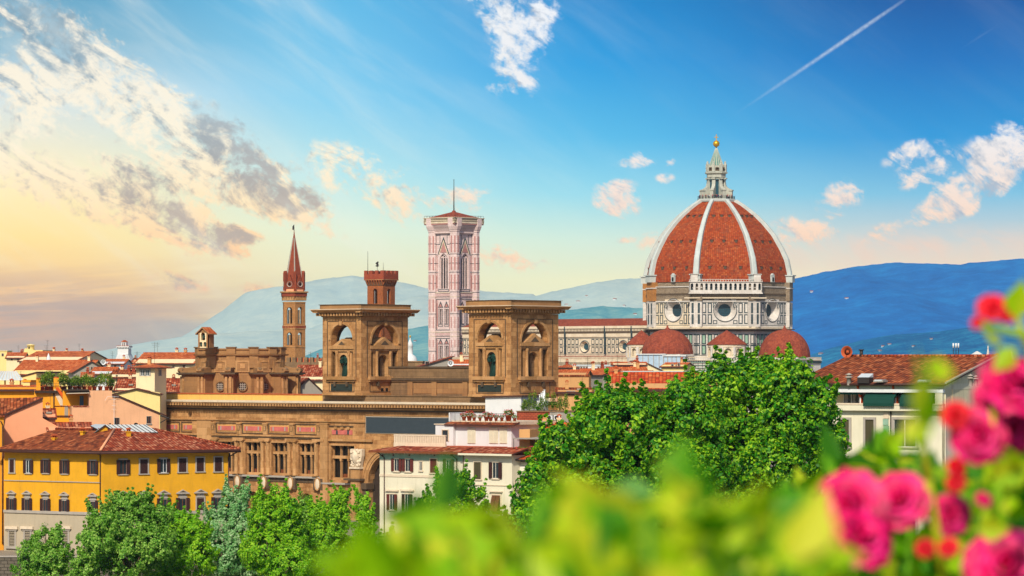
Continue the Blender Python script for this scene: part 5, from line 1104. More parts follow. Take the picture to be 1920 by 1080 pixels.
def house(name, label, cat, p0, p1, yeave, ytop, D, phi, dep, wm, rm, kind='front', zb_=1.2, ov=.5, wins=(), chim=(), group=None, flip=1, ref=None):
    """town house: front = roof slope faces us, gable = gable faces us, shedL / shedR = one slope, hip, flat"""
    f = Fr((p0 + p1) / 2 if ref is None else ref, D, phi); x0, x1 = f.X(p0), f.X(p1); pc = (p0 + p1) / 2
    zE, zR = f.Z(yeave, pc), f.Z(ytop, pc, dep / 2 if kind in ('front', 'hip') else 0)
    o = thing(name, label, cat, tuple(f.w((x0 + x1) / 2, dep / 2, zb_)), group)
    b = MB(f); b.box(x0, x1, 0, dep, zb_, zE, wm)
    if kind == 'gable': b.prism([(x0, zE), (x1, zE), ((x0 + x1) / 2, zR)], 0, dep, 'y', wm)
    if kind == 'shedL': b.prism([(x0, zE), (x1, zE), (x1, zR)], 0, dep, 'y', wm)
    if kind == 'shedR': b.prism([(x0, zE), (x1, zE), (x0, zR)], 0, dep, 'y', wm)
    if kind == 'front': b.prism([(0, zE), (dep, zE), (dep / 2, zR)], x0, x1, 'x', wm)
    b.build('wall', o); r = MB(f); xm = (x0 + x1) / 2; t = .18
    if kind == 'front':
        r.slab([(x0 - ov, -ov, zE - .15), (x1 + ov, -ov, zE - .15), (x1 + ov, dep / 2, zR + .1), (x0 - ov, dep / 2, zR + .1)], t, rm, PIPE); r.slab([(x0 - ov, dep + ov, zE - .15), (x1 + ov, dep + ov, zE - .15), (x1 + ov, dep / 2, zR + .1), (x0 - ov, dep / 2, zR + .1)], t, rm, PIPE)
        r.box(x0 - ov, x1 + ov, dep / 2 - .14, dep / 2 + .14, zR + .02, zR + .2, rm); r.box(x0 - ov, x1 + ov, -ov - .12, -ov, zE - .42, zE - .18, PIPE)
    elif kind == 'gable':
        r.slab([(x0 - ov, -ov, zE - .15), (x0 - ov, dep + ov, zE - .15), (xm, dep + ov, zR + .12), (xm, -ov, zR + .12)], t, rm, PIPE); r.slab([(x1 + ov, -ov, zE - .15), (x1 + ov, dep + ov, zE - .15), (xm, dep + ov, zR + .12), (xm, -ov, zR + .12)], t, rm, PIPE)
    elif kind in ('shedL', 'shedR'):
        za, zb2 = (zE, zR) if kind == 'shedL' else (zR, zE); r.slab([(x0 - ov, -ov, za + .1), (x1 + ov, -ov, zb2 + .1), (x1 + ov, dep + ov, zb2 + .1), (x0 - ov, dep + ov, za + .1)], t, rm, PIPE)
    elif kind == 'hip':
        h = min(dep / 2, (x1 - x0) / 2 - .2) ; a0, a1 = x0 - ov, x1 + ov; b0, b1 = x0 + h, x1 - h; d0, d1, dm = -ov, dep + ov, dep / 2
        for pts in ([(a0, d0, zE), (a1, d0, zE), (b1, dm, zR), (b0, dm, zR)], [(a1, d0, zE), (a1, d1, zE), (b1, dm, zR)], [(a1, d1, zE), (a0, d1, zE), (b0, dm, zR), (b1, dm, zR)], [(a0, d1, zE), (a0, d0, zE), (b0, dm, zR)]): r.slab(pts, t, rm, PIPE)
    else:
        r.box(x0 - .15, x1 + .15, -.15, dep + .15, zE, zE + .25, rm)
    ro = r.build('roof', o)
    for w in wins:
        px, py, pw, ph = w[:4]; X, Z1 = f.at(px, py); k_ = D / FOC / math.cos(R(phi)) ; W_ = pw * k_; H_ = ph * D / FOC
        sash(f, X, Z1, W_, H_, o, **(w[4] if len(w) > 4 else dict(surround=.1, sill=False)))
    if kind in ('front', 'hip') and cat == 'house' and not chim:
        rn = random.Random(int(p0 * 7 + p1)); zz = zR
        for _ in range(rn.choice((1, 1, 2))):
            xx = rn.uniform(x0 + .8, x1 - .8) if x1 - x0 > 2 else (x0 + x1) / 2; chimney(ro, f, xx, dep * rn.uniform(.38, .6), zR - .2, .5, rn.uniform(.5, 1.1), rn.choice((TAN, CREAMW, BRICKR)))
        if rn.random() < .7:
            a_ = MB(f); xx = rn.uniform(x0, x1); hh = rn.uniform(1.8, 3.4); a_.tube((xx, dep / 2, zR), (xx, dep / 2, zR + hh), .03, .025, METAL, 4)
            for q in range(3): a_.tube((xx - .5 + .1 * q, dep / 2, zR + hh - .15 - .3 * q), (xx + .5 - .1 * q, dep / 2, zR + hh - .15 - .3 * q), .02, .02, METAL, 4)
            a_.build('aerial', ro)
        if kind == 'front' and rn.random() < .4:
            k_ = MB(f); xx = rn.uniform(x0 + .8, x1 - .8); yy = dep * .2; zz = zE + (zR - zE) * (yy + ov) / (dep / 2 + ov) + .1; k_.box(xx - .35, xx + .35, yy - .4, yy + .4, zz - .1, zz + .12, GREY); k_.build('skylight', ro)
    for c in chim:
        px, yb, s = c[:3]; dc = c[3] if len(c) > 3 else dep / 2; chimney(ro, f, f.X(px, dc), dc, f.Z(yb, px, dc), .55 * s, 1.0 * s, c[4] if len(c) > 4 else TAN)
    return o

# ---------------------------------------------------------------- yellow palace on the riverfront
YD = 430.0; YL = Fr(192, YD, -33); YR = Fr(192, YD, 27); corner = YL.w(0, 0, 0)
YP = thing('palace', 'broad yellow riverfront palace with brown shutters and a red tiled roof', 'palace', (corner.x, corner.y + 8, 1.2))
xL = YL.X(8); xR = YR.X(429); zE = YR.Z(843, 330); zs1 = YL.Z(962, 100); zs2 = zs1
mb = MB(YL)
WINL = [(23, 26, 861, 886, 0), (54, 22, 862, 887, 1), (86.5, 22, 862, 887, 1), (122, 22, 863, 888, 1), (175, 24, 864, 889, 1)]
mb.box(xL, 0, 0, .5, zs1, zE + .3, YEL); mb.box(xL, 0, -.05, .5, 1.2, zs1, GREIGE); mb.box(xL, -.2, -.12, 0, YL.Z(903.5, 100), YL.Z(902, 100), GREYSTONE); mb.box(xL, 0, -.2, 0, zs1 - .1, zs1 + .25, GREYSTONE)
mb.f = YR; mb.box(0, xR, 0, .5, zs1, zE + .3, YEL); mb.box(0, xR, -.05, .5, 1.2, zs1, GREIGE); mb.box(0, xR, -.2, 0, zs1 - .1, zs1 + .25, GREYSTONE); mb.box(xR - .5, xR, .5, 15, 1.2, zE + .3, YEL)
mb.f = WF; cl = YL.w(xL, 0, 0); crn = YR.w(xR, 0, 0); bl = YL.w(xL, 16, 0); br = YR.w(xR, 16, 0)
mb.raw([Vector((p.x, p.y, z)) for p in (cl, bl) for z in (1.2, zE)], [[0, 2, 3, 1]], YEL); mb.build('wall', YP)
def pix(fr, px, py, d=0): x, z = fr.at(px, py, d); return x, z
k1 = YD / FOC / math.cos(R(33 - 1)); k2 = YD / FOC / math.cos(R(27 + 5))
for cx, w, t, b, op in WINL:
    x, z = YL.at(cx, b); w_ = (w * .46 if op else 9.5) * k1; sash(YL, x, z, w_, (b - t) * YD / FOC, YP, SHUT, bool(op), curtain=WMETAL if cx == 54 else ORF)
for cx, w, t, b, op in [(230.5, 28, 862, 889, 1), (269.5, 13, 861, 888, 0), (306, 27, 860, 886, 1), (342, 13, 859, 885, 0), (375, 12.5, 858, 884, 0), (409, 12.5, 857, 884, 0)]:
    x, z = YR.at(cx, b); w_ = (w * .40 if op else w) * k2; sash(YR, x, z, w_, (b - t) * YD / FOC, YP, SHUT, bool(op), curtain=WMETAL if cx == 306 else ORF)
def pediment(fr, px, py, w):
    x, z = fr.at(px, py); q = MB(fr); q.prism([(x - w, z), (x + w, z), (x, z + w * .52)], -.28, 0, 'y', GREYSTONE); q.prism([(x - w * .55, z + .09), (x + w * .55, z + .09), (x, z + w * .36)], -.31, -.28, 'y', STONE_D); q.box(x - w - .06, x + w + .06, -.34, 0, z - .12, z, GREYSTONE); q.box(x - w * .62, x + w * .62, -.07, 0, z - .75, z - .12, GREYSTONE); return q
for cx, b in ((22.5, 957.5), (51.5, 958), (86, 959), (121.5, 960.5), (175, 962.3)):
    x, z = YL.at(cx, b); o = sash(YL, x, z, 10.5 * k1, 24.5 * YD / FOC, YP, SHUT, True); pediment(YL, cx, b - 33, .68).build('pediment', o)
for cx, b, op in ((230.5, 959.5, 1), (269.5, 959, 1), (306.5, 958.5, 1), (342, 957.5, 1), (375.5, 956.5, 0), (408, 956, 1)):
    x, z = YR.at(cx, b); o = sash(YR, x, z, (11.5 if op else 12.5) * k2, 24.5 * YD / FOC, YP, SHUT, bool(op)); pediment(YR, cx, b - 33.5, .80).build('pediment', o)
for cx in (23.5, 52.5, 123, 175):
    x, z = YL.at(cx, 1024); q = MB(YL); w = 5.5 * k1; q.box(x - w, x + w, -.02, .08, z, z + 1.8, DARK); q.box(x - w - .25, x - w, -.14, 0, z, z + 1.95, GREYSTONE); q.box(x + w, x + w + .25, -.14, 0, z, z + 1.95, GREYSTONE); q.box(x - w - .6, x + w + .6, -.35, 0, z + 2.15, z + 2.5, PALE); q.box(x - w - .4, x + w + .4, -.22, 0, z + 1.95, z + 2.15, GREYSTONE); q.box(x - w - .5, x + w + .5, -.32, 0, z - .3, z, GREYSTONE)
    for i in range(6): q.box(x - w + w * 2 * (i + .5) / 6 - .015, x - w + w * 2 * (i + .5) / 6 + .015, -.09, -.06, z, z + 1.8, METAL)
    for i in range(5): q.box(x - w, x + w, -.095, -.065, z + 1.8 * (i + .5) / 5 - .015, z + 1.8 * (i + .5) / 5 + .015, METAL)
    q.build('barred_window', YP)
x, z = YL.at(87, 1012); q = MB(YL); q.ring(x, z, .95, 1.0, .62, .72, -.14, .02, GREYSTONE, 20, y2=0); q.disc(x, z, .65, .75, -.01, SHUTR, 20); q.build('oval_window', YP)
# roof with hipped corner, ridge, gutters
mb = MB(); ov = 1.15
def pw(fr, px, py, d): x, z = fr.at(px, py, d); return fr.w(x, d, z)
eL = YL.w(xL - .6, -ov, zE); eR = YR.w(xR + ov, -ov, zE); mid = (YL.n + YR.n).normalized() * (ov / math.cos(R(30))); eC = Vector((corner.x, corner.y, zE)) + mid
zr_ = zE + 2.35; rL = YL.w(xL + 2, 7.6, zr_); hipC = Vector((corner.x, corner.y, zr_)) - mid.normalized() * 8.8; rR = YR.w(xR - 7.0, 7.6, zr_)
bL = YL.w(xL, 16, zE); bR = YR.w(xR + ov, 16.5, zE)
def rslab(mb_, pts, m, th=.22): mb_.f = WF; mb_.slab([tuple(p) for p in pts], th, m, PIPE)
rslab(mb, [eL, eC, hipC, rL], T_BROWN); rslab(mb, [eC, eR, rR, hipC], T_RED); rslab(mb, [eR, bR, rR], T_RED); rslab(mb, [bR, bL, rL, hipC, rR][:3], T_RED)
rslab(mb, [bL, rL, hipC, rR, bR], T_BROWN); mb.tube(eC + Vector((0, 0, .1)), hipC + Vector((0, 0, .12)), .16, .16, PEACH2, 6); mb.tube(rL + Vector((0, 0, .1)), hipC + Vector((0, 0, .1)), .15, .15, T_RED, 6); mb.tube(rR + Vector((0, 0, .1)), hipC + Vector((0, 0, .1)), .15, .15, T_RED, 6); mb.tube(eR + Vector((0, 0, .1)), rR + Vector((0, 0, .1)), .14, .14, T_RED, 6)
for a, b in ((eL, eC), (eC, eR)): mb.tube(a + Vector((0, 0, -.3)), b + Vector((0, 0, -.3)), .13, .13, PIPE, 6)
for fr, x0, x1 in ((YL, xL, -.6), (YR, .6, xR + .6)):
    mb.f = fr; n = int((x1 - x0) / .7)
    for i in range(n): x = x0 + (x1 - x0) * (i + .5) / n; mb.box(x - .06, x + .06, -ov + .1, 0, zE - .12, zE + .02, METAL)
mb.f = WF; yroof = mb.build('roof', YP)
def ylroof(px, py, s=1.0, m=YEL, fr=YL, d=3.2): x, z = fr.at(px, py, d); chimney(yroof, fr, x, d, z, .5 * s, .45 * s, m)
ylroof(102, 829, 1.0, YEL); ylroof(155, 816, .9, YEL, YL, 5.5); ylroof(241, 817, .95, YEL, YR, 5.0)
dp = MB(YL); dp.tube((-.25, -.14, zE - .5), (-.25, -.14, YL.Z(985, 188)), .07, .07, PIPE, 6); dp.tube((-.25, -.14, zE - .5), (-.9, -1.1, zE - .2), .07, .07, PIPE, 6); dp.build('drainpipe', YP)
dp = MB(YR); dp.tube((xR - .1, -.14, zE - 1.0), (xR - .1, -.14, 4), .07, .07, PIPE, 6); dp.tube((xR - .1, -.14, zE - 1.0), (xR + .9, -1.0, zE - .3), .07, .07, PIPE, 6); dp.build('drainpipe', YP)
# zinc covered rooftop skylight on yellow walls
f = Fr(178, 439, 8); SK = thing('rooftop_room', 'small yellow rooftop room under pale zinc sheeting behind the palace ridge', 'rooftop room', tuple(f.w(3, 3, f.Z(812, 200))))
b = MB(f); z0 = f.Z(822, 200); X = f.X; Zf = lambda y: f.Z(y, 200); b.prism([(X(176), z0), (X(214), z0), (X(214), Zf(808)), (X(197), Zf(797.5)), (X(176), Zf(811))], 0, 4, 'y', YEL); b.box(X(214), X(292), .3, 4, z0, Zf(810), YEL); b.build('wall', SK)
r = MB(f); r.slab([(X(197), -.25, Zf(796)), (X(273), -.25, Zf(796)), (X(296), -.4, Zf(810.5)), (X(217), -.4, Zf(810.5))], .15, ZINC, METAL); r.slab([(X(197), -.25, Zf(796)), (X(175), -.25, Zf(812)), (X(175), 4, Zf(812)), (X(197), 4, Zf(796))], .15, ZINC, METAL); r.slab([(X(170), .8, Zf(798)), (X(186), .8, Zf(806)), (X(200), 4, Zf(797)), (X(180), 4, Zf(796))], .12, ZINC, METAL)
for i in range(9):
    t = (i + .5) / 9; r.tube((X(197 + 76 * t), -.27, Zf(795.8)), (X(217 + 79 * t), -.43, Zf(810.3)), .04, .04, METAL, 4)
r.build('zinc_roof', SK)

# ---------------------------------------------------------------- left bank of houses behind the palace
def poly_house(name, label, cat, D, phi, ref, outline, m, dep, extra=None, group=None):
    f = Fr(ref, D, phi); pts = [f.at(px, py) for px, py in outline]; cx = sum(p[0] for p in pts) / len(pts)
    o = thing(name, label, cat, tuple(f.w(cx, dep / 2, 1.2)), group); b = MB(f); b.prism(pts, 0, dep, 'y', m); b.build('wall', o); return o, f
o, f = poly_house('house', 'salmon gable house at the left edge with a brown tiled roof', 'house', 446, 14, 40, [(8, 860), (8, 777), (80, 746), (80, 784), (98, 794), (130, 812), (130, 860)], PEACH2, 9)
r = MB(f); x0, z0 = f.at(8.5, 776.5); x1, z1 = f.at(80.5, 745); r.slab([(x0 - .35, -.3, z0 - .1), (x1, -.3, z1), (x1, 9, z1), (x0 - .35, 9, z0 - .1)], .25, T_BROWN, PIPE)
p = [f.at(8, 777), f.at(-40, 748), f.at(60, 744.5), f.at(80, 745)]; r.slab([(p[0][0], -.35, p[0][1]), (p[1][0], -5, f.at(-40, 776)[1]), (p[1][0], 6, p[1][1]), (p[3][0], .2, p[3][1])], .25, T_BROWN, PIPE); r.build('roof', o)
f = Fr(4, 440, 20); OR_ = thing('house', 'narrow strip of an ochre house cut by the left edge of the view', 'house', tuple(f.w(-3, 3, 1.2))); b = MB(f); b.box(f.X(-60), f.X(7), 0, 6, 1.2, f.Z(782, 4), YEL2); b.build('wall', OR_); b = MB(f); b.box(f.X(-62), f.X(8.2), -.35, 6, f.Z(782, 4), f.Z(779, 4), T_BROWN); b.build('roof', OR_)
b = MB(f); X5 = f.X(4.5); b.tube((X5, -.12, f.Z(796, 4)), (X5, -.12, 2), .08, .08, PIPE, 6); b.tube((X5, -.12, f.Z(796, 4)), (f.X(0), -.3, f.Z(789, 4)), .08, .08, PIPE, 6); b.build('drainpipe', OR_)
# long peach house with roof garden
o, f = poly_house('house', 'long peach rendered house with sloping top and one garden on its flat roof', 'house', 462, 10, 210, [(135, 850), (135, 762), (167, 762), (167, 733), (210, 733), (210, 743), (223, 743.5), (262, 760), (299, 775), (299, 850)], PEACH, 12)
r = MB(f); pts = [f.at(p[0], p[1]) for p in ((210, 742.5), (223, 743), (262, 759.5), (312, 780))]
for (xa_, za_), (xb_, zb2) in zip(pts, pts[1:]): r.slab([(xa_, -.25, za_ + .12), (xb_, -.25, zb2 + .12), (xb_, 12.2, zb2 + .12), (xa_, 12.2, za_ + .12)], .2, T_BROWN, PIPE)
xg, zg = f.at(317, 783); r.tube((f.at(300, 779)[0], -.3, f.at(300, 779)[1]), (xg, -.3, zg - .1), .1, .1, METAL, 5); r.tube((xg, -.3, zg), (f.at(300, 792)[0], -.1, f.at(300, 793)[1]), .07, .07, METAL, 5); r.build('roof_edge', o)
for px, py, w, h in ((219, 797, .62, .95), (279, 794, .55, .95)):
    x, z = f.at(px, py); sash(f, x, z, w, h, o, None, surround=.05, sill=True)
b = MB(f); x0, z0 = f.at(137, 761); x1, z1 = f.at(167, 733); b.box(x0, x1, -.1, 0, z0 - .12, z0, T_RED); b.box(f.at(122, 735)[0], x1, -.35, 5, z1 - .02, z1 + .2, DUSK); b.box(x0 - 1.2, x1 + 3.2, 3.6, 4, z0, z1, YEL2); b.box(f.at(152, 1)[0], f.at(159, 1)[0], 3.5, 3.62, z0, f.at(1, 743)[1], BLUED); b.slab([(f.at(124, 1)[0], -.6, f.Z(737.5, 140)), (x1, -.6, f.Z(736.5, 140)), (x1, 2.5, f.Z(733, 140)), (f.at(130, 1)[0], 2.5, f.Z(734, 140))], .06, PALE); b.build('roof_loggia', o)
an = MB(f); xa_, za_ = f.at(213.5, 795); an.tube((xa_, -.4, za_), (xa_, -.4, f.at(213, 742)[1]), .03, .02, WMETAL, 4)
for py, w in ((744, .9), (749, .35), (760, .3), (767, .3)): z = f.at(213, py)[1]; an.tube((xa_ - w, -.4, z + (.05 if py == 744 else 0)), (xa_ + w * .7, -.4, z), .02, .02, WMETAL, 4)
an.tube((xa_ - .9, -.4, f.at(213, 744)[1]), (xa_ - 1.2, -.4, f.at(213, 751)[1]), .02, .02, WMETAL, 4); tag(an.build('television_aerial'), 'thin white television aerial on the peach wall of the roof garden house', 'aerial')
# yellow houses with the sloping coping
o, f = poly_house('house', 'orange yellow house with a raking red coping and peeling plaster corner', 'house', 468, 6, 100, [(64, 850), (64, 733), (100, 733), (100, 724), (111, 724), (135, 762), (135, 850)], YEL2, 7)
b = MB(f); pts = [f.at(104, 727), f.at(109, 726), f.at(137, 762), f.at(128, 762)]; b.prism([(p[0], p[1]) for p in pts], -.5, .6, 'y', ORPAINT); b.build('coping', o)
b = MB(f); pts = [f.at(100, 733), f.at(103, 729), f.at(126, 761), f.at(113, 760)]; b.prism(pts, -.06, 0, 'y', PALE); b.box(f.X(121), f.X(128), -.05, 0, f.Z(783, 120), f.Z(762, 120), GREY); b.build('peeling_plaster', o)
b = MB(f); b.box(f.X(64), f.X(102), -.3, 7.2, f.Z(733.5, 90), f.Z(731.5, 90), T_BROWN); b.box(f.X(100), f.X(138), -.1, 0, f.Z(762, 110), f.Z(760.8, 110), T_BROWN); b.box(f.X(98), f.X(138), -.2, 0, f.Z(781, 110), f.Z(779, 110), PIPE); b.box(f.X(68), f.X(76), 0, 1, f.Z(735, 70), f.Z(710, 70), YEL2); b.box(f.X(67.5), f.X(76.5), -.1, 1.1, f.Z(710, 70), f.Z(708.5, 70), POT); b.box(f.X(100.5), f.X(110.5), 0, .9, f.Z(728, 105), f.Z(709, 105), YEL2); b.box(f.X(101), f.X(110), .1, .8, f.Z(709, 105), f.Z(706.6, 105), POT); b.tube((f.X(101), -.1, f.Z(734, 100)), (f.X(101), -.1, f.Z(778, 100)), .08, .08, METAL, 6); b.build('chimneys_and_pipes', o)
house('house', 'low yellow ochre house whose long tiled ledge meets the left edge', 'house', -30, 68, 728, 724, 476, -4, 9, YEL2, T_OR, 'front')
house('house', 'dark red lean-to roof tucked between the salmon gable and the yellow wall', 'house', 78, 104, 781, 768, 455, 10, 5, PEACH2, T_RED, 'front', ov=.2)
house('house', 'weathered tile roof between the salmon gable and the zinc covered room', 'house', 92, 172, 806, 794, 446, 12, 7, PEACH2, T_RED, 'front', ov=.3)
f = Fr(150, 452, 8); b = MB(f); b.box(f.X(126), f.X(170), 0, .3, f.Z(812, 150), f.Z(797.5, 150), ZINC); tag(b.build('zinc_screen'), 'long pale zinc screen below the peach wall between brown posts', 'screen')
for i, px in enumerate((123, 138, 160, 185, 205)): q = MB(f); q.box(f.X(px), f.X(px + 2.6), -.3, -.05, f.Z(812, 150), f.Z(794 + (i % 2) * 3, 150), T_BROWN); q.box(f.X(px) - .06, f.X(px + 2.6) + .06, -.36, 0, f.Z(794.5 + (i % 2) * 3, 150), f.Z(793.5 + (i % 2) * 3, 150), PIPE); tag(q.build('flue'), '%s flue pipe by the pale screen under the peach wall' % ['leftmost', 'second', 'middle', 'fourth', 'rightmost'][i] + '', 'flue', 'flues behind the palace roof')
# hipped glass pavilion
f = Fr(18, 500, 0); G_ = thing('glass_pavilion', 'pale ribbed hipped canopy roof on the yellow roofs at the far left', 'pavilion', tuple(f.w(0, 3, f.Z(722, 18)))); b = MB(f); X, Zf = f.X, (lambda y: f.Z(y, 18)); b.slab([(X(-30), 0, Zf(712)), (X(43.5), 0, Zf(712)), (X(26), 2.5, Zf(696)), (X(-12), 2.5, Zf(696))], .1, ZINC)
for i in range(12): t = i / 11; b.tube((X(-30 + 73.5 * t), -.02, Zf(711.6)), (X(-12 + 38 * t), 2.48, Zf(695.6)), .05, .05, PALE, 4)
b.box(X(-30), X(43.5), -.1, 5, Zf(713), Zf(711.6), WMETAL); b.build('canopy', G_)
for px in (-5, 9, 24, 38): q = MB(f); q.box(X(px) - .1, X(px) + .1, .1, .3, Zf(724), Zf(713), T_BROWN); q.build('post', G_)
house('house', 'tall yellow stair house beside the planted roof garden', 'house', 42, 68, 706, 698, 486, -25, 6, CREAMY, T_OR, 'shedL', ov=.15)
house('house', 'small yellow block stepping down under the stair house', 'house', 43, 56, 716, 712, 480, -10, 4, CREAMY, YEL2, 'flat')
# cream tower house
house('house', 'cream square tower house with a low tiled hip and grey framed windows', 'house', 255, 290, 689, 681.5, 545, -12, 6, CREAMW, T_OR, 'hip', ov=.8, ref=290,
      wins=[(267.5, 704.5, 6.5, 11, dict(surround=.22, curtain=WMETAL, stone=GREYSTONE, sill=False)), (277, 704.5, 6.5, 11, dict(surround=.22, curtain=WMETAL, stone=GREYSTONE, sill=False))])
hs = bpy.data.objects['house'] if False else [o for o in bpy.data.objects if o.get('label', '').startswith('cream square tower house')][0]; f = Fr(290, 545, 78); x, z = f.at(299.5, 705); sash(f, x, z, .9, 1.0, hs, None, surround=.2, curtain=WMETAL, stone=GREYSTONE, sill=False)
house('house', 'pale yellow gabled wall just left of the library parapet', 'house', 210, 300, 737, 729.5, 512, 4, 6, CREAMY, T_BROWN, 'gable', ov=.3)
# roofs of the old town, nearest first
RF = [
 ('dark red roof under the cream tower house', 207, 256, 706, 695, 560, -5, 8, CREAMW, T_BROWN, 'front', []),
 ('second dark red roof stepping down by the cream tower house', 216, 258, 731, 712, 548, -3, 9, CREAMW, T_RED, 'front', []),
 ('red tiled roof squeezed between cream tower house and brown tribune', 310, 336, 733, 711, 600, 0, 8, CREAM, T_RED, 'front', []),
 ('orange roofed cream house behind the tribune', 254, 362, 680, 662.5, 640, -8, 15, CREAMW, T_OR, 'front', [(325, 690, 3, 4), (345, 690, 4, 5)]),
 ('large orange roof over a cream wall behind the roof garden', 22, 158, 701, 676.5, 690, -10, 17, CREAMY, T_OR, 'front', [(45, 709, 4, 6)]),
 ('gabled grey plaster house right of the large orange roof', 138, 205, 697, 678, 660, 12, 12, GREY, T_OR, 'gable', [(165, 693, 3, 5), (172, 693, 3, 5), (180, 693, 3, 5)]),
 ('low orange roof with a pale wall in front of the grey gable', 170, 210, 700, 690, 620, -5, 9, WHITE, T_OR, 'front', [(180, 706, 3, 4)]),
 ('white house with two dark windows beside a satellite dish', 194, 232, 681, 674.5, 760, -5, 9, WHITE, T_OR, 'front', [(205.5, 688, 4, 5), (216, 688, 4, 5)]),
 ('grey parapet block under the white round tower', 231, 256, 684, 683, 780, 5, 6, GREY, ZINC, 'flat', [(247, 692, 3, 4)]),
 ('broad russet roof below the pale round topped palace', 36, 142, 676, 660, 830, -18, 20, CREAMW, T_FAR, 'front', []),
 ('shallow orange roof running right from the russet roof', 96, 142, 671.5, 662, 900, -20, 14, CREAM, T_FAR, 'front', []),
 ('tiny tiled house near the left skyline', 12, 45, 670, 662, 900, 0, 8, CREAMW, T_FAR, 'front', [(22, 676, 3, 4), (34, 676, 3, 4)]),
 ('flat pale yellow block on the far left skyline', -20, 13, 659, 658, 1000, 0, 10, CREAMY, CREAMY, 'flat', [(5, 668, 3, 5)]),
 ('small brick chimney house on the skyline beside the russet roof', 140, 172, 679, 672, 980, 6, 9, WHITE, T_FAR, 'front', []),
 ('low far rooftop between the russet roof and the white spire', 168, 196, 682, 676, 1020, -6, 9, CREAM, T_FAR, 'front', []),
 ('far pink roof right of the white round tower', 243, 262, 680, 671, 1060, 4, 8, PEACH2, T_FAR, 'gable', []),
 ('stained grey gable below the brick steeple', 552, 604, 734, 709, 575, 14, 8, GREY, T_RED, 'gable', []),
 ('red pantiled roof right behind the tribune wall', 550, 612, 711, 686, 640, -6, 14, CREAMW, T_RED, 'front', [(588, 722, 4, 6)]),
 ('sunlit red roof strip glimpsed beyond the battlemented wall', 555, 612, 684, 673, 900, 3, 14, CREAM, T_OR, 'front', []),
 ('grey concrete lean-to with one blue grey window between the towers', 789, 848, 688, 668.5, 640, 6, 8, GREY, T_RED, 'shedL', [(801, 685, 7, 7)]),
 ('small red roofed dormer below the marble bell tower', 843, 882, 684, 676, 610, -3, 5, WHITE, T_OR, 'front', []),
 ('dark rubble wall block between the left belvedere and grey lean-to', 764, 792, 679, 674, 720, -8, 8, STONE_W, STONE_W, 'flat', []),
 ('little tan house with tiled roof beside the right belvedere', 1046, 1077, 689, 683, 640, -6, 7, TAN, T_OR, 'hip', [(1056, 697, 5, 5), (1068, 697, 5, 5)]),
 ('white loggia house with a row of small windows below the nave', 1073, 1152, 686, 684.5, 760, -4, 8, WHITE, ZINC, 'flat', [(1080 + 5 * i, 693, 2.5, 5) for i in range(5)] + [(1122 + 5 * i, 693, 2.5, 5) for i in range(6)]),
 ('orange roofs stepping down below the little tan house', 1046, 1098, 702, 695, 590, -8, 8, TAN, T_OR, 'front', []),
 ('tan walled house with fire stairs and a flat ledge by the belvedere', 1046, 1104, 706, 704, 560, 0, 7, TAN, T_BROWN, 'flat', []),
 ('red gabled roof with white tanks left of the big orange roof', 1104, 1152, 705, 692.5, 620, 15, 9, GREY, T_OR, 'front', [(1118, 708, 4, 5)]),
 ('grey shadowed side wall house under the white loggia', 1130, 1160, 704, 693, 600, 20, 6, GREY, T_OR, 'shedL', [(1146, 714, 5, 7)]),
 ('long low roof with a dark ribbon window below the nave', 1150, 1211, 682.5, 680, 700, 0, 8, CREAMW, T_OR, 'front', [(1157 + 7 * i, 690, 6, 5) for i in range(7)]),
 ('red roofed house with a crimson awning below the ribbon windows', 1147, 1216, 704, 690, 600, 6, 9, CREAMY, T_OR, 'front', [(1157, 709, 4, 5)]),
 ('tan stone house with barred window below the fire stairs', 1046, 1110, 733, 729, 505, 0, 6, TAN, T_BROWN, 'front', [(1070, 741, 14, 7)]),
 ('yellow house with three dark windows in front of the small dome', 1240, 1282, 686, 681, 760, -22, 7, CREAMY, T_OR, 'front', [(1261, 688, 3.5, 5), (1268, 688, 1.6, 4), (1273, 687, 3, 6)]),
 ('cream stair wall house left of the yellow house with three windows', 1214, 1243, 697, 680, 720, 6, 6, CREAMW, CREAMW, 'shedR', []),
]
for (lab, p0, p1, ye, yr, D, phi, dep, wm, rm, kd, wn) in RF:
    house('house', lab, 'house', p0, p1, ye, yr, D, phi, dep, wm, rm, kd, wins=wn, ov=.35)
ORD = ['first', 'second', 'third', 'fourth', 'fifth', 'sixth', 'seventh', 'eighth', 'ninth', 'tenth', 'eleventh', 'twelfth']
rn_ = random.Random(31)
for row, (nm, x0_, x1_, y_, D0, n_) in enumerate((('far skyline row west of the tribune', 2, 262, 676, 1180, 10), ('middle row west of the tribune', 95, 262, 687, 850, 6), ('near row left of the cream tower', 150, 254, 700, 640, 4), ('row under the nave right of the belvedere', 1052, 1236, 690, 820, 7), ('lower row right of the belvedere', 1100, 1240, 699, 700, 5))):
    for i in range(n_):
        px = x0_ + (x1_ - x0_) * (i + .5) / n_ + rn_.uniform(-4, 4); hw_ = rn_.uniform(8, 16) * (1.0 if row else .8); dy_ = rn_.uniform(-3, 3); kd = rn_.choice(('front', 'front', 'gable', 'hip'))
        house('house', '%s house from the left in the %s' % (ORD[i], nm), 'house', px - hw_, px + hw_, y_ + 4 + dy_, y_ - 2 + dy_, D0 + rn_.uniform(-50, 50), rn_.uniform(-25, 25), rn_.uniform(7, 11), rn_.choice((CREAMW, WHITE, TAN, PEACH, CREAMY, GREY)), rn_.choice((T_FAR, T_OR, T_RED, T_OR)), kd, ov=.3, wins=[(px - 3, y_ + 10 + dy_, 2.4, 4), (px + 4, y_ + 10 + dy_, 2.4, 4)], group='old town houses')
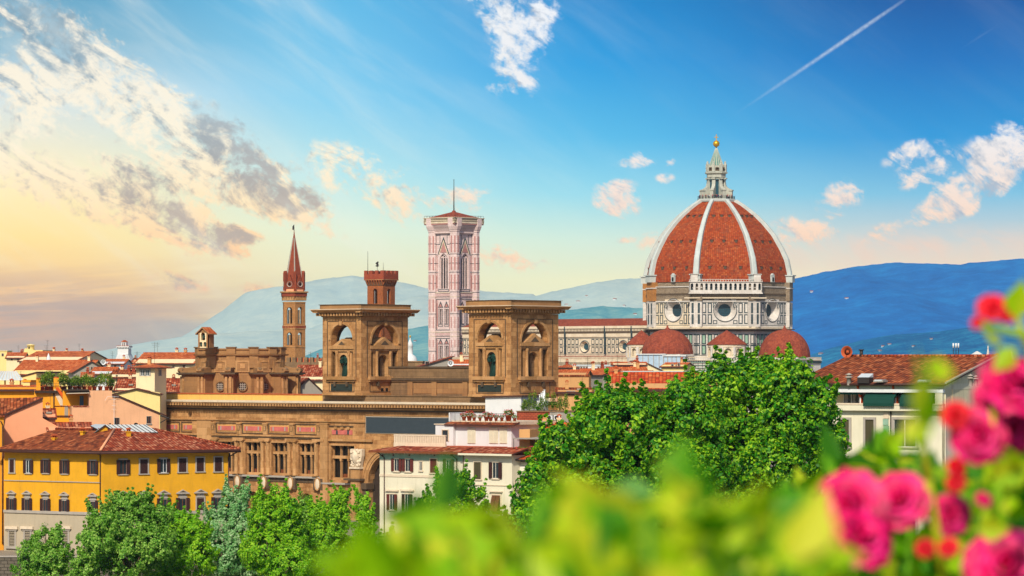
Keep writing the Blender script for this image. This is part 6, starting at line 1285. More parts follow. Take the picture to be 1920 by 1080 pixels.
house('house', 'long bright orange pantiled roof just above the great green tree', 'house', 1142, 1345, 727, 701, 400, -3, 13, TAN, T_BRT, 'front', ov=.4, zb_=-3, chim=[(1155, 706, .7)])
f = Fr(1250, 415, -3); b = MB(f); b.box(f.X(1170), f.X(1345), 0, .5, f.Z(708, 1250), f.Z(696.5, 1250), WMETAL); b.box(f.X(1168), f.X(1346), -.2, .6, f.Z(697.2, 1250), f.Z(695.6, 1250), ZINC); tag(b.build('parapet'), 'long pale grey parapet running above the bright orange roof', 'parapet')
# glazed site enclosures and nets below the small dome
for i, (a, b_, y0, y1, D, lab) in enumerate(((1195, 1246, 695, 665, 800, 'large pale glass and sheet enclosure under the left small dome'), (1244, 1284, 692, 668, 790, 'second pale sheeted enclosure between yellow house and small dome'))):
    f = Fr((a + b_) / 2, D, -8); q = MB(f); X0, X1 = f.X(a), f.X(b_); q.box(X0, X1, 0, 3, f.Z(y0, a), f.Z(y1, a), plain('pale_blue_sheet' + '_' * i, '#a9bfd2', var=.25, rough=.4)); q.box(X0 - .3, X1 + .3, -.3, 3.2, f.Z(y1, a), f.Z(y1 - 1.6, a), WMETAL)
    for j in range(6): x = X0 + (X1 - X0) * j / 5; q.box(x - .08, x + .08, -.06, 0, f.Z(y0, a), f.Z(y1, a), GREY)
    tag(q.build('enclosure'), lab, 'enclosure')
f = Fr(1330, 1330, 0); q = MB(f)
for j in range(15): x = f.X(1284) + (f.X(1400) - f.X(1284)) * j / 14; q.tube((x, 0, f.Z(702, 1330)), (x, 0, f.Z(676, 1330)), .12, .12, METAL, 4)
for y in (679, 684, 689, 694): q.box(f.X(1284), f.X(1400), -.1, .1, f.Z(y + .8, 1330), f.Z(y, 1330), GREENNET); q.box(f.X(1284), f.X(1400), .2, .3, f.Z(y + 3.4, 1330), f.Z(y + .8, 1330), GREY)
tag(q.build('scaffold'), 'low scaffolding with green netting at the foot of the cathedral', 'scaffold')
# tower shaped landmarks on the left skyline
TW = thing('crenellated_tower', 'white plastered square tower with dark crenellated crown and red capped turret on the left skyline', 'tower', ((230 - 960) / FOC * 1100, 1104, 1.2)); f = Fr(230, 1100, -10); X = f.X; Zf = lambda y: f.Z(y, 230)
b = MB(f); b.box(X(220.5), X(240.5), 0, 3.4, 1.2, Zf(653), WHITE); b.prism([(X(216), Zf(676)), (X(245), Zf(676)), (X(240.5), Zf(664)), (X(220.5), Zf(664))], -.3, 3.8, 'y', WHITE); b.box(X(218.8), X(242.2), -.3, 3.7, Zf(652), Zf(649), WHITE)
for i in range(8): x = X(219) + (X(242) - X(219)) * (i + .3) / 8; b.box(x, x + .28, -.34, -.3, Zf(653), Zf(651), STONE_D)
b.box(X(226), X(235), 1, 2.6, Zf(649), Zf(641), WHITE); b.box(X(228), X(229.5), .9, 1, Zf(648), Zf(642.5), DUSK); b.box(X(231.5), X(233), .9, 1, Zf(648), Zf(642.5), DUSK); b.build('shaft', TW); b = MB(f); b.prism([(X(225), Zf(641)), (X(236), Zf(641)), (X(230.5), Zf(637.5))], .8, 2.8, 'y', T_FAR); b.box(X(219), X(242), -.35, 3.7, Zf(649), Zf(648.2), T_FAR); b.build('roof', TW)
PB = thing('belvedere', 'pale yellow palace block with a small round turret on the hazy left skyline', 'palace', ((60 - 960) / FOC * 950, 955, 1.2)); f = Fr(60, 950, -12); X = f.X; Zf = lambda y: f.Z(y, 60); b = MB(f); b.box(X(45), X(80), 0, 8, 1.2, Zf(656.5), CREAMY); b.prism([(X(45), Zf(656.5)), (X(60), Zf(656.5)), (X(47), Zf(653))], 0, 3, 'y', CREAMY); b.lathe(X(53), 2, [(1.1, Zf(658)), (.95, Zf(648)), (1.2, Zf(647.6)), (1.2, Zf(646.5)), (.1, Zf(645))], 12, CREAMY); b.box(X(51), X(53.5), .9, 1.0, Zf(654), Zf(650), DUSK); b.build('wall', PB)
for (nm, lab, px, D, prof, mt) in (
  ('cupola', 'tiny white domed cupola above the large orange roof', 91, 760, [(5, 677), (5, 674), (3.4, 672.5), (3.2, 669), (2.2, 667.5), (1.2, 664.5), (.2, 662)], WHITE),
  ('cupola', 'slim white pointed cupola on the far skyline left of the round tower', 182, 1050, [(2.6, 680), (2.4, 672), (1.2, 669), (.8, 666), (.2, 663)], WHITE),
  ('cupola', 'small reddish cupola between the white tower and the orange roof', 266, 980, [(4, 682), (3.6, 674), (2.8, 671), (2.9, 669), (1.6, 666), (.3, 664)], PEACH2),
  ('dome', 'small white lantern dome peeping beside the left belvedere', 769, 800, [(14, 680), (13, 673), (10, 668), (6, 665), (5, 664), (5, 650), (6, 649), (4, 643), (1, 636), (.6, 632)], WHITE),
  ('spire', 'white needle spire above the right end of the apartment roof', 1852.5, 700, [(4, 674), (3.2, 668), (1.6, 656), (1, 653), (1.4, 651), (.3, 648)], MARBLE),
  ('cupola', 'turned white cupola on the red roof at the far right edge', 1896.5, 640, [(4, 676), (4, 671), (2, 670), (3.2, 667), (1.4, 665), (1.4, 661), (.3, 658)], WHITE)):
    q = MB(); kD = D / FOC; q.lathe((px - 960) * kD, D, [(r * kD, zc(y, D)) for r, y in prof], 12, mt)
    if nm == 'dome': q.lathe((px - 960) * kD, D, [(1.2 * kD, zc(633, D)), (1.8 * kD, zc(631, D)), (.1, zc(629, D))], 8, GOLD)
    tag(q.build(nm), lab, nm)
house('house', 'red hipped roof behind the pink roses at the far right edge', 'house', 1876, 1990, 690, 674, 560, 5, 12, CREAM, T_RED, 'hip', ov=.4)
f = Fr(1870, 345, -8); q = MB(f)
for i in range(7): z = f.Z(695 - i * 3.2, 1870); q.box(f.X(1864), f.X(1877), 0, .06, z - .06, z + .04, WMETAL)
for p_ in (1864, 1868.5, 1876.5): q.box(f.X(p_), f.X(p_ + .8), -.05, 0, f.Z(698, 1870), f.Z(673, 1870), WMETAL)
q.box(f.X(1862), f.X(1878), .1, .5, -3, f.Z(698, 1870), GREY); tag(q.build('louvre_screen'), 'white slatted metal screen at the end of the apartment gable', 'screen')
GZ = MB(Fr(1833, 600, 0)); f = GZ.f; GZ.prism([(f.X(1823), f.Z(665, 1833)), (f.X(1844), f.Z(665, 1833)), (f.X(1833), f.Z(658.5, 1833))], 0, 2, 'y', WHITE)
for p_ in (1828, 1838): GZ.box(f.X(p_) - .1, f.X(p_) + .1, .2, 1.8, f.Z(676, 1833), f.Z(665, 1833), GREY)
tag(GZ.build('roof_gazebo'), 'tiny white peaked gazebo peeping over the apartment ridge', 'gazebo')
for i, px in enumerate((1787.5, 1792.5, 1797)):
    q = MB(Fr(px, 900, 0)); f = q.f; q.tube((0, 0, f.Z(676, px)), (0, 0, f.Z(650, px)), .1, .08, METAL, 5); q.tube((0, 0, f.Z(652, px)), (0, 0, f.Z(643.5, px)), .22, .22, WMETAL, 6); tag(q.build('antenna_mast'), '%s of three thin masts on the skyline above the apartment roof' % ['left', 'middle', 'right'][i], 'mast', 'antenna masts')
# battlemented wall beside the steeple
f = Fr(570, 880, -6); q = MB(f); X = f.X; Zf = lambda y: f.Z(y, 570); q.box(X(524), X(612), 0, 2, 1.2, Zf(679), STONE_W)
for i in range(8): a = 526 + i * 11; q.box(X(a), X(a + 6.2), 0, 2, Zf(679), Zf(670), STONE_W)
tag(q.build('battlemented_wall'), 'dark stone battlemented wall at the foot of the brick steeple', 'wall')

# ---------------------------------------------------------------- white houses in the centre
WA = Fr(866, 412, -38); k3 = 412 / FOC / math.cos(R(37)); kz = 412 / FOC
W1 = thing('house', 'cream riverside house with brown shutters and a terrace railing on its tiled roof', 'house', tuple(WA.w(-6, 6, 1.2)))
x0, x1 = WA.X(712), WA.X(868); zE = WA.Z(847, 866) ; b = MB(WA); b.box(x0, x1, 0, 12, -3, zE, CREAM); b.box(x0, x1, -.08, 0, WA.Z(895.5, 800), WA.Z(891, 800), PALE); b.box(x0, x1, -.04, 0, zE - 1.1, zE, GREENNET); b.build('wall', W1)
r = MB(WA); r.slab([(x0 - .9, -.9, zE - .02), (x1 + .2, -.9, zE - .02), (x1 + .2, 1.6, zE + .5), (x0 + 1.6, 1.6, zE + .5)], .2, T_RED, PIPE); r.slab([(x0 - .9, -.9, zE - .02), (x0 + 1.6, 1.6, zE + .5), (x0 + 1.6, 9, zE + .5), (x0 - .9, 12, zE)], .2, T_RED, PIPE); r.box(x0 - .9, x1 + .2, -1.05, -.9, zE - .28, zE - .04, ORF)
for i in range(24): x = x0 + (x1 - x0) * (i + .5) / 24; r.box(x - .05, x + .05, -.8, 0, zE - .42, zE - .26, PALE)
r.box(x0 + 1.6, x1, 1.6, 12, zE, zE + .45, TERRA); W1r = r.build('roof', W1)
rl = MB(WA); xa_, xb_ = WA.X(739, 3), WA.X(836, 3); zt_ = zE + .75
rl.box(xa_, xb_, 2.9, 3.15, zt_ - .6, zt_ + .1, PALE); rl.box(xa_, xb_, 2.9, 3.15, zt_ + .95, zt_ + 1.12, PALE)
for i in range(30): x = xa_ + (xb_ - xa_) * (i + .5) / 30; rl.box(x - .1, x + .1, 2.93, 3.12, zt_ + .1, zt_ + .95, PALE)
rl.build('balustrade', W1r)
for cx, b_, w, h, sh_, op in ((744.5, 883.5, 10, 24, SHUTR, 1), (765.5, 884, 10.5, 24, SHUTR, 1), (789.5, 882.5, 5.5, 17, None, 1), (813.5, 886.5, 13, 26.5, SHUTR, 0), (842, 886, 10, 25, SHUTG, 1)):
    x, z = WA.at(cx, b_); sash(WA, x, z, w * k3, h * kz, W1, sh_, bool(op), surround=.08, curtain=WFRAME, stone=PALE)
for cx, b_, w, h, sh_ in ((736, 956, 10, 30, SHUTR), (764.5, 958, 10, 32, SHUT), (829, 960, 10, 30, SHUTR)):
    x, z = WA.at(cx, b_); o = sash(WA, x, z, w * k3, h * kz, W1, sh_, True, surround=.08, curtain=WFRAME, stone=PALE); q = MB(WA); q.box(x - 1.0, x + 1.0, -.25, 0, z + h * kz + .35, z + h * kz + .55, PALE); q.build('hood', o)
x, z = WA.at(790, 948); q = MB(WA); q.box(x - .28, x + .28, -.04, 0, z, z + .75, DARK); q.lathe(x, -.02, [(.28, z + .75), (.01, z + 1.05)], 8, DARK); q.build('small_window', W1)
for px in (718, 738, 768, 815, 846, 863): q = MB(WA); x, z = WA.at(px, 853.5); q.ring(x, z, .17, .17, .09, .09, -.08, -.05, GREYSTONE, 12, y2=-.04); q.disc(x, z, .1, .1, -.06, DUSK, 10); q.build('round_vent', W1)
for px in (721.5, 857.5): q = MB(WA); x = WA.X(px); q.tube((x, -.12, zE - .9), (x, -.12, 2), .06, .06, PIPE, 6); q.tube((x, -.12, zE - .9), (x - .4, -.95, zE - .2), .06, .06, PIPE, 6); q.build('drainpipe', W1)
W2 = thing('house', 'taller cream house with peeling plaster and grey brown shutters in the centre', 'house', tuple(WA.w(3, 6, 1.2)))
x0, x1 = WA.X(867.5, -.2), WA.X(960, -.2); zE2 = WA.Z(853, 915); b = MB(WA); b.box(x0, x1, -.2, 12, -3, zE2, CREAM); b.box(x0, x1, -.3, -.2, WA.Z(910, 915), WA.Z(908.5, 915), PALE); b.build('wall', W2)
r = MB(WA); r.slab([(x0, -1.0, zE2 + .2), (x1 + .6, -1.0, zE2 + .2), (x1 + .6, 2.2, zE2 + .85), (x0, 2.2, zE2 + .85)], .2, T_RED, PIPE); r.box(x0, x1 + .6, -1.12, -1.0, zE2 - .05, zE2 + .18, CREAM); r.box(x0, x1, 2.2, 12, zE2, zE2 + .7, TERRA); W2r = r.build('roof', W2)
for cx, b_, w, h, sh_, op in ((896, 898.5, 13.5, 32, SHUTG, 0), (930, 897, 12, 30, SHUT, 1)):
    x, z = WA.at(cx, b_, -.2); sash(WA, x, z, w * k3, h * kz, W2, sh_, bool(op), surround=.06, curtain=WFRAME, stone=PALE, d=-.2)
x, z = WA.at(931, 964, -.2); q = MB(WA); w = 15 * k3; q.box(x - w / 2 - .15, x + w / 2 + .15, -.28, -.2, z, z + 38 * kz, PALE); q.box(x - w / 2, x + w / 2, -.3, -.26, z, z + 35 * kz, DARK); q.box(x - w / 2 - .35, x + w / 2 + .35, -.5, -.2, z + 41 * kz, z + 43 * kz, PALE); o = q.build('window', W2)
q = MB(WA); q.prism([(-.32, z + 35 * kz), (-.95, z + 6 * kz), (-.9, z + 5 * kz), (-.28, z + 34 * kz)], x - w / 2, x - .04, 'x', SHUTR); q.prism([(-.32, z + 35 * kz), (-.95, z + 6 * kz), (-.9, z + 5 * kz), (-.28, z + 34 * kz)], x + .04, x + w / 2, 'x', SHUTR); q.build('tilted_shutter', o)
for px in (869.5,): q = MB(WA); x = WA.X(px, -.2); q.tube((x, -.3, zE2), (x, -.3, 2), .05, .05, PIPE, 6); q.build('drainpipe', W2)
# white upper storey and terrace with flower pots
WB = Fr(905, 421, -38); kB = 421 / FOC / math.cos(R(37)); kzB = 421 / FOC
W3 = thing('rooftop_storey', 'white rooftop storey with cream louvred shutters and a flower pot terrace above', 'house', tuple(WB.w(0, 5, WB.Z(840, 905))))
x0, x1 = WB.X(850), WB.X(959); b = MB(WB); b.box(x0, x1, 0, 8, WB.Z(846, 905), WB.Z(796, 905), WHITE); b.box(WB.X(816.5, -.5), x0 + .4, -.5, 6, WB.Z(846, 830), WB.Z(796, 830), WHITE); b.build('wall', W3)
r = MB(WB); zt_ = WB.Z(796, 905); r.box(WB.X(815, -.5), x0 + .5, -.65, 6, WB.Z(796, 830), WB.Z(794.5, 830), PALE); r.slab([(x0 - .9, -.7, zt_), (x1 + .9, -.7, zt_), (x1 + .9, .5, zt_ + .35), (x0 - .9, .5, zt_ + .35)], .15, T_BROWN, PIPE); r.box(x0 - .5, x1 + .7, .3, 8, zt_ + .02, zt_ + .42, PALE); W3r = r.build('roof_terrace', W3)
for cx, w, h in ((884.5, 15, 29), (926, 17, 30), (944, 14, 31)):
    x, z = WB.at(cx, 831.5); q = MB(WB); w_ = w * kB; q.box(x - w_ / 2, x + w_ / 2, -.08, 0, z, z + h * kzB, SHUTW)
    for i in range(14): zz = z + h * kzB * (i + .5) / 14; q.box(x - w_ / 2 + .06, x - .03, -.12, -.08, zz - .02, zz + .03, SHUTW); q.box(x + .03, x + w_ / 2 - .06, -.12, -.08, zz - .02, zz + .03, SHUTW)
    q.build('shutter', W3)
x, z = WB.at(835.5, 827.5, -.5); sash(WB, x, z, 11 * kB, 21 * kzB, W3, None, surround=.1, curtain=SHUT, stone=PALE, d=-.5, sill=False)
rl = MB(WB); xa_, xb_ = x0 - .6, x1 + .6
for i in range(14): x = xa_ + (xb_ - xa_) * i / 13; rl.tube((x, .1, zt_ + .3), (x, .1, zt_ + 1.35), .02, .02, METAL, 4)
rl.tube((xa_, .1, zt_ + 1.35), (xb_, .1, zt_ + 1.35), .025, .025, METAL, 4); rl.box(xa_ - .2, xa_ + .05, .1, 3, zt_ + .3, zt_ + 1.4, WHITE); rl.box(xa_, WB.X(905), 2.6, 2.8, zt_ + .3, zt_ + 1.35, WHITE); rl.build('terrace_railing', W3r)
HT = house('rooftop_hut', 'white stair hut with a red tiled edge above the flower terrace', 'rooftop hut', 910, 977, 744.5, 742.5, 432, -30, 5, WHITE, T_RED, 'shedL', zb_=WB.Z(796, 930), ov=.3)
rng = np.random.default_rng(5)
def leafball(c, r, n, size, rng_, flat=1.0, shell=.6):
    d = rng_.normal(size=(n, 3)); d /= np.linalg.norm(d, axis=1)[:, None]; rad = (shell + (1 - shell) * rng_.random(n)) if shell else rng_.random(n) ** .4
    p = np.array(c) + d * (rad * 1.0)[:, None] * np.array(r)
    a = rng_.normal(size=(n, 3)); a = a * .8 + d * .5; a /= np.linalg.norm(a, axis=1)[:, None]
    b_ = np.cross(a, rng_.normal(size=(n, 3))); b_ /= np.linalg.norm(b_, axis=1)[:, None]; c_ = np.cross(a, b_)
    s = size * (.6 + .8 * rng_.random(n))[:, None]
    return np.stack([p - b_ * s, p - c_ * s * .55, p + b_ * s, p + c_ * s * .55], 1)
def potted(fr, x, y, z, s, label, bloom, group):
    w = fr.w(x, y, z); o = thing('flower_pot' if bloom else 'potted_plant', label, 'potted plant', tuple(w), group)
    q = MB(fr); q.lathe(x, y, [(.01, z), (.17 * s, z), (.25 * s, z + .38 * s), (.28 * s, z + .38 * s), (.28 * s, z + .45 * s), (.22 * s, z + .45 * s), (.01, z + .42 * s)], 12, POT); q.build('pot', o)
    cc = (w.x, w.y, w.z + .62 * s); quads('foliage', leafball(cc, (.42 * s, .42 * s, .28 * s), 160, .07 * s, rng), 4, LEAF_D, o)
    if bloom: quads('flowers', leafball((cc[0], cc[1], cc[2] + .06), (.45 * s, .45 * s, .3 * s), 90, .06 * s, rng, shell=.9), 4, PETALG, o)
for i, (px, s, lab) in enumerate(((870, 1.1, 'pink geranium pot at the left end of the white terrace'), (880, 1.3, 'large pink geranium pot second from the left on the terrace'), (889, .9, 'small geranium pot third from the left on the terrace'), (900, .8, 'smallest geranium pot in the middle of the terrace'),
        (912, 1.2, 'broad red geranium pot left of the terrace middle'), (920, 1.1, 'red geranium pot just right of the terrace middle'), (930, .9, 'low geranium pot third from the right on the terrace'), (941, .9, 'upright geranium pot second from the large pot'), (953.5, 1.6, 'biggest terracotta pot of red geraniums near the terrace end'), (965, .9, 'small pot with a clipped green bush at the terrace end'))):
    potted(WB, WB.X(px, .7), .7, zt_ + .42, s, lab, i != 9, 'flower pots on the white terrace')
# brick block with air conditioners, red roof, balcony house
WC = Fr(1020, 428, -20); kC = 428 / FOC; Xc = WC.X; Zc_ = lambda y, p=1020: WC.Z(y, p)
W4 = thing('house', 'worn brick and plaster rooftop block carrying two air conditioners', 'house', tuple(WC.w(0, 4, 1.2)))
b = MB(WC); b.box(Xc(969), Xc(1078), 0, 6, -3, Zc_(772), BRICKR); b.box(Xc(1031), Xc(1078), -.04, 0, 1.2, Zc_(772), GREY); b.prism([(Xc(977), Zc_(808)), (Xc(1032), Zc_(789)), (Xc(1032), Zc_(808))], -.05, 0, 'y', BRICKR); b.box(Xc(969), Xc(1031), -.04, 0, Zc_(808), Zc_(792), GREY); b.box(Xc(968), Xc(1079), -.15, 6.1, Zc_(772), Zc_(770.5), STONE_W); b.build('wall', W4)
q = MB(WC); q.tube((Xc(976), -.15, Zc_(805)), (Xc(1031), -.15, Zc_(790)), .06, .06, METAL, 5); q.tube((Xc(1031), -.15, Zc_(790)), (Xc(1060), -.15, Zc_(792)), .06, .06, METAL, 5); q.build('pipe', W4)
for i, px in enumerate((1027.5, 1041)):
    q = MB(WC); a = Xc(px); z0 = Zc_(787); q.box(a, a + .75, -.45, -.1, z0, z0 + .58, WMETAL); q.ring(a + .32, z0 + .29, .24, .24, .19, .19, -.5, -.46, METAL, 16); q.disc(a + .32, z0 + .29, .2, .2, -.47, METAL, 14); q.box(a, a + .75, -.45, 0, z0 - .06, z0 - .01, METAL)
    tag(q.build('air_conditioner'), '%s white air conditioner box on the brick rooftop block' % ['left', 'right'][i], 'air conditioner', 'air conditioners on the brick block')
for i, (px, h) in enumerate(((983, 1.5), (992, 2.3), (1001, 2.6), (1013, 1.8), (1024, 2.4), (1037, 2.5), (1049, 1.9), (1060, 2.2))):
    w = WC.w(Xc(px, 1), 1, Zc_(771)); o = thing('rooftop_shrub', ['pale', 'taller yellowish', 'tallest feathery', 'low golden', 'dense green', 'airy light green', 'low yellow green', 'last leafy'][i] + ' shrub on the brick block, %s from the left' % ['first', 'second', 'third', 'fourth', 'fifth', 'sixth', 'seventh', 'eighth'][i], 'shrub', tuple(w), 'shrubs on the brick rooftop')
    quads('foliage', np.concatenate([leafball((w.x, w.y, w.z + h * .35), (.55, .5, h * .35), 260, .09, rng, shell=.3), leafball((w.x + .1, w.y, w.z + h * .75), (.35, .35, h * .25), 160, .08, rng, shell=.3)]), 4, LEAF_D, o); q = MB(); q.tube(tuple(w), (w.x, w.y, w.z + h * .8), .04, .02, BARK, 5); q.build('stem', o)
q = MB(WC)
for i, px in enumerate((1012, 1015.5, 1018.5, 1021)): q.tube((Xc(px, 3), 3, Zc_(771)), (Xc(px, 3), 3, Zc_(741 - i * 3)), .09, .09, WMETAL, 6); q.tube((Xc(px, 3), 3, Zc_(742 - i * 3)), (Xc(px, 3), 3, Zc_(740 - i * 3)), .14, .14, WMETAL, 6)
q.box(Xc(1006, 3), Xc(1023, 3), 3.2, 4, Zc_(771), Zc_(752), WHITE); tag(q.build('chimney_stack'), 'white chimney block with four stepped flues behind the rooftop shrubs', 'chimney')
house('house', 'bright red pantiled lean-to against the brick rooftop block', 'house', 1001, 1082, 818, 795, 420, -8, 8, TAN, T_BRT, 'front', ov=.2, zb_=-3)
WD = Fr(990, 408, -20); Xd = WD.X; Zd = lambda y, p=990: WD.Z(y, p)
W5 = thing('house', 'balcony house with a covered roof terrace partly behind the great tree', 'house', tuple(WD.w(2, 4, 1.2)))
b = MB(WD); b.box(Xd(956), Xd(1060), 0, 9, -3, Zd(866), CREAM); b.box(Xd(960), Xd(980), 2.5, 6, Zd(860), Zd(806), TAN); b.box(Xd(980), Xd(1060), 5.5, 6, Zd(860), Zd(822), DUSK); b.box(Xd(1031), Xd(1075), 2.2, 6, Zd(860), Zd(814), CREAMY); b.build('wall', W5)
r = MB(WD); r.slab([(Xd(950), -.8, Zd(861)), (Xd(1055), -.8, Zd(861)), (Xd(1055), 1.4, Zd(853)), (Xd(952), 1.4, Zd(853))], .2, T_BRT, PIPE); r.box(Xd(950), Xd(1055), -.95, -.8, Zd(863), Zd(861), METAL); r.slab([(Xd(958), .5, Zd(822.5)), (Xd(1032), .5, Zd(822.5)), (Xd(1032), 6, Zd(820)), (Xd(958), 6, Zd(820))], .08, GREY); r.build('roof', W5)
q = MB(WD)
for px in (1001.5, 960, 1031): q.tube((Xd(px), .6, Zd(856)), (Xd(px), .6, Zd(822)), .04, .04, METAL, 5)
for i in range(12): px = 962 + i * 5.8; q.tube((Xd(px), .9, Zd(856)), (Xd(px), .9, Zd(846.5)), .02, .02, METAL, 4)
q.tube((Xd(960), .9, Zd(846.5)), (Xd(1031), .9, Zd(846.5)), .025, .025, METAL, 4); q.build('terrace_railing', W5)
for i, (px, lab) in enumerate(((973, 'red geranium pot on the covered terrace, nearest its left end'), (985, 'leafy green pot beside the covered terrace geraniums'), (996, 'bright red geranium pot at the middle of the covered terrace'), (1008, 'tall green pot plant right of the terrace post'), (1018, 'large red geranium pot toward the tree on the covered terrace'))):
    potted(WD, Xd(px, 1.2), 1.2, Zd(856), 1.25, lab, i % 2 == 0, 'pots on the covered terrace')
q = MB(WD); z0, z1 = Zd(915), Zd(874)
q.box(Xd(966), Xd(1012), -.06, 0, z0, z1, WFRAME); q.box(Xd(970), Xd(983), -.09, -.06, z0, Zd(878), SHUTW); q.box(Xd(988), Xd(1002), -.09, -.06, z0, Zd(878), GREYSTONE); q.box(Xd(985), Xd(986.5), -.1, -.06, z0, z1, GREYSTONE); q.build('window', W5)
q = MB(WD); q.box(Xd(962), Xd(1020), -1.1, 0, Zd(917.5), Zd(915.5), PALE); q.box(Xd(962), Xd(1020), -1.1, -1.0, Zd(901.5), Zd(900.5), PALE)
for i in range(16): px = 964 + i * 3.2; q.box(Xd(px), Xd(px) + .07, -1.08, -1.02, Zd(915.5), Zd(901), PALE)
q.build('balcony', W5)
q = MB(WD); x = Xd(963); q.tube((x, -.1, Zd(872)), (x, -.1, 3), .06, .06, PIPE, 6); q.tube((x, -.1, Zd(872)), (x - .6, -.85, Zd(862)), .06, .06, PIPE, 6); q.build('drainpipe', W5)

# ---------------------------------------------------------------- cream apartment house on the right
AP = Fr(1772, 318, -32); Xa = AP.X; Za = lambda y, p=1772: AP.Z(y, p)
APT = thing('apartment_house', 'cream apartment house with green awnings and a wide brown pantiled roof on the right', 'apartment house', tuple(AP.w(-8, 8, 1.2)))
xl_, zE = Xa(1490), Za(719); side = Fr(0, 0, 58, AP.w(0, 0, 0)); dpt = side.X(1863); zR = side.Z(671, 1863); dpt2 = dpt * 2
zb1, zb2_ = Za(771), Za(758)
b = MB(AP); b.box(xl_, 0, 0, .35, -3, zb1, CREAM); b.box(xl_, 0, -.5, .2, zb1, zb2_, CREAM); b.box(xl_, 0, -.55, .2, zb2_ - .1, zb2_ + .05, PALE); b.box(xl_, 0, 1.5, 1.8, zb1, zE, CREAMW); b.box(xl_, 0, -.3, dpt2 - .2, zE - .55, zE - .02, CREAM); b.box(xl_, 0, -.5, 0, zE - .85, zE - .55, WMETAL)
b.box(xl_, -.01, .35, dpt2, -3, zb1 - .02, CREAM); b.build('wall', APT)
g_ = MB(side); g_.prism([(0, -3), (dpt2, -3), (dpt2, zE - .1), (dpt, zR - .1), (0, zE - .1)], 0.02, .3, 'y', GABLEW); g_.box(0, .12, -.06, .02, 1.2, zE - 1, CREAM); g_.build('gable_wall', APT)
r = MB(AP); r.slab([(xl_, -.75, zE), (.35, -.75, zE), (.35, dpt, zR + .15), (xl_, dpt, zR + .15)], .22, T_BROWN, PIPE); r.slab([(xl_, dpt2 + .7, zE), (.35, dpt2 + .7, zE), (.35, dpt, zR + .15), (xl_, dpt, zR + .15)], .22, T_BROWN, PIPE); r.tube((xl_, -.85, zE - .1), (.4, -.85, zE - .1), .11, .11, PIPE, 6); r.tube((.36, -.7, zE + .03), (.36, dpt, zR + .18), .1, .1, GREY, 5); r.tube((xl_, dpt, zR + .2), (.3, dpt, zR + .2), .14, .14, T_RED, 6); aro = r.build('roof', APT)
def onroof(px, py):
    lo, hi = -.75, dpt
    for _ in range(30):
        d = (lo + hi) / 2; zray = AP.Z(py, px, d); zroof = zE + (zR - zE) * (d + .75) / (dpt + .75)
        if zray < zroof: lo = d
        else: hi = d
        # ray is above the roof in front of the hit and below it behind
    return AP.X(px, d), d, zE + (zR - zE) * (d + .75) / (dpt + .75)
for px, py in ((1651, 690), (1733, 690.5), (1538, 688)):
    x, y, z = onroof(px, py); q = MB(AP); q.box(x - .5, x + .5, y - .5, y + .5, z + .1, z + .3, GREY); q.box(x - .38, x + .38, y - .52, y + .4, z + .2, z + .34, ZINC); q.build('skylight', aro)
for px, py, s in ((1592, 684, 1.0), (1820, 687, .9), (1830, 680, .8)):
    x, y, z = onroof(px, py); q = MB(AP); q.lathe(x, y, [(.22 * s, z - .2), (.22 * s, z + .5 * s), (.36 * s, z + .5 * s), (.34 * s, z + .62 * s), (.2 * s, z + .64 * s), (.2 * s, z + .75 * s), (.4 * s, z + .78 * s), (.01, z + .95 * s)], 10, GREYSTONE); q.build('chimney', aro)
x, y, z = onroof(1622, 686); q = MB(AP); q.box(x - .6, x + .6, y - .4, y + .5, z, z + .55, METAL); q.prism([(y - .4, z + .55), (y + .5, z + .55), (y + .5, z + .9)], x - .6, x + .6, 'x', ZINC); q.build('roof_hatch', aro)
q = MB(AP); x = AP.X(1615, dpt); q.tube((x, dpt, zR), (x, dpt, AP.Z(656, 1615, dpt)), .16, .16, METAL, 8); q.tube((x, dpt, AP.Z(657, 1615, dpt)), (x, dpt, AP.Z(655, 1615, dpt)), .26, .26, METAL, 8); q.box(AP.X(1608, dpt), AP.X(1656, dpt), dpt + .4, dpt + 2, zR - .4, AP.Z(667.5, 1630, dpt), METAL); q.build('flue', aro)
# satellite dish
def dish(fr, x, y, z, r, mt, label):
    q = MB(fr); n = 14; vs = [fr.w(x, y, z)]
    for rr_, dy in ((.5, .05), (1, .2)): vs += [fr.w(x + r * rr_ * math.cos(6.2832 * i / n), y - r * dy * 1.2, z + r * rr_ * math.sin(6.2832 * i / n) * .96 + r * dy * .3) for i in range(n)]
    q.raw(vs, [[0, 1 + i, 1 + (i + 1) % n] for i in range(n)] + [[1 + i, 1 + (i + 1) % n, 1 + n + (i + 1) % n, 1 + n + i] for i in range(n)], mt, True)
    q.tube((x, y, z), (x, y + .2, z - r * 2.2), .05, .05, METAL, 5); q.tube((x, y - .05, z - r * .8), (x, y - r * .9, z), .025, .02, METAL, 4); tag(q.build('satellite_dish'), label, 'satellite dish')
dish(AP, AP.X(1591.5, dpt), dpt - .3, AP.Z(660.5, 1591, dpt), .62, POT, 'round reddish brown satellite dish on the apartment roof ridge')
f = Fr(845, 600, 0); dish(f, 0, 0, f.Z(681.5, 845), .55, WMETAL, 'white satellite dish between the two belvedere towers')
f = Fr(193.5, 740, 0); dish(f, 0, 0, f.Z(679.5, 193), .6, WMETAL, 'white satellite dish beside the small white house at left')
f = Fr(255, 440, 0); dish(f, 0, 0, f.Z(797, 255), .3, METAL, 'dark small dish above the zinc covered rooftop room')
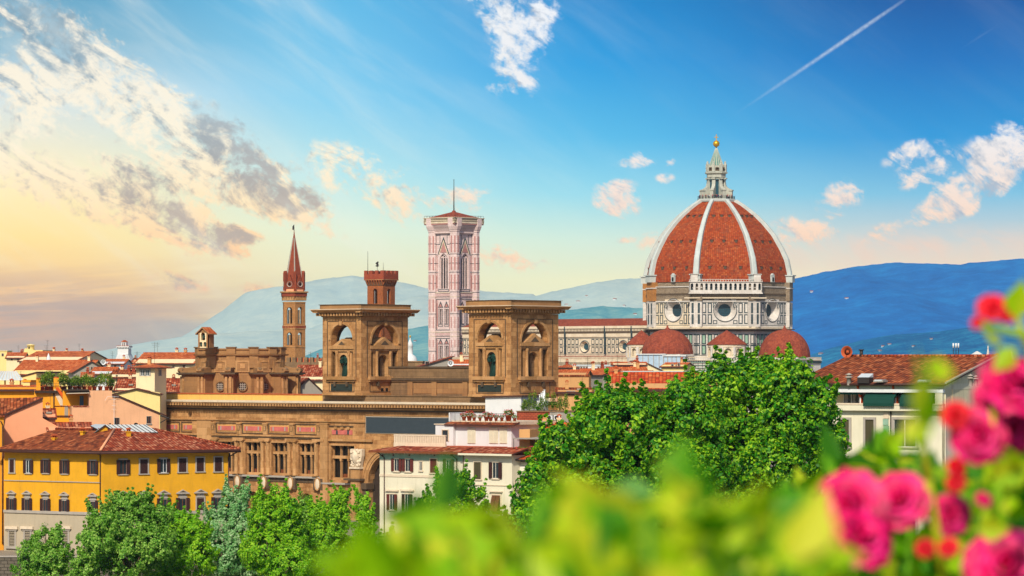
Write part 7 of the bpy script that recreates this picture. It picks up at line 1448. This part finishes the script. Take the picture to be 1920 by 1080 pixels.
# loggia windows and awnings
for a, c_ in ((1585.5, 1612), (1637, 1662), (1697, 1738)):
    xa_, z0 = AP.at(a - 3, 764, 1.45); xb_ = AP.X(c_, 1.45); h = Za(733) - z0; q = MB(AP); q.box(xa_, xb_, 1.36, 1.5, z0, z0 + h, WFRAME); n = 2; ww = (xb_ - xa_) / n
    for i in range(n): q.box(xa_ + ww * i + .08, xa_ + ww * (i + 1) - .08, 1.33, 1.36, z0, z0 + h - .1, GLASS); q.box(xa_ + ww * i + .16, xa_ + ww * (i + .55), 1.31, 1.33, z0, z0 + h - .16, GREYSTONE)
    q.build('window', APT)
for (a, c_) in ((1620, 1677), (1688, 1749)):
    q = MB(AP); xa_, xb_ = Xa(a, -.6), Xa(c_, -.6); z1 = zE - .85; q.prism([(1.4, z1), (-.1, z1 - .05), (-.65, z1 - .45), (-.8, z1 - 1.0), (-.8, z1 - 1.25), (-.75, z1 - 1.25), (-.72, z1 - 1.0), (-.6, z1 - .5), (1.4, z1 - .1)], xa_, xb_, 'x', AWN)
    for i in range(12): x = xa_ + (xb_ - xa_) * i / 12; q.box(x, x + (xb_ - xa_) / 26, -.82, -.8, z1 - 1.28, z1 - 1.02, AWN)
    q.build('awning', APT)
q = MB(AP); xa_, xb_ = Xa(1574, -.2), Xa(1616, -.2); q.box(xa_, xb_, -.3, 0, zE - 1.05, zE - .86, AWN); q.build('rolled_awning', APT)
for a in (1612, 1678):
    q = MB(AP); x = Xa(a, 0); q.prism([(.1, zb2_), (.2, zb2_ + .5), (-.3, zb2_ + 1.0), (-.5, zb2_ + 1.6), (-.4, zb2_ + 1.9), (-.1, zb2_ + 1.9), (-.15, zb2_ + 1.3), (.5, zb2_ + .7), (.6, zb2_)], x - .08, x + .08, 'x', ORPAINT); q.box(x - .06, x + .06, .1, 1.5, zb2_, zE - .8, WHITE); q.build('divider_screen', APT)
q = MB(AP); q.box(Xa(1757) , Xa(1771), -.45, 1.5, zb2_, zE - .8, CREAM); q.build('end_pier', APT)
k4 = 318 / FOC / math.cos(R(25))
for cx, w in ((1584, 22), (1631, 20), (1697, 52), (1762, 12)):
    for (t, b_) in ((786, 838), (862, 915), (960, 1020)):
        if (t == 862 and cx == 1697): cx_, w_ = 1706, 60
        else: cx_, w_ = cx, w
        if cx == 1762: continue
        x, z = AP.at(cx_, b_); sash(AP, x, z, w_ * .8 * k4, (b_ - t) * 318 / FOC, APT, None, surround=.22, curtain=WFRAME if w_ > 30 else SHUTG, stone=GREYSTONE, pane=GLASS if w_ > 30 else SHUTG)
q = MB(AP)
for i in range(28):
    z0 = zb1 - .1 - .62 * (i + 1)
    if z0 < 1.4: break
    q.box(Xa(1656) + (.0 if i % 2 else .06), Xa(1667) - (.06 if i % 2 else 0), -.09, 0, z0, z0 + .57, GREENNET if i % 3 else PALE)
q.tube((Xa(1671), -.1, zb1), (Xa(1671), -.1, 2), .06, .06, METAL, 6); q.build('quoins', APT)

# embankment
q = MB(); q.box(-200, 300, 423.3, 423.95, -3, 1.25, EMB); q.box(-200, 300, 423.2, 424.05, 1.25, 1.4, GREYSTONE); tag(q.build('embankment_wall'), 'dark stone river embankment wall below the yellow palace', 'wall')

# ---------------------------------------------------------------- trees
def leaves(cent, rad, n, size, g_, out=None, droop=.2):
    """n leaf quads inside clumps given by centres and radii; faces turn outward from the crown"""
    k = len(cent); idx = g_.integers(0, k, n); d = g_.normal(size=(n, 3)); d /= np.linalg.norm(d, axis=1)[:, None]
    p = cent[idx] + d * (rad[idx] * g_.random(n) ** .45)[:, None]
    nr = d * .6 + g_.normal(size=(n, 3)) * .55
    if out is not None: nr += out[idx] * .9
    nr[:, 2] += .25; nr /= np.linalg.norm(nr, axis=1)[:, None]
    t = np.cross(nr, g_.normal(size=(n, 3))); t /= np.linalg.norm(t, axis=1)[:, None]; b = np.cross(nr, t); s = (size * (.55 + .9 * g_.random(n)))[:, None]
    return np.stack([p - t * s, p - b * s * .6 - t * s * .1, p + t * s, p + b * s * .6 - t * s * .1], 1)
def tree(name, label, px, D, lobes, mat, seed, clump=.55, per=75, size=.15, zbase=0, dens=1.0, group='trees along the river bank', trunk_r=.3, shoots=.22):
    """lobes: (px, py, rx_px, rz_px[, depth]) in picture units at distance D"""
    g_ = np.random.default_rng(seed); kx = D / FOC; base = Vector(((px - 960) * kx, D, zbase)); o = thing(name, label, 'tree', tuple(base), group)
    C_, R_, O_ = [], [], []; limb = MB(); top = None; zz = [CAM_Z + (680 - l[1]) * kx for l in lobes]; zfork = max(zbase + 1.5, min(zz) - 1.5)
    limb.tube(tuple(base - Vector((0, 0, .5))), (base.x, D, zfork), trunk_r, trunk_r * .75, BARK, 8)
    for (lx, ly, rx, rz, *dd) in lobes:
        dy = dd[0] if dd else g_.uniform(-.5, .5) * rx * kx * 1.4; c = np.array([(lx - 960) * kx, D + dy, CAM_Z + (680 - ly) * kx]); r = np.array([rx * kx, min(rx * kx, 3.2) * 1.0, rz * kx])
        area = (r[0] * r[1] + r[0] * r[2] + r[1] * r[2]) * 4.2; n = max(6, int(area / (clump ** 2 * 2.2) * dens)); d = g_.normal(size=(n, 3)); d /= np.linalg.norm(d, axis=1)[:, None]
        rad = .55 + .5 * g_.random(n) ** .6; pt = c + d * rad[:, None] * r; C_.append(pt); R_.append(clump * (.55 + .9 * g_.random(n))); O_.append(d)
        mid = (np.array([base.x, D, zfork]) * .45 + c * .55) + g_.normal(size=3) * .25
        limb.tube((base.x, D, zfork - .3), tuple(mid), trunk_r * .5, trunk_r * .3, BARK, 6); limb.tube(tuple(mid), tuple(c), trunk_r * .3, trunk_r * .12, BARK, 6)
        for q in range(0, n, max(1, n // 9)): limb.tube(tuple(c * .7 + mid * .3), tuple(pt[q]), trunk_r * .12, .02, BARK, 4)
    C_ = np.concatenate(C_); R_ = np.concatenate(R_); O_ = np.concatenate(O_); limb.build('trunk', o)
    sel = g_.choice(len(C_), size=int(len(C_) * shoots), replace=False); dirs = O_[sel] * .55 + np.array([0, -.1, .75]) + g_.normal(size=(len(sel), 3)) * .18
    for q in range(1, 4): C_ = np.concatenate([C_, C_[sel] + dirs * clump * .8 * q]); R_ = np.concatenate([R_, R_[sel] * (.8 - .19 * q)]); O_ = np.concatenate([O_, O_[sel]])
    quads('crown', leaves(C_, R_, len(C_) * per, size, g_, O_), 4, mat, o); return o
tree('plane_tree', 'great dark green plane tree before the cathedral, its left half reaching the balcony house', 1150, 246,
     [(1142, 762, 42, 30), (1112, 800, 52, 44), (1180, 790, 60, 50), (1222, 776, 42, 34), (1285, 745, 40, 36), (1060, 850, 55, 50), (1130, 860, 75, 60), (1225, 850, 75, 60), (1290, 800, 60, 60), (1020, 920, 50, 50), (1090, 935, 75, 60), (1190, 945, 85, 65), (1290, 900, 80, 70), (1000, 985, 50, 50), (1080, 1015, 80, 60), (1200, 1030, 90, 60), (1300, 1000, 80, 60)],
     LEAF_P, 11, clump=.46, per=52, size=.145, trunk_r=.5, group=None)
tree('plane_tree', 'great dark green plane tree before the apartment house, its right half with the tallest top', 1440, 252,
     [(1345, 728, 42, 40), (1395, 716, 42, 40), (1440, 708, 44, 38), (1490, 718, 46, 42), (1528, 760, 42, 44), (1340, 800, 55, 55), (1410, 790, 60, 60), (1480, 800, 60, 60), (1538, 815, 36, 46), (1360, 870, 65, 60), (1440, 880, 70, 60), (1510, 872, 50, 50), (1560, 870, 24, 24), (1380, 950, 70, 60), (1460, 950, 70, 60), (1570, 830, 20, 24), (1430, 1020, 80, 50)],
     LEAF_P, 12, clump=.46, per=52, size=.145, trunk_r=.5, group=None)
LT = [
 ('small sparse tree at the lower left corner before the palace base', 80, 300, [(85, 1012, 26, 24), (112, 1010, 16, 20), (60, 1035, 26, 24), (95, 1050, 42, 26), (55, 1068, 34, 26), (110, 1080, 40, 30)], LEAF_L, 21, .6),
 ('broad light green tree in front of the palace corner', 235, 290, [(228, 945, 24, 24), (262, 948, 26, 22), (200, 975, 34, 30), (250, 990, 48, 36), (300, 968, 22, 22), (185, 1020, 38, 34), (240, 1045, 60, 40), (165, 1062, 30, 30), (295, 1020, 36, 34)], LEAF_L, 22, .95),
 ('bright round topped tree right of the broad light green one', 345, 296, [(340, 985, 32, 26), (370, 1000, 24, 24), (320, 1020, 34, 34), (360, 1045, 44, 40), (300, 1065, 40, 30)], LEAF_Y, 23, 1.0),
 ('bluish leaved tree with silvery tips left of the bright green ones', 430, 310, [(428, 928, 12, 16), (452, 930, 14, 14), (438, 955, 26, 24), (410, 985, 28, 30), (455, 1000, 36, 40), (415, 1045, 44, 44), (470, 1060, 40, 36)], LEAF_B, 24, .9),
 ('bright yellow green tree with several upright tips', 510, 300, [(492, 940, 14, 20), (520, 935, 13, 20), (545, 955, 18, 22), (500, 975, 32, 30), (535, 1000, 36, 40), (490, 1030, 40, 44), (545, 1060, 44, 40)], LEAF_Y, 25, 1.0),
 ('narrow bright tree before the library entrance', 630, 305, [(600, 968, 22, 26), (636, 940, 14, 24), (630, 975, 26, 30), (610, 1015, 38, 38), (645, 1050, 44, 44), (590, 1060, 36, 36)], LEAF_Y, 26, 1.0),
 ('slender pointed bright tree at the foot of the library arch', 682, 300, [(680, 950, 12, 22), (684, 985, 20, 28), (690, 1030, 30, 36), (680, 1070, 36, 30)], LEAF_Y, 27, 1.0),
 ('darker tree half hidden between the bluish and bright trees', 565, 330, [(568, 950, 14, 20), (575, 985, 30, 30), (570, 1030, 38, 40), (560, 1075, 40, 30)], LEAF_L, 28, .9),
 ('leafy tree in front of the cream house with brown shutters', 850, 280, [(835, 915, 22, 26), (862, 905, 18, 22), (812, 955, 26, 28), (850, 955, 38, 34), (893, 945, 22, 34), (900, 990, 22, 30), (830, 1005, 44, 36), (870, 1040, 50, 40), (790, 1050, 40, 34)], LEAF_P, 29, .95),
 ('low green tree filling the foot of the picture left of centre', 740, 285, [(735, 1030, 36, 30), (770, 1050, 40, 34), (710, 1062, 40, 30), (745, 1085, 50, 30)], LEAF_L, 30, 1.0),
 ('low tree under the cream houses beside the great tree', 950, 270, [(945, 1000, 26, 30), (930, 1040, 40, 36), (975, 1050, 40, 36), (940, 1085, 50, 34)], LEAF_P, 31, 1.0)]
for lab, px, D, lob, mt, sd_, dn in LT: tree('riverside_tree', lab, px, D, lob, mt, sd_, clump=.36, per=58, size=.105, dens=dn, trunk_r=.2)

# roof garden left of the library
f = Fr(150, 468, 10); GP = [(79, 1.6, 2.1), (88, 1.9, 2.6), (96, 1.6, 2.2), (114, 1.7, 2.5), (121, 1.8, 1.9), (131, 1.5, 1.6), (141, 1.4, 2.0), (149, 1.4, 1.6), (158, 1.5, 2.2), (168, 1.5, 1.9), (177, 1.3, 1.7), (188, 1.6, 2.3), (200, 1.8, 2.4), (208, 1.2, 1.5)]
adj = ['bushy', 'rounded tall', 'yellowish', 'domed tallest', 'sprawling', 'low', 'reddish tipped', 'thin', 'feathery', 'pale stemmed', 'squat', 'fan shaped', 'full dark', 'last trailing']
for i, (px, w, h) in enumerate(GP):
    dd = 1.0 + (i % 3) * .9; P0 = f.w(f.X(px, dd), dd, f.Z(732.5, 150)); o = thing('roof_garden_plant', '%s green plant on the peach house roof garden, place %s from left' % (adj[i], ['one', 'two', 'three', 'four', 'five', 'six', 'seven', 'eight', 'nine', 'ten', 'eleven', 'twelve', 'thirteen', 'fourteen'][i]), 'plant', tuple(P0), 'roof garden plants')
    q = MB(); q.lathe(P0.x, P0.y, [(.01, P0.z), (.22, P0.z), (.32, P0.z + .5), (.35, P0.z + .5), (.35, P0.z + .58), (.01, P0.z + .55)], 12, POT); q.build('pot', o)
    q = MB(); q.tube(tuple(P0), (P0.x, P0.y, P0.z + h * .8), .05, .02, BARK, 5); q.build('stem', o)
    quads('foliage', np.concatenate([leafball((P0.x, P0.y, P0.z + h * .62), (w * .5, w * .45, h * .38), 420, .10, rng, shell=.35), leafball((P0.x + w * .15, P0.y, P0.z + h * .85), (w * .3, w * .3, h * .25), 160, .09, rng, shell=.3)]), 4, LEAF_D, o)
q = MB(f); zg_ = f.Z(732.5, 150)
for i in range(16): x = f.X(77) + (f.X(215) - f.X(77)) * i / 15; q.tube((x, .2, zg_), (x, .2, zg_ + 1.0), .02, .02, METAL, 4)
q.tube((f.X(77), .2, zg_ + 1), (f.X(215), .2, zg_ + 1), .025, .025, METAL, 4); q.box(f.X(66), f.X(216), .1, 8, zg_ - .3, zg_, DUSK); tag(q.build('garden_railing'), 'thin dark railing along the front of the roof garden', 'railing')
q = MB(f); x = f.X(219, .4); q.tube((x, .4, zg_), (x, .4, f.Z(706, 219)), .05, .04, METAL, 5); q.lathe(x, .4, [(.05, f.Z(706, 219)), (.22, f.Z(705.5, 219)), (.05, f.Z(703, 219))], 8, METAL); tag(q.build('terrace_lamp'), 'dark lamp post at the right end of the roof garden', 'lamp')

# ---------------------------------------------------------------- rose bushes close to the viewer
def rose(label, px, py, D, rpx, parent, mat, seed, tilt=(0, -.5, .8), full=1.0):
    """open many-petalled rose: cupped petals in widening rings round a tight heart"""
    g_ = np.random.default_rng(seed); r = rpx * D / FOC; c = np.array([(px - 960) * D / FOC, D, CAM_Z + (680 - py) * D / FOC]); b = MB()
    ax = Vector(tilt).normalized(); u = ax.orthogonal().normalized(); v = ax.cross(u)
    for ring, (n, rr, op, hh) in enumerate(((4, .22, .15, .75), (5, .38, .35, .72), (6, .58, .6, .62), (7, .8, .95, .5), (8, 1.0, 1.25, .34))):
        for i in range(n):
            th = 6.2832 * (i + .5 * (ring % 2)) / n + g_.uniform(-.15, .15); w = (6.2832 / n) * .75; vs = []
            for a in range(5):
                s = a / 4
                for q in range(5):
                    e = (q / 4 - .5) * 2; ang = th + e * w * (.35 + .65 * math.sin(s * 2.0 + .25)); rad = rr * (.25 + .75 * s ** .8) * (1 + .06 * math.sin(5 * e + i)); ht = hh * math.sin(min(1.57, s * 1.7)) * (1 - .25 * op * s * s) + .05 * math.cos(3 * e + i) * s - .12 * e * e * s
                    p = c + np.array((u * math.cos(ang) + v * math.sin(ang)) * rad * r + ax * (ht * r - .35 * r)); vs.append(p)
            b.raw(vs, [[a * 5 + q, a * 5 + q + 1, (a + 1) * 5 + q + 1, (a + 1) * 5 + q] for a in range(4) for q in range(4)], mat, True)
    o = b.build('flower', parent, label)
    s_ = MB(); s_.tube(tuple(c - np.array(ax) * r * .5), tuple(c - np.array(ax) * r * .3), r * .12, r * .3, LEAF_K, 8); s_.build('calyx', o); return o
def leafgeo(cs, size, g_, up=.2):
    """pointed oval leaves, each folded along its midrib"""
    out = []
    for c in cs:
        d = g_.normal(size=3); d[2] += up; d /= np.linalg.norm(d); n = np.cross(d, g_.normal(size=3)); n /= np.linalg.norm(n); s = np.cross(d, n); L = size * (.6 + .7 * g_.random()); W_ = L * .34; f_ = n * L * .10
        a = c; m1 = c + d * L * .5; t = c + d * L
        out.append([a, c + d * L * .28 + s * W_ * .9 + f_, m1 + s * W_ + f_, t]); out.append([a, c + d * L * .28 - s * W_ * .9 + f_, m1 - s * W_ + f_, t])
    return np.array(out)
def bush(name, label, cat, top, depth, n, size, mat, seed, flowers=(), nst=9, mat2=None, n2=0, spread=None):
    """top: silhouette in picture units; leaves fill the space under it at the given distances"""
    g_ = np.random.default_rng(seed); xs = [p[0] for p in top]; ys = [p[1] for p in top]; xm = (xs[0] + xs[-1]) / 2; Dm = (depth[0] + depth[1]) / 2
    base = Vector(((xm - 960) * Dm / FOC, Dm, 23.32)); o = thing(name, label, cat, tuple(base), None); pts = []
    for _ in range(n + n2):
        D = g_.uniform(*depth); px = g_.uniform(xs[0], xs[-1]); t = float(np.interp(px, xs, ys)); py = t + 25 + (1150 - t) * g_.random() ** 1.25
        pts.append(np.array([(px - 960) * D / FOC, D, CAM_Z + (680 - py) * D / FOC]))
    pts = np.array(pts); quads('foliage', leafgeo(pts[:n], size, g_), 4, mat, o)
    if n2: quads('second_foliage', leafgeo(pts[n:], size, g_), 4, mat2, o)  # second leaf set in the other green, mixed in at random
    st = MB()
    for i in range(nst):
        px = xs[0] + (xs[-1] - xs[0]) * (i + .5) / nst; D = g_.uniform(*depth); t = float(np.interp(px, xs, ys)); p0 = base + Vector((g_.uniform(-.1, .1), g_.uniform(-.1, .1), 0)); p2 = Vector(((px - 960) * D / FOC, D, CAM_Z + (680 - t - 50) * D / FOC)); p1 = (p0 + p2) * .5 + Vector((g_.uniform(-.06, .06), 0, .12))
        st.tube(tuple(p0), tuple(p1), .007, .005, LEAF_K, 6); st.tube(tuple(p1), tuple(p2), .005, .003, LEAF_K, 6)
    st.build('stems', o); return o
bush('shrub', 'blurred yellow green shrub spreading along the bottom in front of the viewer', 'shrub', [(650, 1085), (700, 1040), (760, 1000), (830, 930), (880, 1000), (960, 1010), (1050, 960), (1100, 890), (1150, 960), (1200, 930), (1240, 885), (1300, 950), (1380, 920), (1450, 960), (1520, 1010)], (1.7, 2.5), 330, .036, LEAF_R, 41, nst=10, mat2=LEAF_K, n2=110)
FL = bush('rose_bush', 'rose bush with big magenta blooms and red buds at the right edge', 'rose bush', [(1490, 1000), (1560, 930), (1640, 900), (1700, 870), (1740, 860), (1790, 860), (1850, 840), (1990, 760)], (3.65, 4.2), 150, .045, LEAF_R, 42, nst=8, mat2=LEAF_K, n2=130)
for a in [('large magenta rose low at the left of the bush', 1590, 950, 3.5, 62, PETAL, 1), ('magenta rose below the large one', 1615, 1005, 3.45, 56, PETAL, 2), ('magenta rose joined to the right of the large one', 1685, 935, 3.5, 50, PETAL, 3), ('pink rose between the big blooms', 1640, 960, 3.55, 48, PETAL, 4),
          ('half open magenta rose by the apartment base', 1783, 965, 3.6, 34, PETAL, 5), ('big magenta rose cut by the right edge', 1905, 715, 3.5, 58, PETAL, 6), ('magenta rose hanging under the right edge bloom', 1835, 815, 3.5, 46, PETAL, 7), ('pink rose beside it at the right edge', 1890, 800, 3.55, 48, PETAL, 8), ('paler pink rose tucked above', 1865, 745, 3.6, 34, PETAL, 9),
          ('red half open rose left of the right hand cluster', 1793, 778, 3.5, 24, PETALR, 10), ('magenta rose in the bottom right corner', 1885, 1060, 3.4, 66, PETAL, 11), ('crimson bloom high at the right edge', 1862, 574, 3.5, 26, PETALR, 12), ('small crimson bud high at the right edge', 1888, 582, 3.5, 20, PETALR, 13), ('tiny crimson bud left of the high bloom', 1832, 604, 3.5, 11, PETALR, 14),
          ('red bud above the half open rose', 1795, 876, 3.5, 17, PETALR, 15), ('orange red bud over the half open rose', 1792, 905, 3.5, 16, PETALR, 16), ('dark red bud under the half open rose', 1735, 1028, 3.5, 16, PETALR, 17), ('dark red bud to its right', 1778, 1025, 3.5, 17, PETALR, 18), ('red bud at the foot of the large rose', 1520, 1030, 3.5, 10, PETALR, 19), ('narrow pink bud among dark leaves', 1845, 935, 3.5, 14, PETAL, 20)]:
    lab, px, py, D, rr_, mt, sd_ = a; rose(lab, px, py, D, rr_ * 1.22, FL, mt, sd_, tilt=(random.Random(sd_).uniform(-.5, .4), -.9, random.Random(sd_ + 50).uniform(.1, .7)))
g_ = np.random.default_rng(77); st = MB()
def q3(px, py, D): return Vector(((px - 960) * D / FOC, D, CAM_Z + (680 - py) * D / FOC))
for (a, b_, c_) in (((1960, 760), (1930, 660), (1905, 590)), ((1990, 700), (1960, 640), (1840, 606)), ((1780, 1150), (1740, 900), (1722, 740)), ((1900, 1150), (1870, 900), (1860, 760)), ((1640, 1150), (1640, 1060), (1620, 980))):
    P = [q3(*a, 3.55), q3(*b_, 3.5), q3(*c_, 3.5)]; st.tube(tuple(P[0]), tuple(P[1]), .005, .004, LEAF_R, 6); st.tube(tuple(P[1]), tuple(P[2]), .004, .003, LEAF_R, 6)
st.build('flower_stems', FL)
up_ = [np.array(q3(px, py, D)) for px, py, D in ((1905, 600, 3.4), (1930, 625, 3.3), (1880, 640, 3.2), (1905, 650, 3.2), (1722, 745, 2.2), (1715, 790, 2.2), (1735, 830, 2.2), (1690, 830, 2.2), (1900, 870, 3.3), (1860, 900, 3.3), (1890, 930, 3.3), (1830, 990, 3.3), (1760, 720, 2.3), (1495, 965, 3.0), (1515, 975, 3.0))]
quads('upper_leaves', leafgeo(np.array(up_), .036, g_), 4, LEAF_R, FL)
bush('shrub', 'dark green blurred shrub filling the lower right behind the rose blooms', 'shrub', [(1470, 930), (1520, 880), (1570, 835), (1640, 820), (1720, 830), (1790, 900), (1860, 850), (1990, 830)], (4.3, 5.2), 230, .055, LEAF_K, 43, nst=7, mat2=LEAF_R, n2=150)

# ---------------------------------------------------------------- the air over the valley
HZ = bpy.data.materials.new('valley_haze'); HZ.use_nodes = True; k = NT(HZ.node_tree)
vol = k.new('ShaderNodeVolumePrincipled', {'Color': (.50, .78, 1, 1), 'Density': 3.6e-5, 'Anisotropy': 0.0})
k.new('ShaderNodeOutputMaterial', {'Volume': vol.outputs[0]})
mb = MB(); mb.box(-5000, 5000, -60, 11100, -8.5, 330, HZ)
hz = mb.build('haze'); hz['kind'] = 'stuff'
